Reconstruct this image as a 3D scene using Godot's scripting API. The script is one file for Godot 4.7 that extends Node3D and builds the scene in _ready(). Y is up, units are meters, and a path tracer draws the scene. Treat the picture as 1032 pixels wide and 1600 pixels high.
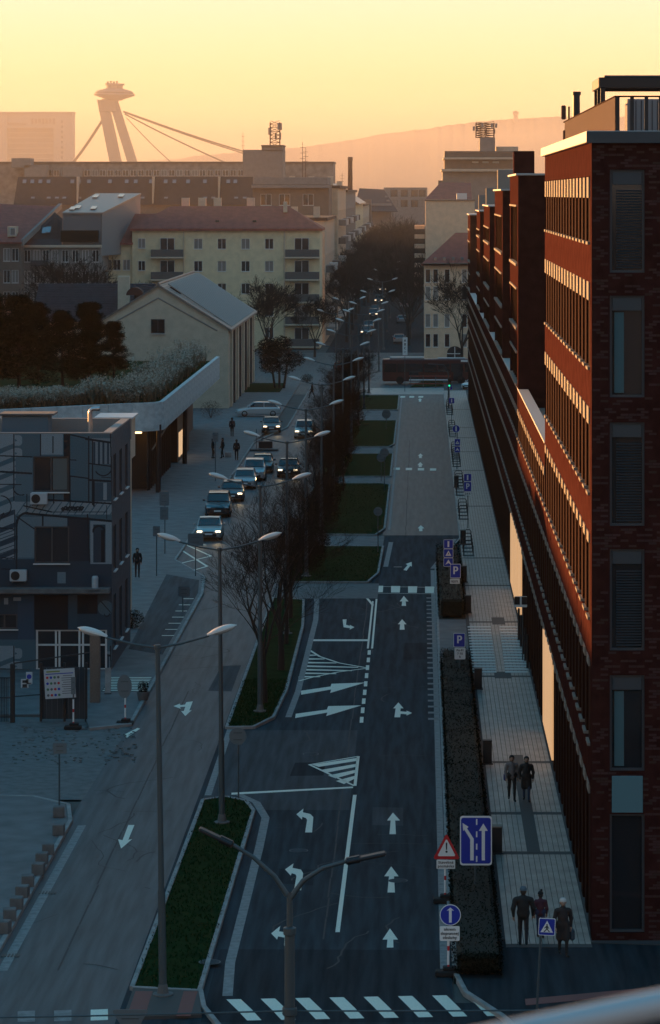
extends Node3D
# Street at sunset. Camera looks along -Z; photo pixel (x, y) at depth d lies at ((x-VX)*d/F, H-(y-VY)*d/F, -d).
const H := 23.3
const F := 5000.0
const VX := 658.0
const VY := 303.0
var M := {}
var tex := {}
var names := {}
var cache := {}
var rng := RandomNumberGenerator.new()

func gp(x: float, y: float, h := 0.0) -> Vector3:
	var d := (H - h) * F / (y - VY)
	return Vector3((x - VX) * d / F, h, -d)
func at(x: float, y: float, d: float) -> Vector3:
	return Vector3((x - VX) * d / F, H - (y - VY) * d / F, -d)
func P(x: float, y: float, d: float) -> Vector3:
	return Vector3(x, y, -d)

class MB:
	var v := PackedVector3Array()
	var n := PackedVector3Array()
	var uv := PackedVector2Array()
	var col := PackedColorArray()
	var cc := Color.WHITE
	var colored := false
	func vert(p: Vector3, nn: Vector3, t := Vector2.ZERO) -> void:
		v.push_back(p); n.push_back(nn); uv.push_back(t)
		if colored: col.push_back(cc)
	func tri(a: Vector3, b: Vector3, c: Vector3) -> void:
		var nn := (b - a).cross(c - a).normalized()
		vert(a, nn); vert(c, nn); vert(b, nn)
	func quad(a: Vector3, b: Vector3, c: Vector3, d: Vector3) -> void:
		var nn := (b - a).cross(d - a).normalized()
		if nn == Vector3.ZERO: nn = (b - a).cross(c - a).normalized()
		var t := [Vector2(0, 1), Vector2(1, 1), Vector2(1, 0), Vector2(0, 0)]
		vert(a, nn, t[0]); vert(c, nn, t[2]); vert(b, nn, t[1])
		vert(a, nn, t[0]); vert(d, nn, t[3]); vert(c, nn, t[2])
	func squad(p: Array, q: Array) -> void:
		vert(p[0], q[0]); vert(p[2], q[2]); vert(p[1], q[1])
		vert(p[0], q[0]); vert(p[3], q[3]); vert(p[2], q[2])
	func hexa(p: Array) -> void: # 8 corners: bottom 0-3 (ccw from above), top 4-7
		quad(p[3], p[2], p[1], p[0]); quad(p[4], p[5], p[6], p[7])
		for i in 4:
			var j := (i + 1) % 4
			quad(p[i], p[j], p[j + 4], p[i + 4])
	func box(c: Vector3, s: Vector3, b := Basis()) -> void:
		var p := []
		for y in [-0.5, 0.5]:
			for k in [[-0.5, 0.5], [0.5, 0.5], [0.5, -0.5], [-0.5, -0.5]]:
				p.push_back(c + b * Vector3(k[0] * s.x, y * s.y, k[1] * s.z))
		hexa(p)
	func bb(x0: float, x1: float, y0: float, y1: float, d0: float, d1: float) -> void: # d = depth in front of the camera
		box(Vector3((x0 + x1) / 2, (y0 + y1) / 2, -(d0 + d1) / 2), Vector3(absf(x1 - x0), absf(y1 - y0), absf(d1 - d0)))
	func bevel(c: Vector3, s: Vector3, r: float, b := Basis()) -> void: # box with chamfered edges
		var h := s / 2
		var f := func(x: float, y: float, z: float) -> Vector3: return c + b * Vector3(x, y, z)
		for ax in 3:
			for sg in [-1.0, 1.0]:
				var u := (ax + 1) % 3
				var w := (ax + 2) % 3
				var q := []
				for k in [[-1, -1], [1, -1], [1, 1], [-1, 1]]:
					var e := Vector3.ZERO
					e[ax] = sg * h[ax]; e[u] = k[0] * (h[u] - r); e[w] = k[1] * (h[w] - r)
					q.push_back(f.call(e.x, e.y, e.z))
				if sg > 0: quad(q[0], q[1], q[2], q[3])
				else: quad(q[3], q[2], q[1], q[0])
		for ax in 3: # edge chamfers along ax
			var u := (ax + 1) % 3
			var w := (ax + 2) % 3
			for k in [[-1, -1], [1, -1], [1, 1], [-1, 1]]:
				var q := []
				for t in [[-1, 0], [1, 0], [1, 1], [-1, 1]]:
					var e := Vector3.ZERO
					e[ax] = t[0] * (h[ax] - r)
					e[u] = k[0] * (h[u] - (r if t[1] == 0 else 0.0)); e[w] = k[1] * (h[w] - (0.0 if t[1] == 0 else r))
					q.push_back(f.call(e.x, e.y, e.z))
				var nn: Vector3 = (q[1] - q[0]).cross(q[3] - q[0])
				var out := Vector3.ZERO
				out[u] = k[0]; out[w] = k[1]
				if nn.dot(b * out) > 0: quad(q[0], q[1], q[2], q[3])
				else: quad(q[3], q[2], q[1], q[0])
	func slab(poly: PackedVector2Array, y0: float, y1: float, bottom := false) -> void: # poly in (x, z); walls and lid
		var ids := Geometry2D.triangulate_polygon(poly)
		for i in range(0, ids.size(), 3):
			var a := poly[ids[i]]; var b := poly[ids[i + 1]]; var c := poly[ids[i + 2]]
			if (b - a).cross(c - a) > 0:
				var t := b; b = c; c = t
			tri(Vector3(a.x, y1, a.y), Vector3(b.x, y1, b.y), Vector3(c.x, y1, c.y))
			if bottom: tri(Vector3(a.x, y0, a.y), Vector3(c.x, y0, c.y), Vector3(b.x, y0, b.y))
		if y1 - y0 < 0.0001: return
		var cw := Geometry2D.is_polygon_clockwise(poly)
		for i in poly.size():
			var a := poly[i]; var b := poly[(i + 1) % poly.size()]
			if not cw:
				var t := a; a = b; b = t
			quad(Vector3(a.x, y0, a.y), Vector3(b.x, y0, b.y), Vector3(b.x, y1, b.y), Vector3(a.x, y1, a.y))
	func plate(poly: PackedVector2Array, o: Vector3, u: Vector3, w: Vector3, t: float) -> void: # outline in the plane (u, w), thick t along u x w
		var nn := u.cross(w).normalized() * t
		var ids := Geometry2D.triangulate_polygon(poly)
		var f := func(p: Vector2) -> Vector3: return o + u * p.x + w * p.y
		for i in range(0, ids.size(), 3):
			var a := poly[ids[i]]; var b := poly[ids[i + 1]]; var c := poly[ids[i + 2]]
			if (b - a).cross(c - a) < 0:
				var k := b; b = c; c = k
			tri(f.call(a) + nn, f.call(b) + nn, f.call(c) + nn)
			tri(f.call(a), f.call(c), f.call(b))
		var cw := Geometry2D.is_polygon_clockwise(poly)
		for i in poly.size():
			var a := poly[i]; var b := poly[(i + 1) % poly.size()]
			if cw:
				var k := a; a = b; b = k
			quad(f.call(a), f.call(b), f.call(b) + nn, f.call(a) + nn)
	func tube(pts: Array, rad: Array, sides := 6, cap := true) -> void:
		var rings := []
		var nrm := []
		var ref := Vector3.UP
		if pts.size() > 1 and absf((pts[1] - pts[0]).normalized().y) > 0.9: ref = Vector3.RIGHT
		var u := Vector3.ZERO
		for i in pts.size():
			var t: Vector3 = (pts[mini(i + 1, pts.size() - 1)] - pts[maxi(i - 1, 0)]).normalized()
			u = (ref if i == 0 else u)
			u = (u - t * u.dot(t)).normalized()
			var w := t.cross(u)
			var r := []; var m := []
			for k in sides:
				var a := TAU * k / sides
				var e := u * cos(a) + w * sin(a)
				m.push_back(e); r.push_back(pts[i] + e * rad[i])
			rings.push_back(r); nrm.push_back(m)
		for i in pts.size() - 1:
			for k in sides:
				var j := (k + 1) % sides
				squad([rings[i][k], rings[i][j], rings[i + 1][j], rings[i + 1][k]], [nrm[i][k], nrm[i][j], nrm[i + 1][j], nrm[i + 1][k]])
		if cap:
			for k in range(1, sides - 1):
				tri(rings[0][0], rings[0][k + 1], rings[0][k])
				var e: Array = rings[-1]
				tri(e[0], e[k], e[k + 1])
	func bar(a: Vector3, b: Vector3, r: float, sides := 6) -> void:
		tube([a, b], [r, r], sides)
	func lathe(prof: Array, sides := 16, o := Vector3.ZERO) -> void: # prof: [radius, height] from the bottom up
		for i in prof.size() - 1:
			var s := Vector2(prof[i + 1][0] - prof[i][0], prof[i + 1][1] - prof[i][1])
			for k in sides:
				var p := []; var q := []
				for t in [[k, i], [k + 1, i], [k + 1, i + 1], [k, i + 1]]:
					var a: float = -TAU * t[0] / sides
					var e := Vector3(cos(a), 0, sin(a))
					p.push_back(o + e * prof[t[1]][0] + Vector3.UP * prof[t[1]][1])
					q.push_back((e * s.y + Vector3.UP * -s.x).normalized())
				squad(p, q)
	func ellipsoid(c: Vector3, s: Vector3, rows := 8, sides := 12) -> void:
		for i in rows:
			for k in sides:
				var p := []; var q := []
				for t in [[k, i], [k + 1, i], [k + 1, i + 1], [k, i + 1]]:
					var a: float = -TAU * t[0] / sides
					var b: float = PI * t[1] / rows - PI / 2
					var e := Vector3(cos(a) * cos(b), sin(b), sin(a) * cos(b))
					p.push_back(c + e * s); q.push_back((e / s).normalized())
				squad(p, q)
	func facade(o: Vector3, u: Vector3, w: float, h: float, rects: Array, reveal := 0.18) -> void: # wall with openings, outward = u x up
		var nn := u.cross(Vector3.UP)
		var xs := [0.0, w]; var ys := [0.0, h]
		for r in rects:
			for e in [r[0], r[0] + r[2]]:
				if not xs.has(e): xs.push_back(e)
			for e in [r[1], r[1] + r[3]]:
				if not ys.has(e): ys.push_back(e)
		xs.sort(); ys.sort()
		var f := func(x: float, y: float) -> Vector3: return o + u * x + Vector3.UP * y
		for i in xs.size() - 1:
			for j in ys.size() - 1:
				var mx: float = (xs[i] + xs[i + 1]) / 2; var my: float = (ys[j] + ys[j + 1]) / 2
				var hole := false
				for r in rects:
					if mx > r[0] and mx < r[0] + r[2] and my > r[1] and my < r[1] + r[3]: hole = true; break
				if not hole: quad(f.call(xs[i], ys[j]), f.call(xs[i + 1], ys[j]), f.call(xs[i + 1], ys[j + 1]), f.call(xs[i], ys[j + 1]))
		for r in rects:
			var a: Vector3 = f.call(r[0], r[1]); var b: Vector3 = f.call(r[0] + r[2], r[1]); var c: Vector3 = f.call(r[0] + r[2], r[1] + r[3]); var d: Vector3 = f.call(r[0], r[1] + r[3])
			var k := -nn * reveal
			quad(a, a + k, b + k, b); quad(b, b + k, c + k, c); quad(c, c + k, d + k, d); quad(d, d + k, a + k, a)
	func mesh() -> ArrayMesh:
		var a := []
		a.resize(Mesh.ARRAY_MAX)
		a[Mesh.ARRAY_VERTEX] = v; a[Mesh.ARRAY_NORMAL] = n; a[Mesh.ARRAY_TEX_UV] = uv
		if colored: a[Mesh.ARRAY_COLOR] = col
		var m := ArrayMesh.new()
		m.add_surface_from_arrays(Mesh.PRIMITIVE_TRIANGLES, a)
		return m

func numbered(called: String) -> String:
	if not names.has(called):
		names[called] = 0
		return called
	names[called] += 1
	return "%s_%03d" % [called, names[called]]
func tag(o: Node, label: String, category: String, group := "") -> Node:
	o.set_meta("label", label); o.set_meta("category", category)
	if group != "": o.set_meta("group", group)
	return o
func thing(called: String, label: String, category: String, pos := Vector3.ZERO, group := "", turn := 0.0) -> Node3D:
	var o := Node3D.new()
	o.name = numbered(called)
	add_child(o)
	o.position = pos; o.rotation.y = turn
	tag(o, label, category, group)
	return o
func part(called: String, m, material: Material, parent: Node, xf := Transform3D()) -> MeshInstance3D:
	var o := MeshInstance3D.new()
	o.mesh = m.mesh() if m is MB else m
	o.name = called
	o.material_override = material
	o.transform = xf
	parent.add_child(o, true)
	return o
func single(called: String, m, material: Material, label: String, category: String, group := "", pos := Vector3.ZERO) -> MeshInstance3D:
	var o := MeshInstance3D.new()
	o.mesh = m.mesh() if m is MB else m
	o.name = numbered(called)
	o.material_override = material
	add_child(o)
	o.position = pos
	tag(o, label, category, group)
	return o
func struct(called: String, m, material: Material, parent: Node = self) -> MeshInstance3D:
	var o := MeshInstance3D.new()
	o.mesh = m.mesh() if m is MB else m
	o.name = numbered(called) if parent == self else called
	o.material_override = material
	parent.add_child(o, true)
	if parent == self: o.set_meta("kind", "structure")
	return o
func stuff(o: Node) -> Node:
	o.set_meta("kind", "stuff")
	return o
func copy(o: Node3D, pos: Vector3, turn: float, label: String, group := "") -> Node3D:
	var c: Node3D = o.duplicate()
	var base := String(o.name)
	if base.length() > 4 and base[-4] == "_" and base.right(3).is_valid_int(): base = base.left(-4)
	c.name = numbered(base)
	add_child(c)
	c.position = pos; c.rotation.y = turn
	c.set_meta("label", label)
	if group != "": c.set_meta("group", group)
	return c

# ---- materials: colours given as linear base colours ----
func noise_tex(key: String, freq: float, lo: float, hi: float, octaves := 4, size := 512, stretch := 1.0) -> ImageTexture:
	if tex.has(key): return tex[key]
	var fn := FastNoiseLite.new()
	fn.seed = key.hash() % 10000
	fn.frequency = freq; fn.fractal_octaves = octaves
	fn.noise_type = FastNoiseLite.TYPE_SIMPLEX_SMOOTH
	var src := fn.get_seamless_image(size, size)
	var im := Image.create_empty(size, size, false, Image.FORMAT_RGB8)
	for y in size:
		for x in size:
			var t := src.get_pixel(x, int(y * stretch) % size).r
			var k := lerpf(lo, hi, t)
			im.set_pixel(x, y, Color(k, k, k).linear_to_srgb())
	tex[key] = ImageTexture.create_from_image(im)
	return tex[key]
func mat(key: String, c: Color, rough := 0.8, metal := 0.0, grain := "", size := 1.0, over := "", over_size := 7.0, spec := 0.5) -> StandardMaterial3D:
	if M.has(key): return M[key]
	var m := StandardMaterial3D.new()
	var k := (1.25 if grain != "" else 1.0) * (1.0 if over == "" else 1.1 if over == "soft" else 1.3) # the grain textures average below one
	m.albedo_color = Color(minf(c.r * k, 1.0), minf(c.g * k, 1.0), minf(c.b * k, 1.0)).linear_to_srgb()
	m.roughness = rough; m.metallic = metal; m.metallic_specular = spec
	if grain != "":
		m.albedo_texture = tex[grain]
		m.uv1_triplanar = true; m.uv1_world_triplanar = true
		m.uv1_scale = Vector3.ONE / size
	if over != "":
		m.detail_enabled = true
		m.detail_albedo = tex[over]
		m.detail_blend_mode = BaseMaterial3D.BLEND_MODE_MUL
		m.detail_uv_layer = BaseMaterial3D.DETAIL_UV_2
		m.uv2_triplanar = true; m.uv2_world_triplanar = true
		m.uv2_scale = Vector3.ONE / over_size
		if over == "streak": m.uv2_scale = Vector3(1 / 4.5, 1 / 4.5, 1 / 70.0) # wheel tracks run along the street
	M[key] = m
	return m
func glow(key: String, c: Color, e: float, base := Color(0.6, 0.6, 0.6)) -> StandardMaterial3D:
	if M.has(key): return M[key]
	var m := StandardMaterial3D.new()
	m.albedo_color = base.linear_to_srgb()
	m.emission_enabled = true
	m.emission = c.linear_to_srgb()
	m.emission_energy_multiplier = e
	M[key] = m
	return m
func tinted(key: String, rough := 0.8) -> StandardMaterial3D: # vertex colours are the base colour
	if M.has(key): return M[key]
	var m := StandardMaterial3D.new()
	m.vertex_color_use_as_albedo = true
	m.roughness = rough
	M[key] = m
	return m
func materials() -> void:
	noise_tex("fine", 0.05, 0.6, 1.0)
	noise_tex("coarse", 0.012, 0.5, 1.0, 5)
	noise_tex("soft", 0.015, 0.8, 1.0, 4)
	noise_tex("streak", 0.02, 0.4, 1.0, 4)
	noise_tex("patch", 0.008, 0.6, 1.0, 3)
	noise_tex("rows", 0.03, 0.5, 1.0, 4, 512, 4.0)
	mat("asphalt_new", Color(0.037, 0.052, 0.061), 0.85, 0, "fine", 1.3, "streak", 20.0, 0.15)
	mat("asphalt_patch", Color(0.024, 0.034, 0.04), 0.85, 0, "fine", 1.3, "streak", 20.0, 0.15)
	mat("asphalt_old", Color(0.072, 0.07, 0.067), 0.6, 0, "fine", 1.5, "streak", 20.0, 0.45)
	mat("asphalt_left", Color(0.07, 0.076, 0.082), 0.62, 0, "fine", 1.4, "streak", 20.0, 0.4)
	mat("asphalt_mid", Color(0.05, 0.062, 0.07), 0.8, 0, "fine", 1.3, "streak", 20.0, 0.25)
	mat("ground", Color(0.07, 0.068, 0.062), 0.9, 0, "coarse", 30.0)
	mat("paving", Color(0.27, 0.225, 0.19), 0.5, 0, "fine", 0.9, "coarse", 6.0, 0.7)
	mat("paving_joint", Color(0.05, 0.05, 0.05), 0.95, 0, "fine", 1.0)
	mat("paving_dark", Color(0.055, 0.052, 0.05), 0.8, 0, "fine", 0.8)
	mat("pavement_left", Color(0.12, 0.12, 0.12), 0.75, 0, "fine", 1.2, "coarse", 9.0)
	mat("kerb", Color(0.24, 0.235, 0.225), 0.75, 0, "fine", 0.7, "coarse", 5.0)
	mat("concrete", Color(0.3, 0.29, 0.28), 0.8, 0, "fine", 0.8, "coarse", 4.0)
	mat("concrete_pale", Color(0.62, 0.6, 0.57), 0.8, 0, "fine", 0.8, "coarse", 4.0)
	mat("concrete_dark", Color(0.12, 0.118, 0.115), 0.85, 0, "fine", 0.8, "coarse", 4.0)
	mat("paint", Color(0.85, 0.73, 0.6), 0.55, 0, "fine", 0.5, "soft", 0.8)
	mat("paint_worn", Color(0.2, 0.2, 0.195), 0.7, 0, "fine", 0.5, "coarse", 2.2)
	mat("red_tile", Color(0.2, 0.06, 0.05), 0.8, 0, "fine", 0.6)
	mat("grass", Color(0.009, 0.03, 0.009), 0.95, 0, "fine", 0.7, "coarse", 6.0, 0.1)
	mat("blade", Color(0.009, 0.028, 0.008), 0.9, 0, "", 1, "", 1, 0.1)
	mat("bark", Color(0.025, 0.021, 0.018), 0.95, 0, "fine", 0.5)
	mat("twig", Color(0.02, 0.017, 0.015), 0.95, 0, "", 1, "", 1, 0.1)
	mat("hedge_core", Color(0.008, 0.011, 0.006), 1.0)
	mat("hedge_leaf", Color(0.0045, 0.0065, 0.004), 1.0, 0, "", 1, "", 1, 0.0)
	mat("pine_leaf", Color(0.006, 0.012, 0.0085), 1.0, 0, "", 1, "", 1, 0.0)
	mat("plume", Color(0.42, 0.33, 0.25), 0.95)
	mat("plume_stem", Color(0.16, 0.13, 0.085), 0.95)
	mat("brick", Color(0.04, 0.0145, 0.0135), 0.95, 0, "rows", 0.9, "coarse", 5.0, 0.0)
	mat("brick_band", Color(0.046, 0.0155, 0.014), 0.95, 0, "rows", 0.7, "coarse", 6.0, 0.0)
	mat("bronze", Color(0.022, 0.008, 0.006), 0.9, 0.0, "", 1, "", 1, 0.1)
	mat("light_metal", Color(0.24, 0.21, 0.18), 0.8, 0.0, "", 1, "", 1, 0.15)
	mat("coping", Color(0.4, 0.38, 0.35), 0.5, 0.1)
	mat("blue_metal", Color(0.045, 0.062, 0.075), 0.5, 0.3)
	mat("dark_metal", Color(0.02, 0.021, 0.023), 0.5, 0.3)
	mat("black", Color(0.012, 0.012, 0.013), 0.6)
	mat("galv", Color(0.06, 0.085, 0.095), 0.5, 0.3, "fine", 0.4)
	mat("lamp_white", Color(0.6, 0.58, 0.54), 0.35)
	mat("lamp_glass", Color(0.42, 0.42, 0.4), 0.2)
	mat("glass", Color(0.014, 0.018, 0.022), 0.06, 0.0, "", 1, "", 1, 0.6)
	mat("drawn_blind", Color(0.22, 0.2, 0.18), 0.8)
	mat("curtain", Color(0.4, 0.38, 0.35), 0.9)
	mat("frame_white", Color(0.62, 0.6, 0.57), 0.6)
	mat("frame_dark", Color(0.05, 0.05, 0.052), 0.6)
	mat("rubber", Color(0.012, 0.012, 0.012), 0.9)
	mat("sign_blue", Color(0.005, 0.03, 0.34), 0.4)
	mat("sign_white", Color(0.75, 0.75, 0.73), 0.45)
	mat("sign_red", Color(0.5, 0.012, 0.02), 0.4)
	mat("sign_back", Color(0.13, 0.17, 0.19), 0.5, 0.4)
	mat("yellow_wall", Color(0.88, 0.6, 0.38), 0.9, 0, "fine", 2.0, "soft", 9.0)
	mat("yellow_pale", Color(0.68, 0.5, 0.34), 0.9, 0, "fine", 2.0, "soft", 9.0)
	mat("cream_wall", Color(0.56, 0.45, 0.33), 0.9, 0, "fine", 2.0, "soft", 9.0)
	mat("grey_wall", Color(0.24, 0.22, 0.2), 0.9, 0, "fine", 2.0, "soft", 9.0)
	mat("brown_wall", Color(0.19, 0.14, 0.11), 0.9, 0, "fine", 2.0, "soft", 9.0)
	mat("roof_red", Color(0.3, 0.075, 0.05), 0.85, 0, "rows", 3.0, "coarse", 8.0)
	mat("roof_dark", Color(0.035, 0.028, 0.028), 0.8, 0, "rows", 3.0, "coarse", 8.0)
	mat("roof_blue", Color(0.055, 0.06, 0.075), 0.7, 0, "rows", 3.0, "coarse", 8.0)
	mat("roof_metal", Color(0.2, 0.19, 0.18), 0.35, 0.4, "fine", 3.0)
	mat("tile_clay", Color(0.17, 0.14, 0.12), 0.5, 0, "fine", 1.0, "coarse", 5.0)
	mat("skylight", Color(0.3, 0.3, 0.3), 0.08, 0.6)
	mat("hill", Color(0.05, 0.055, 0.04), 1.0)
	mat("water", Color(0.02, 0.03, 0.035), 0.1)
	mat("rust", Color(0.07, 0.024, 0.017), 0.8)
func sky_image() -> Image:
	# height in degrees -> linear colour towards the sunset and away from it
	var el := [-90.0, -4.0, 0.0, 1.0, 2.0, 3.6, 7.0, 13.0, 25.0, 45.0, 90.0]
	var warm := [Color(0.020, 0.020, 0.020), Color(0.079, 0.053, 0.040), Color(0.660, 0.304, 0.139), Color(0.673, 0.396, 0.168), Color(0.581, 0.317, 0.149), Color(0.502, 0.284, 0.188), Color(0.396, 0.277, 0.191), Color(0.152, 0.172, 0.165), Color(0.046, 0.106, 0.145), Color(0.018, 0.092, 0.158), Color(0.013, 0.083, 0.152)]
	var cool := [Color(0.020, 0.020, 0.020), Color(0.046, 0.040, 0.040), Color(0.172, 0.142, 0.125), Color(0.172, 0.142, 0.125), Color(0.165, 0.139, 0.125), Color(0.158, 0.139, 0.125), Color(0.145, 0.132, 0.125), Color(0.112, 0.119, 0.122), Color(0.063, 0.099, 0.135), Color(0.023, 0.089, 0.152), Color(0.013, 0.083, 0.152)]
	var w := 1024; var h := 1024
	var im := Image.create_empty(w, h, false, Image.FORMAT_RGBF)
	for y in h:
		var e := 90.0 - (y + 0.5) / h * 180.0
		var k := 0
		while k < el.size() - 2 and e > el[k + 1]: k += 1
		var t: float = clampf((e - el[k]) / (el[k + 1] - el[k]), 0, 1)
		var a: Color = warm[k].lerp(warm[k + 1], t)
		var b: Color = cool[k].lerp(cool[k + 1], t)
		for x in w:
			# the first column looks along -Z, the next ones turn to the right
			var az := (x + 0.5) / w * TAU + deg_to_rad(SUN_AZ)
			var s := 0.5 + 0.5 * cos(az)
			im.set_pixel(x, y, b.lerp(a, smoothstep(0.12, 0.8, s)))
	return im

const SUN_AZ := 50.0 # degrees to the left of the street axis
const SUN_EL := 4.5
func view_and_light() -> void:
	var cam := Camera3D.new()
	cam.name = "camera"
	var at_ := CameraAttributesPhysical.new()
	at_.frustum_focal_length = 116.0
	at_.frustum_focus_distance = 170.0
	at_.exposure_aperture = 8.0
	at_.frustum_near = 0.5
	at_.frustum_far = 14000.0
	cam.attributes = at_
	add_child(cam)
	cam.position = Vector3(0, H, 0)
	var near := 0.5
	cam.set_frustum(1600.0 / F * near, Vector2((516.0 - VX) / F * near, -(800.0 - VY) / F * near), near, 14000.0)
	cam.current = true
	var env := Environment.new()
	env.background_mode = Environment.BG_SKY
	var sky := Sky.new()
	var pan := PanoramaSkyMaterial.new()
	pan.panorama = ImageTexture.create_from_image(sky_image())
	sky.sky_material = pan
	env.sky = sky
	env.tonemap_mode = Environment.TONE_MAPPER_LINEAR
	env.tonemap_exposure = 3.65
	env.volumetric_fog_enabled = true # evening haze, scattering forwards as fine mist does
	env.volumetric_fog_density = 0.00005
	env.volumetric_fog_albedo = Color(1.0, 0.92, 0.84)
	env.volumetric_fog_anisotropy = 0.88
	env.sdfgi_enabled = true; env.ssao_enabled = true; env.ssil_enabled = true
	var we := WorldEnvironment.new()
	we.environment = env
	we.name = "world"
	add_child(we)
	var sun := DirectionalLight3D.new()
	sun.name = "sun"
	sun.light_energy = 1.6
	sun.light_color = Color(1.0, 0.72, 0.43)
	sun.light_angular_distance = 0.6
	sun.shadow_enabled = true
	add_child(sun)
	var a := deg_to_rad(SUN_AZ); var e := deg_to_rad(SUN_EL)
	var to_sun := Vector3(-sin(a) * cos(e), sin(e), -cos(a) * cos(e))
	sun.look_at_from_position(Vector3.ZERO, -to_sun)
	# river mist: thin over the old town, denser beyond it
	for q in [[300.0, 598.0, 0.0002, 60.0], [601.0, 1098.0, 0.00016, 80.0], [1102.0, 4450.0, 0.0005, 105.0]]:
		var f := FogVolume.new()
		f.name = numbered("mist_bank")
		f.set_meta("kind", "structure")
		f.shape = RenderingServer.FOG_VOLUME_SHAPE_BOX
		f.size = Vector3(2300, q[3], q[1] - q[0])
		f.position = Vector3(0, q[3] / 2 - 1, -(q[0] + q[1]) / 2)
		var fm := FogMaterial.new()
		fm.density = q[2]
		fm.albedo = Color(0.98, 0.94, 0.9)
		f.material = fm
		add_child(f)

func _ready() -> void:
	rng.seed = 7
	view_and_light()
	materials()
	ground_and_roads()
	markings()
	right_side()
	left_side()
	far_buildings()
	skyline()
	plants()
	street_lamps()
	signs()
	vehicles()
	people()
	small_things()

func rect(x0: float, x1: float, d0: float, d1: float) -> PackedVector2Array:
	return PackedVector2Array([Vector2(x0, -d0), Vector2(x1, -d0), Vector2(x1, -d1), Vector2(x0, -d1)])
func poly(a: Array) -> PackedVector2Array: # [x, depth] pairs
	var p := PackedVector2Array()
	for k in a: p.push_back(Vector2(k[0], -k[1]))
	return p
func sheet(p: PackedVector2Array, y: float) -> MB:
	var m := MB.new()
	m.slab(p, y, y)
	return m
func kerb_line(pts: Array, w: float, y0: float, y1: float, called := "kerb", parent: Node = null) -> void: # a kerb of separate stones along [x, depth] points
	var holder: Node
	if parent == null:
		holder = Node3D.new()
		holder.name = numbered("kerb")
		holder.set_meta("kind", "structure")
		add_child(holder)
	else: holder = parent
	for i in pts.size() - 1:
		var a := Vector3(pts[i][0], 0, -pts[i][1]); var b := Vector3(pts[i + 1][0], 0, -pts[i + 1][1])
		var l := a.distance_to(b)
		var n := maxi(1, int(round(l / 2.0)))
		for k in n:
			var p := a.lerp(b, (k + 0.5) / n)
			var m := MB.new()
			var y := y1 + rng.randf_range(-0.006, 0.006)
			m.bevel(Vector3.ZERO, Vector3(w + rng.randf_range(-0.01, 0.01), y - y0, l / n - 0.014), 0.015)
			var o := part("kerb_stone", m, M.kerb, holder)
			o.position = p + Vector3(0, (y + y0) / 2, 0)
			o.rotation.y = atan2(b.x - a.x, b.z - a.z)

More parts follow.
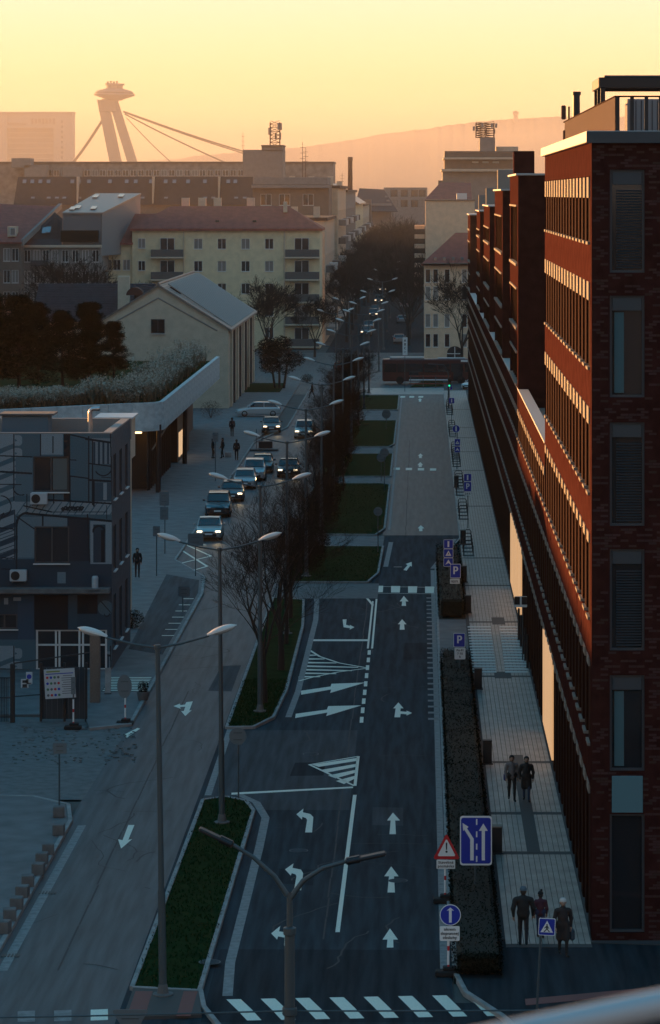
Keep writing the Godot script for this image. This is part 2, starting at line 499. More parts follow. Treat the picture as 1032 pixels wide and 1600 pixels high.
func ground_and_roads() -> void:
	struct("ground", sheet(rect(-1150, 1150, -150, 4800), -0.06), M.ground)
	struct("road", sheet(poly([[-8.6, 40], [1.1, 40], [0.92, 95], [0.92, 196], [1.5, 205], [2.6, 216], [2.6, 218.4], [-2.4, 218.4], [-3.0, 190], [-8.6, 190]]), 0.0), M.asphalt_new)
	struct("road", sheet(rect(-2.6, 2.7, 218.4, 372), 0.0), M.asphalt_old)
	struct("road", sheet(poly([[-13.1, 40], [-8.6, 40], [-8.6, 420], [-13.3, 420], [-13.3, 318], [-15.7, 300], [-15.7, 205], [-13.0, 192]]), 0.0), M.asphalt_left)
	struct("road", sheet(rect(-90, 120, 372, 470), -0.02), M.asphalt_old)
	struct("road", sheet(rect(-14, 0.5, 470, 1500), -0.01), M.asphalt_patch)
	struct("road", sheet(rect(-40, 40, 60, 92.2), -0.01), M.asphalt_patch)
	struct("road", sheet(poly([[-6.2, 90], [0.9, 90], [0.9, 98.6], [-6.2, 98.7]]), 0.004), M.asphalt_patch)
	struct("road", sheet(poly([[-8.4, 121], [-2.7, 121], [-2.75, 139], [-8.4, 139]]), 0.004), M.asphalt_mid)
	# pavement on the right with its rows of narrow slabs between dark bands
	var pv := struct("pavement", _slab(poly([[2.45, 99.6], [9.0, 98.6], [9.0, 400], [2.75, 400], [2.75, 205], [2.45, 196]]), -0.05, 0.11), M.paving_joint)
	var bands := []
	for y in [1478.0, 1333, 1271, 1191, 1057, 972, 915, 872, 791, 735, 706, 684, 668, 640, 610]: bands.push_back((H - 0.11) * F / (y - VY))
	for i in bands.size() - 1:
		var d0: float = bands[i] + 0.25; var d1: float = bands[i + 1] - 0.25
		var rows := 14
		for r in rows:
			var x0 := 2.62 + (5.28 - 2.62) * r / rows
			var m := MB.new()
			m.bevel(Vector3(x0 + 0.09, 0.112, -(d0 + d1) / 2), Vector3(0.172, 0.012 + rng.randf_range(0, 0.006), d1 - d0), 0.003)
			part("paving_row", m, M.paving, pv)
	for d in bands:
		var m := MB.new()
		m.bb(2.62, 5.28, 0.1, 0.116, d - 0.18, d + 0.18)
		part("dark_band", m, M.paving_dark, pv)
	for q in [[800, 1180, 845, 1333, 0.0], [768, 965, 790, 976, 0.0], [772, 1050, 800, 1060, 0.0]]:
		var m := MB.new()
		var a := gp(q[0], q[1], 0.11); var b := gp(q[2], q[3], 0.11)
		m.bb(minf(a.x, b.x), maxf(a.x, b.x), 0.11, 0.125, -a.z, -b.z)
		part("dark_slab", m, M.paving_dark, pv)
	# tactile crossing field: ribs across the pavement and the guiding strips along it
	for i in 17:
		var y := 980.0 + i * 4.4
		for side in [[731.0, 767.0, 0.16], [781.0, 815.0, 0.18]]:
			var d := (H - 0.12) * F / (y - VY)
			var x0: float = (side[0] + i * side[2] * 3.0 - VX) * d / F; var x1: float = (side[1] + i * side[2] * 3.6 - VX) * d / F
			var m := MB.new()
			m.bevel(Vector3((x0 + x1) / 2, 0.13, -d), Vector3(x1 - x0, 0.03, 0.32), 0.008)
			part("tactile_rib", m, M.frame_white, pv)
	# the darker corner pavement before it, with a red strip
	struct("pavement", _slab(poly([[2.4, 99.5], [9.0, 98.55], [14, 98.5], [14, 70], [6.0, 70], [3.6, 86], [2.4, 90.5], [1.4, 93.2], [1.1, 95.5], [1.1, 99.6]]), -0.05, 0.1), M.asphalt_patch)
	struct("pavement", _slab(poly([[3.0, 92.2], [9, 94.4], [9, 93.7], [3.0, 91.5]]), 0.1, 0.106), M.red_tile)
	kerb_line([[1.02, 99.6], [1.02, 95.4], [1.3, 93.1], [2.3, 90.4], [3.4, 86]], 0.16, -0.05, 0.13)
	# planting beds and parking apron between kerb and pavement
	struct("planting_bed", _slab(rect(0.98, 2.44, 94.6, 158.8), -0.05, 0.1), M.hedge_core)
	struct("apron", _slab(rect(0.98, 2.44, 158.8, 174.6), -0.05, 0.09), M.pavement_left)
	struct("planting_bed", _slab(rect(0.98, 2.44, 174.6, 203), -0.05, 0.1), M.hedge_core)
	kerb_line([[0.92, 99.6], [0.92, 200], [1.6, 206], [2.66, 216], [2.68, 372]], 0.14, -0.05, 0.12)
	# pavements on the left
	struct("pavement", _slab(poly([[-13.05, 60], [-13.05, 118.5], [-13.5, 121.5], [-15.0, 123.2], [-60, 124], [-60, 60]]), -0.05, 0.11), M.pavement_left)
	kerb_line([[-13.0, 86], [-12.98, 118.5], [-13.4, 121.6], [-15, 123.3], [-22, 123.8]], 0.16, -0.05, 0.13)
	struct("forecourt", sheet(poly([[-13.0, 123], [-60, 123.5], [-60, 142.5], [-12.7, 142.5]]), 0.01), M.concrete_dark)
	struct("pavement", _slab(poly([[-12.75, 140], [-12.75, 186], [-13.2, 194], [-15.7, 203], [-15.7, 300], [-14.8, 318], [-14.8, 395], [-60, 395], [-60, 142.5], [-15, 142.5], [-14.4, 139]]), -0.05, 0.12), M.pavement_left)
	kerb_line([[-14.4, 138.9], [-12.72, 140], [-12.7, 186], [-13.15, 194], [-15.6, 203], [-15.6, 299], [-13.3, 318], [-13.2, 384]], 0.16, -0.05, 0.14)
	struct("cycle_strip", _slab(poly([[-13.0, 161], [-14.9, 163], [-15.5, 195], [-13.3, 192], [-12.95, 186]]), 0.12, 0.128), M.asphalt_mid)
	struct("crossing_path", _slab(rect(-14.9, -12.9, 149, 153.5), 0.12, 0.126), M.paving_dark)
	# median islands
	var isl := [
		[[-8.45, 93.6], [-6.45, 93.2], [-6.3, 120.5], [-6.7, 122.4], [-7.5, 123.2], [-8.35, 122.6]],
		[[-8.45, 139.3], [-7.3, 139.4], [-6.55, 142], [-6.3, 150], [-6.35, 172], [-6.7, 183], [-8.5, 184]],
		[[-8.5, 191.5], [-3.2, 191.4], [-2.62, 196], [-2.5, 210.8], [-8.5, 211]],
		[[-8.5, 218.4], [-3.1, 218.0], [-2.52, 222], [-2.5, 255.5], [-3.2, 256.6], [-8.5, 256.6]],
		[[-8.5, 263], [-2.5, 263], [-2.5, 286], [-8.5, 286]],
		[[-8.5, 294], [-2.9, 294], [-2.5, 297], [-2.5, 328], [-8.5, 328]],
		[[-8.5, 344], [-2.5, 344], [-2.5, 369], [-8.5, 369]]]
	for i in isl.size():
		var p := poly(isl[i])
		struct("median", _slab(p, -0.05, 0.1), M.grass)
		var pts: Array = isl[i].duplicate(); pts.push_back(isl[i][0])
		kerb_line(pts, 0.15, -0.05, 0.13)
		var bl := MB.new()
		var bx := 0.0
		for k in (9000 if i < 2 else 2500 if i < 4 else 0):
			var q := Vector2(rng.randf_range(-8.6, -2.4), -rng.randf_range(isl[i][0][1] - 1, isl[i][3][1] + 3))
			if not Geometry2D.is_point_in_polygon(q, p): continue
			var hgt := rng.randf_range(0.04, 0.11)
			var o := Vector3(q.x, 0.1, q.y); var dir := Vector3(rng.randf_range(-1, 1), 0, rng.randf_range(-1, 1)).normalized()
			bl.tri(o - dir * 0.025, o + dir * 0.025, o + Vector3(rng.randf_range(-0.04, 0.04), hgt, rng.randf_range(-0.04, 0.04)))
		if bl.v.size() > 0:
			var o := single("lawn", bl, M.blade, ["short dark grass on the median strip between two lamp posts", "short dark grass around the bare tree on the narrow median", "short dark grass on the median lawn beside the zebra crossing", "short grass on the long median lawn beyond the paved gap"][i], "grass")
			stuff(o)
	# paved gaps between the lawns
	for q in [[184.2, 191.3], [211.2, 217.9], [256.8, 262.8], [286.2, 293.8], [328.2, 343.8], [369.2, 372]]:
		struct("path", sheet(rect(-8.5, -2.5, q[0], q[1]), 0.012), M.concrete_dark if q[0] < 200 else M.pavement_left)
	struct("path", sheet(rect(-8.5, 9, 372, 384), 0.006), M.paving)
	struct("paved_tip", _slab(poly([[-8.4, 90.2], [-8.4, 93.5], [-6.45, 93.1], [-6.2, 90.5]]), -0.05, 0.1), M.paving_dark)
	for q in [[-8.3, -7.8], [-6.9, -6.5]]:
		struct("red_strip", _slab(rect(q[0], q[1], 90.3, 93.1), 0.1, 0.106), M.red_tile)
	kerb_line([[-6.42, 93.3], [-6.2, 91.4], [-5.6, 89.2]], 0.15, -0.05, 0.13)
	# lawn triangle at the far crossing
	struct("verge", _slab(poly([[-1.2, 386], [7, 389], [7, 402], [1.0, 404]]), -0.02, 0.1), M.grass)
	struct("verge", _slab(rect(-24, -16.5, 374, 392), 0.1, 0.14), M.grass)
func _slab(p: PackedVector2Array, y0: float, y1: float) -> MB:
	var m := MB.new()
	m.slab(p, y0, y1)
	return m

var marks: Node3D
func paint(pts: Array, worn := false, h := 0.008) -> void: # photo pixels on the road
	var p := PackedVector2Array()
	for k in pts:
		var q := gp(k[0], k[1], h)
		p.push_back(Vector2(q.x, q.z))
	if Geometry2D.triangulate_polygon(p).is_empty():
		p = Geometry2D.convex_hull(p)
		p.remove_at(p.size() - 1)
	var m := MB.new()
	m.slab(p, h, h)
	part("painted_mark", m, M.paint_worn if worn else M.paint, marks)
func zp(ox: float, oy: float, s: float, a: Array, worn := false, h := 0.008) -> void: # the same, in pixels of an enlarged view
	var b := []
	for k in a: b.push_back([ox + k[0] / s, oy + k[1] / s])
	paint(b, worn, h)
func line(a: Array, w: float, worn := false, h := 0.008) -> void: # painted line through [x, depth] points
	for i in a.size() - 1:
		var p := Vector2(a[i][0], -a[i][1]); var q := Vector2(a[i + 1][0], -a[i + 1][1])
		var n := (q - p).normalized().orthogonal() * w / 2
		var e := (q - p).normalized() * w * 0.2
		var m := MB.new()
		m.slab(PackedVector2Array([p - n - e, p + n - e, q + n + e, q - n + e]), h + i * 0.0003, h + i * 0.0003)
		part("painted_mark", m, M.paint_worn if worn else M.paint, marks)
func pxline(a: Array, w: float, worn := false) -> void:
	var b := []
	for k in a:
		var q := gp(k[0], k[1])
		b.push_back([q.x, -q.z])
	line(b, w, worn)

func markings() -> void:
	marks = Node3D.new()
	marks.name = "road_markings"
	marks.set_meta("kind", "structure")
	add_child(marks)
	var z := 2.58
	# straight arrows
	for a in [[[811, 128], [840, 160], [820, 160], [823, 215], [797, 215], [802, 160], [787, 160]], [[804, 345], [834, 385], [815, 385], [819, 450], [789, 450], [795, 385], [776, 385]], [[799, 595], [831, 640], [812, 640], [813, 672], [786, 672], [789, 640], [769, 640]]]:
		zp(300, 1220, z, a)
	# left turn arrows
	for a in [[[422, 135], [450, 112], [448, 127], [478, 134], [490, 146], [485, 208], [457, 208], [465, 158], [460, 150], [446, 145], [444, 156]], [[376, 357], [410, 333], [406, 351], [440, 358], [449, 372], [441, 441], [412, 441], [422, 385], [418, 377], [403, 372], [399, 382]], [[320, 615], [357, 585], [352, 607], [388, 612], [394, 628], [390, 664], [372, 664], [374, 632], [348, 627], [344, 640]]]:
		zp(300, 1220, z, a)
	# middle of the carriageway
	zp(300, 880, z, [[855, 132], [874, 154], [862, 154], [864, 172], [846, 172], [848, 154], [838, 154]])
	zp(300, 880, z, [[848, 226], [866, 246], [856, 246], [858, 268], [838, 268], [840, 246], [831, 246]])
	zp(300, 880, z, [[833, 561], [854, 585], [842, 585], [841, 597], [866, 599], [866, 594], [888, 604], [866, 614], [866, 609], [842, 607], [840, 621], [817, 621], [822, 585], [812, 585]])
	zp(300, 880, z, [[608, 227], [624, 226], [622, 248], [638, 253], [636, 248], [656, 258], [636, 268], [638, 262], [612, 258]])
	zp(300, 880, z, [[440, 514], [560, 497], [563, 486], [700, 481], [558, 523], [562, 509], [441, 530]])
	zp(300, 880, z, [[419, 607], [545, 590], [550, 576], [684, 573], [542, 616], [547, 602], [417, 624]])
	# lens shaped hatching
	var upper := [[470.0, 347.0], [516.0, 377.0], [593.0, 402.0], [709.0, 423.0]]
	for i in 8:
		var t := i / 7.0
		var xl := 462 - 30 * t
		var y0 := 354 + 100 * t
		var xe := xl + 6
		while xe < 705:
			var k := 0
			while k < 2 and xe > upper[k + 1][0]: k += 1
			var yu := lerpf(upper[k][1], upper[k + 1][1], (xe - upper[k][0]) / (upper[k + 1][0] - upper[k][0]))
			var yl := 475 - (xe - 433) * 0.185
			var y := y0 + 0.035 * (xe - xl)
			if xe > 474 and y < yu + 3: break
			if y > yl - 3: break
			xe += 4
		var ye := y0 + 0.035 * (xe - xl)
		if xe - xl > 12: zp(300, 880, z, [[xl, y0], [xe, ye - 1], [xe, ye + 2], [xl - 2, y0 + 7]])
	pxline([[482, 1014.7], [500, 1026], [530, 1036], [575, 1044]], 0.14)
	pxline([[575, 1044.3], [530, 1050], [490, 1058], [468, 1064]], 0.14)
	# triangle hatching
	for i in 4:
		var y := 784 + i * 24.0
		zp(300, 880, z, [[485 + i * 32, y + 28 - i * 2], [672 - i * 4, y], [670 - i * 4, y + 12], [512 + i * 34, y + 37 - i]])
	pxline([[484, 1195], [554, 1228]], 0.12)
	pxline([[484, 1195], [560.5, 1182]], 0.12)
	pxline([[560, 1182], [555, 1228]], 0.12)
	# stop lines and edges
	zp(300, 1220, z, [[160, 48], [650, 23], [650, 29], [160, 56]])
	zp(300, 880, z, [[488, 307], [714, 307], [714, 314], [488, 314]])
	line([[-2.56, 124], [-2.63, 101]], 0.14)
	line([[-2.72, 164], [-2.75, 183]], 0.1)
	line([[-2.5, 164], [-2.55, 184]], 0.1)
	for k in 9: line([[-2.62, 141 + k * 2.6], [-2.63, 142.5 + k * 2.6]], 0.16)
	pxline([[583, 946], [575, 936], [556, 927], [540, 921]], 0.14)
	line([[-5.62, 93], [-5.78, 97], [-5.76, 114], [-5.8, 119.5], [-6.3, 122.5], [-7.0, 124]], 0.3, true)
	line([[-8.15, 93.4], [-8.2, 122]], 0.34, true)
	line([[-8.25, 124], [-8.3, 139], [-8.3, 186]], 0.26, true)
	line([[-5.9, 142.5], [-5.75, 150], [-5.75, 175], [-5.95, 183], [-6.3, 188]], 0.28, true)
	line([[-12.55, 96], [-12.5, 118]], 0.3, true)
	line([[0.7, 96], [0.72, 198]], 0.24, true)
	line([[0.72, 199], [1.4, 206], [2.3, 216]], 0.26, true)
	line([[-2.2, 200], [-2.0, 214]], 0.3, true)
	line([[-2.2, 222], [-2.2, 366]], 0.16, true)
	for k in 26: line([[0.42, 142 + k * 1.7], [0.78, 142 + k * 1.7]], 0.5, true)
	# zebra crossings
	for k in 8:
		var x := 354.0 + k * 53.6
		paint([[x, 1561.5 - k * 1.0], [x + 22.5, 1561 - k * 1.0], [x + 40, 1577.5 - k * 0.9], [x + 55, 1594 - k], [x + 32.5, 1594.5 - k], [x + 17, 1578 - k * 0.9]])
	for k in 4:
		var x := 28.0 + k * 57
		paint([[x, 1580 - k * 1.2], [x + 27, 1579 - k * 1.2], [x + 27, 1596 - k * 1.2], [x, 1597 - k * 1.2]], k != 2)
	for k in 4: zp(300, 880, z, [[735 + k * 68.5, 91 + k], [772 + k * 68.5, 91 + k], [770 + k * 68.5, 117 + k], [735 + k * 68.5, 117 + k]])
	for k in 3: zp(300, 880, z, [[480 + k * 70.0, 92 + k * 2], [516 + k * 70.0, 92 + k * 2], [518 + k * 70.0, 110 + k * 2], [480 + k * 70.0, 110 + k * 2]])
	pxline([[585, 916.5], [679, 918]], 0.12)
	pxline([[585, 927], [679, 928]], 0.1)
	for k in 4: zp(540, 580, 3.97, [[300 + k * 75, 598 + k * 1.5], [339 + k * 75, 598 + k * 1.5], [338 + k * 75, 612 + k * 1.5], [299 + k * 75, 612 + k * 1.5]])
	for k in 3: zp(540, 580, 3.97, [[342 + k * 56, 154], [372 + k * 56, 154], [370 + k * 56, 164], [340 + k * 56, 164]])
	zp(540, 580, 3.97, [[468, 955], [490, 975], [478, 975], [478, 992], [458, 992], [458, 975], [448, 975]])
	zp(540, 580, 3.97, [[465, 563], [482, 582], [474, 582], [474, 594], [455, 594], [455, 582], [447, 582]])
	zp(540, 580, 3.97, [[466, 510], [482, 525], [474, 525], [474, 539], [457, 539], [457, 525], [449, 525]])
	zp(540, 580, 3.97, [[463, 168], [476, 178], [470, 178], [470, 189], [456, 189], [456, 178], [450, 178]])
	zp(540, 580, 3.97, [[411, 1183], [412, 1212], [402, 1207], [380, 1237], [360, 1233], [386, 1203], [374, 1196]])
	pxline([[616, 886], [628, 886]], 0.12)
	# oncoming side: arrows and the zigzag of the stop
	zp(0, 1220, z, [[518, 178], [543, 178], [518, 238], [534, 235], [489, 273], [477, 236], [495, 239]])
	zp(0, 880, z, [[752, 560], [778, 557], [764, 594], [774, 592], [748, 616], [731, 596], [742, 596], [748, 578], [727, 580], [730, 587], [700, 576], [727, 566], [727, 572], [747, 570]])
	zp(0, 880, z, [[497, 693], [555, 664], [566, 667], [513, 703]])
	pxline([[286, 849], [330, 869], [271, 883], [305, 899]], 0.16)
	pxline([[303, 845], [278, 856], [324, 885], [272, 900]], 0.16)
	pxline([[306, 832], [290, 843], [322, 852]], 0.14)
	for k in 7:
		var q := gp(294.0 - k * 5.2, 936 + k * 9.6, 0.12)
		line([[q.x - 0.28, -q.z], [q.x + 0.28, -q.z]], 0.22, false, 0.14)
	for k in 9: # striped field on the left pavement
		line([[-14.8, 149.3 + k * 0.5], [-12.95, 149.3 + k * 0.5]], 0.22, false, 0.134)
	pxline([[122, 1190], [150, 1160]], 0.1, true)
	line([[-10.0, 330], [-9.2, 330]], 0.5)
# window set into an opening: basis (u, up, outward); returns the frame, with pane and sill as its parts
func window(parent: Node, o: Vector3, u: Vector3, w: float, h: float, style: String, called := "window") -> Node3D:
	var key := "%s/%.2f/%.2f" % [style, w, h]
	if not cache.has(key):
		var f := MB.new(); var p := MB.new(); var s := MB.new()
		var t := 0.07
		var zf := -0.1
		f.box(Vector3(t / 2, h / 2, zf), Vector3(t, h, 0.06)); f.box(Vector3(w - t / 2, h / 2, zf), Vector3(t, h, 0.06))
		f.box(Vector3(w / 2, t / 2, zf), Vector3(w - 2 * t, t, 0.06)); f.box(Vector3(w / 2, h - t / 2, zf), Vector3(w - 2 * t, t, 0.06))
		if w > 0.8: f.box(Vector3(w / 2, h / 2, zf), Vector3(t, h - 2 * t, 0.055))
		if w > 2.2:
			f.box(Vector3(w / 4, h / 2, zf), Vector3(t, h - 2 * t, 0.055)); f.box(Vector3(w * 3 / 4, h / 2, zf), Vector3(t, h - 2 * t, 0.055))
		p.quad(Vector3(0, 0, -0.12), Vector3(w, 0, -0.12), Vector3(w, h, -0.12), Vector3(0, h, -0.12))
		s.box(Vector3(w / 2, -0.03, 0.03), Vector3(w + 0.1, 0.05, 0.16))
		cache[key] = [f.mesh(), p.mesh(), s.mesh()]
	var c: Array = cache[key]
	var xf := Transform3D(Basis(u, Vector3.UP, u.cross(Vector3.UP)), o)
	var fm: Material = M.frame_dark if style.begins_with("dark") else M.frame_white
	var n := part(called, c[0], fm, parent, xf)
	part("pane", c[1], M.drawn_blind if style.contains("far") and (int(o.x * 7.3) + int(o.y * 3.1) + int(o.z)) % 4 == 0 else M.glass, n)
	if not style.ends_with("bare"): part("sill", c[2], M.frame_white, n)
	return n

func right_side() -> void:
	corner_block()
	podium()
	var spec := [[174.0, 190.0, 24.3, "second brick office block, with a terrace between it and the corner block"], [207.0, 229.0, 23.5, "third brick office block, with a pale chimney box on its parapet"], [246.0, 269.0, 22.3, "fourth brick office block, with two sunlit sills on its upper floors"], [285.8, 303.0, 21.7, "fifth narrow brick office block towards the crossing"], [343.0, 360.0, 21.0, "last brick office block before the crossing with the bus"]]
	for i in spec.size():
		var s: Array = spec[i]
		upper_block(s[0], s[1], s[2], s[3], i)

const FX := 5.31
func corner_block() -> void:
	var d0 := 99.4; var d1 := 137.0; var top := 24.9
	var t := thing("brick_office_block", "dark brick corner office block with tall blinds and a railed roof terrace", "building", P(0, 0, 0), "brick office blocks along the pavement")
	# camera side wall with five tall windows
	var rects := []
	var ux: float = 5.87; var w := 1.08
	var pxs := [[265.0, 426.0], [462.0, 621.0], [660.0, 822.0], [858.0, 1017.0], [1055.0, 1205.0]]
	for q in pxs:
		var y0: float = H - (q[1] - VY) * d0 / F; var y1: float = H - (q[0] - VY) * d0 / F
		rects.push_back([ux - FX, y0, w, y1 - y0])
	rects.push_back([ux - FX, 0.35, w, H - (1272.0 - VY) * d0 / F - 0.35])
	var cols := rects.duplicate()
	for k in [1, 2]:
		for r in cols: rects.push_back([r[0] + 2.6 * k, r[1], r[2], r[3]])
	var m := MB.new()
	m.facade(P(FX, 0, d0), Vector3.RIGHT, 16.0, top, rects, 0.3)
	m.quad(P(21.3, 0, d0), P(21.3, 0, d1), P(21.3, top, d1), P(21.3, top, d0))
	m.quad(P(21.3, 0, d1), P(FX, 0, d1), P(FX, top, d1), P(21.3, top, d1))
	m.quad(P(FX, top, d0), P(21.3, top, d0), P(21.3, top, d1), P(FX, top, d1))
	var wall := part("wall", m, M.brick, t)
	# single bricks standing a little proud, in their own tones
	var pb := MB.new()
	pb.colored = true
	var laid := {}
	for i in 3600:
		var row := rng.randi_range(0, int(top / 0.085) - 1)
		var x := FX + 0.02 + rng.randi_range(0, 29) * 0.25 + (0.125 if row % 2 else 0.0)
		var y := row * 0.085
		var hit := x + 0.24 > FX + 7.4
		for r in rects:
			if x + 0.25 > FX + r[0] and x < FX + r[0] + r[2] and y + 0.08 > r[1] and y < r[1] + r[3]: hit = true; break
		if hit or laid.has(Vector2i(row, int(x * 100))): continue
		laid[Vector2i(row, int(x * 100))] = true
		var k := rng.randf_range(0.8, 1.3)
		pb.cc = Color(0.04 * k, 0.0145 * k, 0.0135 * k)
		pb.box(P(x + 0.12, y + 0.035, d0), Vector3(0.238, 0.07, 0.008))
	var pr := part("brick", pb, tinted("brick_tint", 0.85), t)
	pr.set_meta("kind", "stuff")
	for i in rects.size():
		var r: Array = rects[i]
		var o := P(FX + r[0], r[1], d0)
		var ground: bool = r[1] < 1.0
		var f := MB.new()
		var W: float = r[2]; var Hh: float = r[3]
		var tk := 0.07
		for q in [[tk / 2, Hh / 2, tk, Hh], [W - tk / 2, Hh / 2, tk, Hh], [W / 2, tk / 2, W - 2 * tk, tk], [W / 2, Hh - tk / 2, W - 2 * tk, tk]]:
			f.box(Vector3(q[0], q[1], -0.16), Vector3(q[2], q[3], 0.1))
		var wn := part("window", f, M.blue_metal, t, Transform3D(Basis(), o))
		var g := MB.new()
		g.quad(Vector3(tk, tk, -0.22), Vector3(W - tk, tk, -0.22), Vector3(W - tk, Hh - tk, -0.22), Vector3(tk, Hh - tk, -0.22))
		part("pane", g, M.glass, wn)
		if not ground:
			var b := MB.new()
			b.bevel(Vector3(W / 2, Hh - 0.07 - 0.2, -0.14), Vector3(W - 0.16, 0.4, 0.1), 0.01)
			part("blind_box", b, M.blue_metal, wn)
			var c := i % 6
			if c in [0, 2, 3]:
				var sl := MB.new()
				var n := int((Hh - 0.7) / 0.085)
				for k in n:
					sl.box(Vector3(W / 2 + 0.06, 0.16 + k * 0.085, -0.18), Vector3(W - 0.3, 0.012, 0.07), Basis(Vector3.RIGHT, 0.6))
				var bs := part("blind_slats", sl, M.blue_metal, wn)
				bs.set_meta("kind", "stuff")
			else:
				var cu := MB.new()
				cu.bevel(Vector3(0.3, (Hh - 0.55) / 2 + 0.08, -0.19), Vector3(0.3, Hh - 0.65, 0.03), 0.008)
				part("curtain", cu, mat("curtain_teal", Color(0.05, 0.12, 0.14), 0.8), wn)
		else:
			var pn := MB.new()
			pn.bevel(Vector3(W / 2, Hh + 0.62, 0.03), Vector3(W - 0.12, 1.14, 0.06), 0.01)
			part("infill_panel", pn, mat("panel_teal", Color(0.09, 0.19, 0.22), 0.25), wn)
	# street side: bands, fins, panels and sills of every bay
	bays(t, d0 + 0.9, d1, [0.0, 4.75, 8.72, 12.65, 16.6, 20.55], top, true)
	var ed := MB.new()
	ed.bb(FX - 0.004, FX + 0.3, 0, top, d0 + 0.006, d0 + 0.9)
	part("corner_pier", ed, M.brick, t)
	# roof edge, railing and pergola
	var cp := MB.new()
	cp.bevel(P(FX + 7.95, top + 0.18, (d0 + d1) / 2), Vector3(16.24, 0.36, d1 - d0 + 0.4), 0.02)
	part("coping", cp, M.coping, t)
	var fa := MB.new()
	fa.bb(FX - 0.18, FX + 16.1, top - 0.02, top + 0.34, d0 - 0.21, d0 - 0.23)
	part("fascia", fa, M.blue_metal, t)
	var rl := MB.new()
	var ry := top + 0.36
	rl.bb(FX + 0.78, FX + 0.83, ry + 1.08, ry + 1.13, d0 + 1.2, d1)
	rl.bb(FX + 0.83, FX + 14, ry + 1.08, ry + 1.13, d0 + 1.2, d0 + 1.25)
	var rail := part("handrail", rl, M.bronze, t)
	var slat := MB.new()
	slat.box(Vector3(0, 0.54, 0), Vector3(0.03, 1.08, 0.12))
	var sm := slat.mesh()
	for k in 118: part("rail_slat", sm, M.rust, t, Transform3D(Basis(), P(FX + 0.805, ry, d0 + 1.3 + k * 0.3)))
	for k in 30: part("rail_slat", sm, M.dark_metal, t, Transform3D(Basis(Vector3.UP, PI / 2), P(FX + 0.88 + k * 0.45, ry, d0 + 1.225)))
	var pg := thing("roof_pergola", "flat dark steel pergola on the corner block's roof terrace", "pergola", P(FX + 0.95, ry, 111))
	var b1 := MB.new()
	b1.bevel(Vector3(6.5, 1.9, -4), Vector3(13.2, 0.36, 0.3), 0.02); b1.bevel(Vector3(6.5, 1.9, 0), Vector3(13.2, 0.36, 0.3), 0.02)
	b1.bevel(Vector3(0.05, 1.9, -2), Vector3(0.3, 0.36, 3.68), 0.02)
	part("beam", b1, M.dark_metal, pg)
	var rf := MB.new()
	rf.box(Vector3(6.6, 2.12, -2), Vector3(13.0, 0.06, 4.3))
	part("roof_sheet", rf, M.blue_metal, pg)
	for k in [[0.05, 0.0], [0.05, -2.0], [0.05, -4.0], [4.6, 0.0], [4.6, -4.0], [9, 0.0], [9, -4.0]]:
		var q := MB.new()
		q.box(Vector3(k[0], 0.86, k[1]), Vector3(0.16, 1.72, 0.16))
		part("post", q, M.dark_metal, pg)
	var st := thing("roof_cabinet", "grey box cabinet under the roof pergola", "cabinet", P(FX + 2.2, ry, 107.0))
	var q1 := MB.new()
	q1.bevel(Vector3(0, 0.6, 0), Vector3(1.3, 1.2, 1.2), 0.03)
	part("housing", q1, mat("cab_grey", Color(0.22, 0.2, 0.2), 0.7), st)
	var q2 := MB.new()
	for k in 7: q2.box(Vector3(-0.54 + k * 0.18, 0.6, 0.61), Vector3(0.025, 1.1, 0.03))
	part("seams", q2, M.dark_metal, st)
	var ch := thing("roof_flue", "slim dark flue pipe beside the corner block's roof railing", "flue", P(FX + 1.15, ry - 0.36, 133))
	var q3 := MB.new()
	q3.lathe([[0.4, 0], [0.36, 0.5], [0.16, 0.9], [0.15, 2.5], [0.19, 2.5], [0.19, 2.65], [0.0, 2.66]], 12)
	part("pipe", q3, M.dark_metal, ch)
	var q4 := thing("roof_aerial", "stubby aerial panels on a mast at the roof railing", "antenna", P(FX + 0.95, ry - 0.36, 135.5))
	var q5 := MB.new()
	q5.bar(Vector3.ZERO, Vector3(0, 2.1, 0), 0.05)
	part("mast", q5, M.dark_metal, q4)
	for k in 3:
		var qq := MB.new()
		qq.bevel(Vector3([-0.22, 0.2, -0.15][k], [1.85, 1.3, 0.8][k], 0.05), Vector3(0.2, 0.6, 0.14), 0.03)
		part("aerial_panel", qq, M.rust, q4)

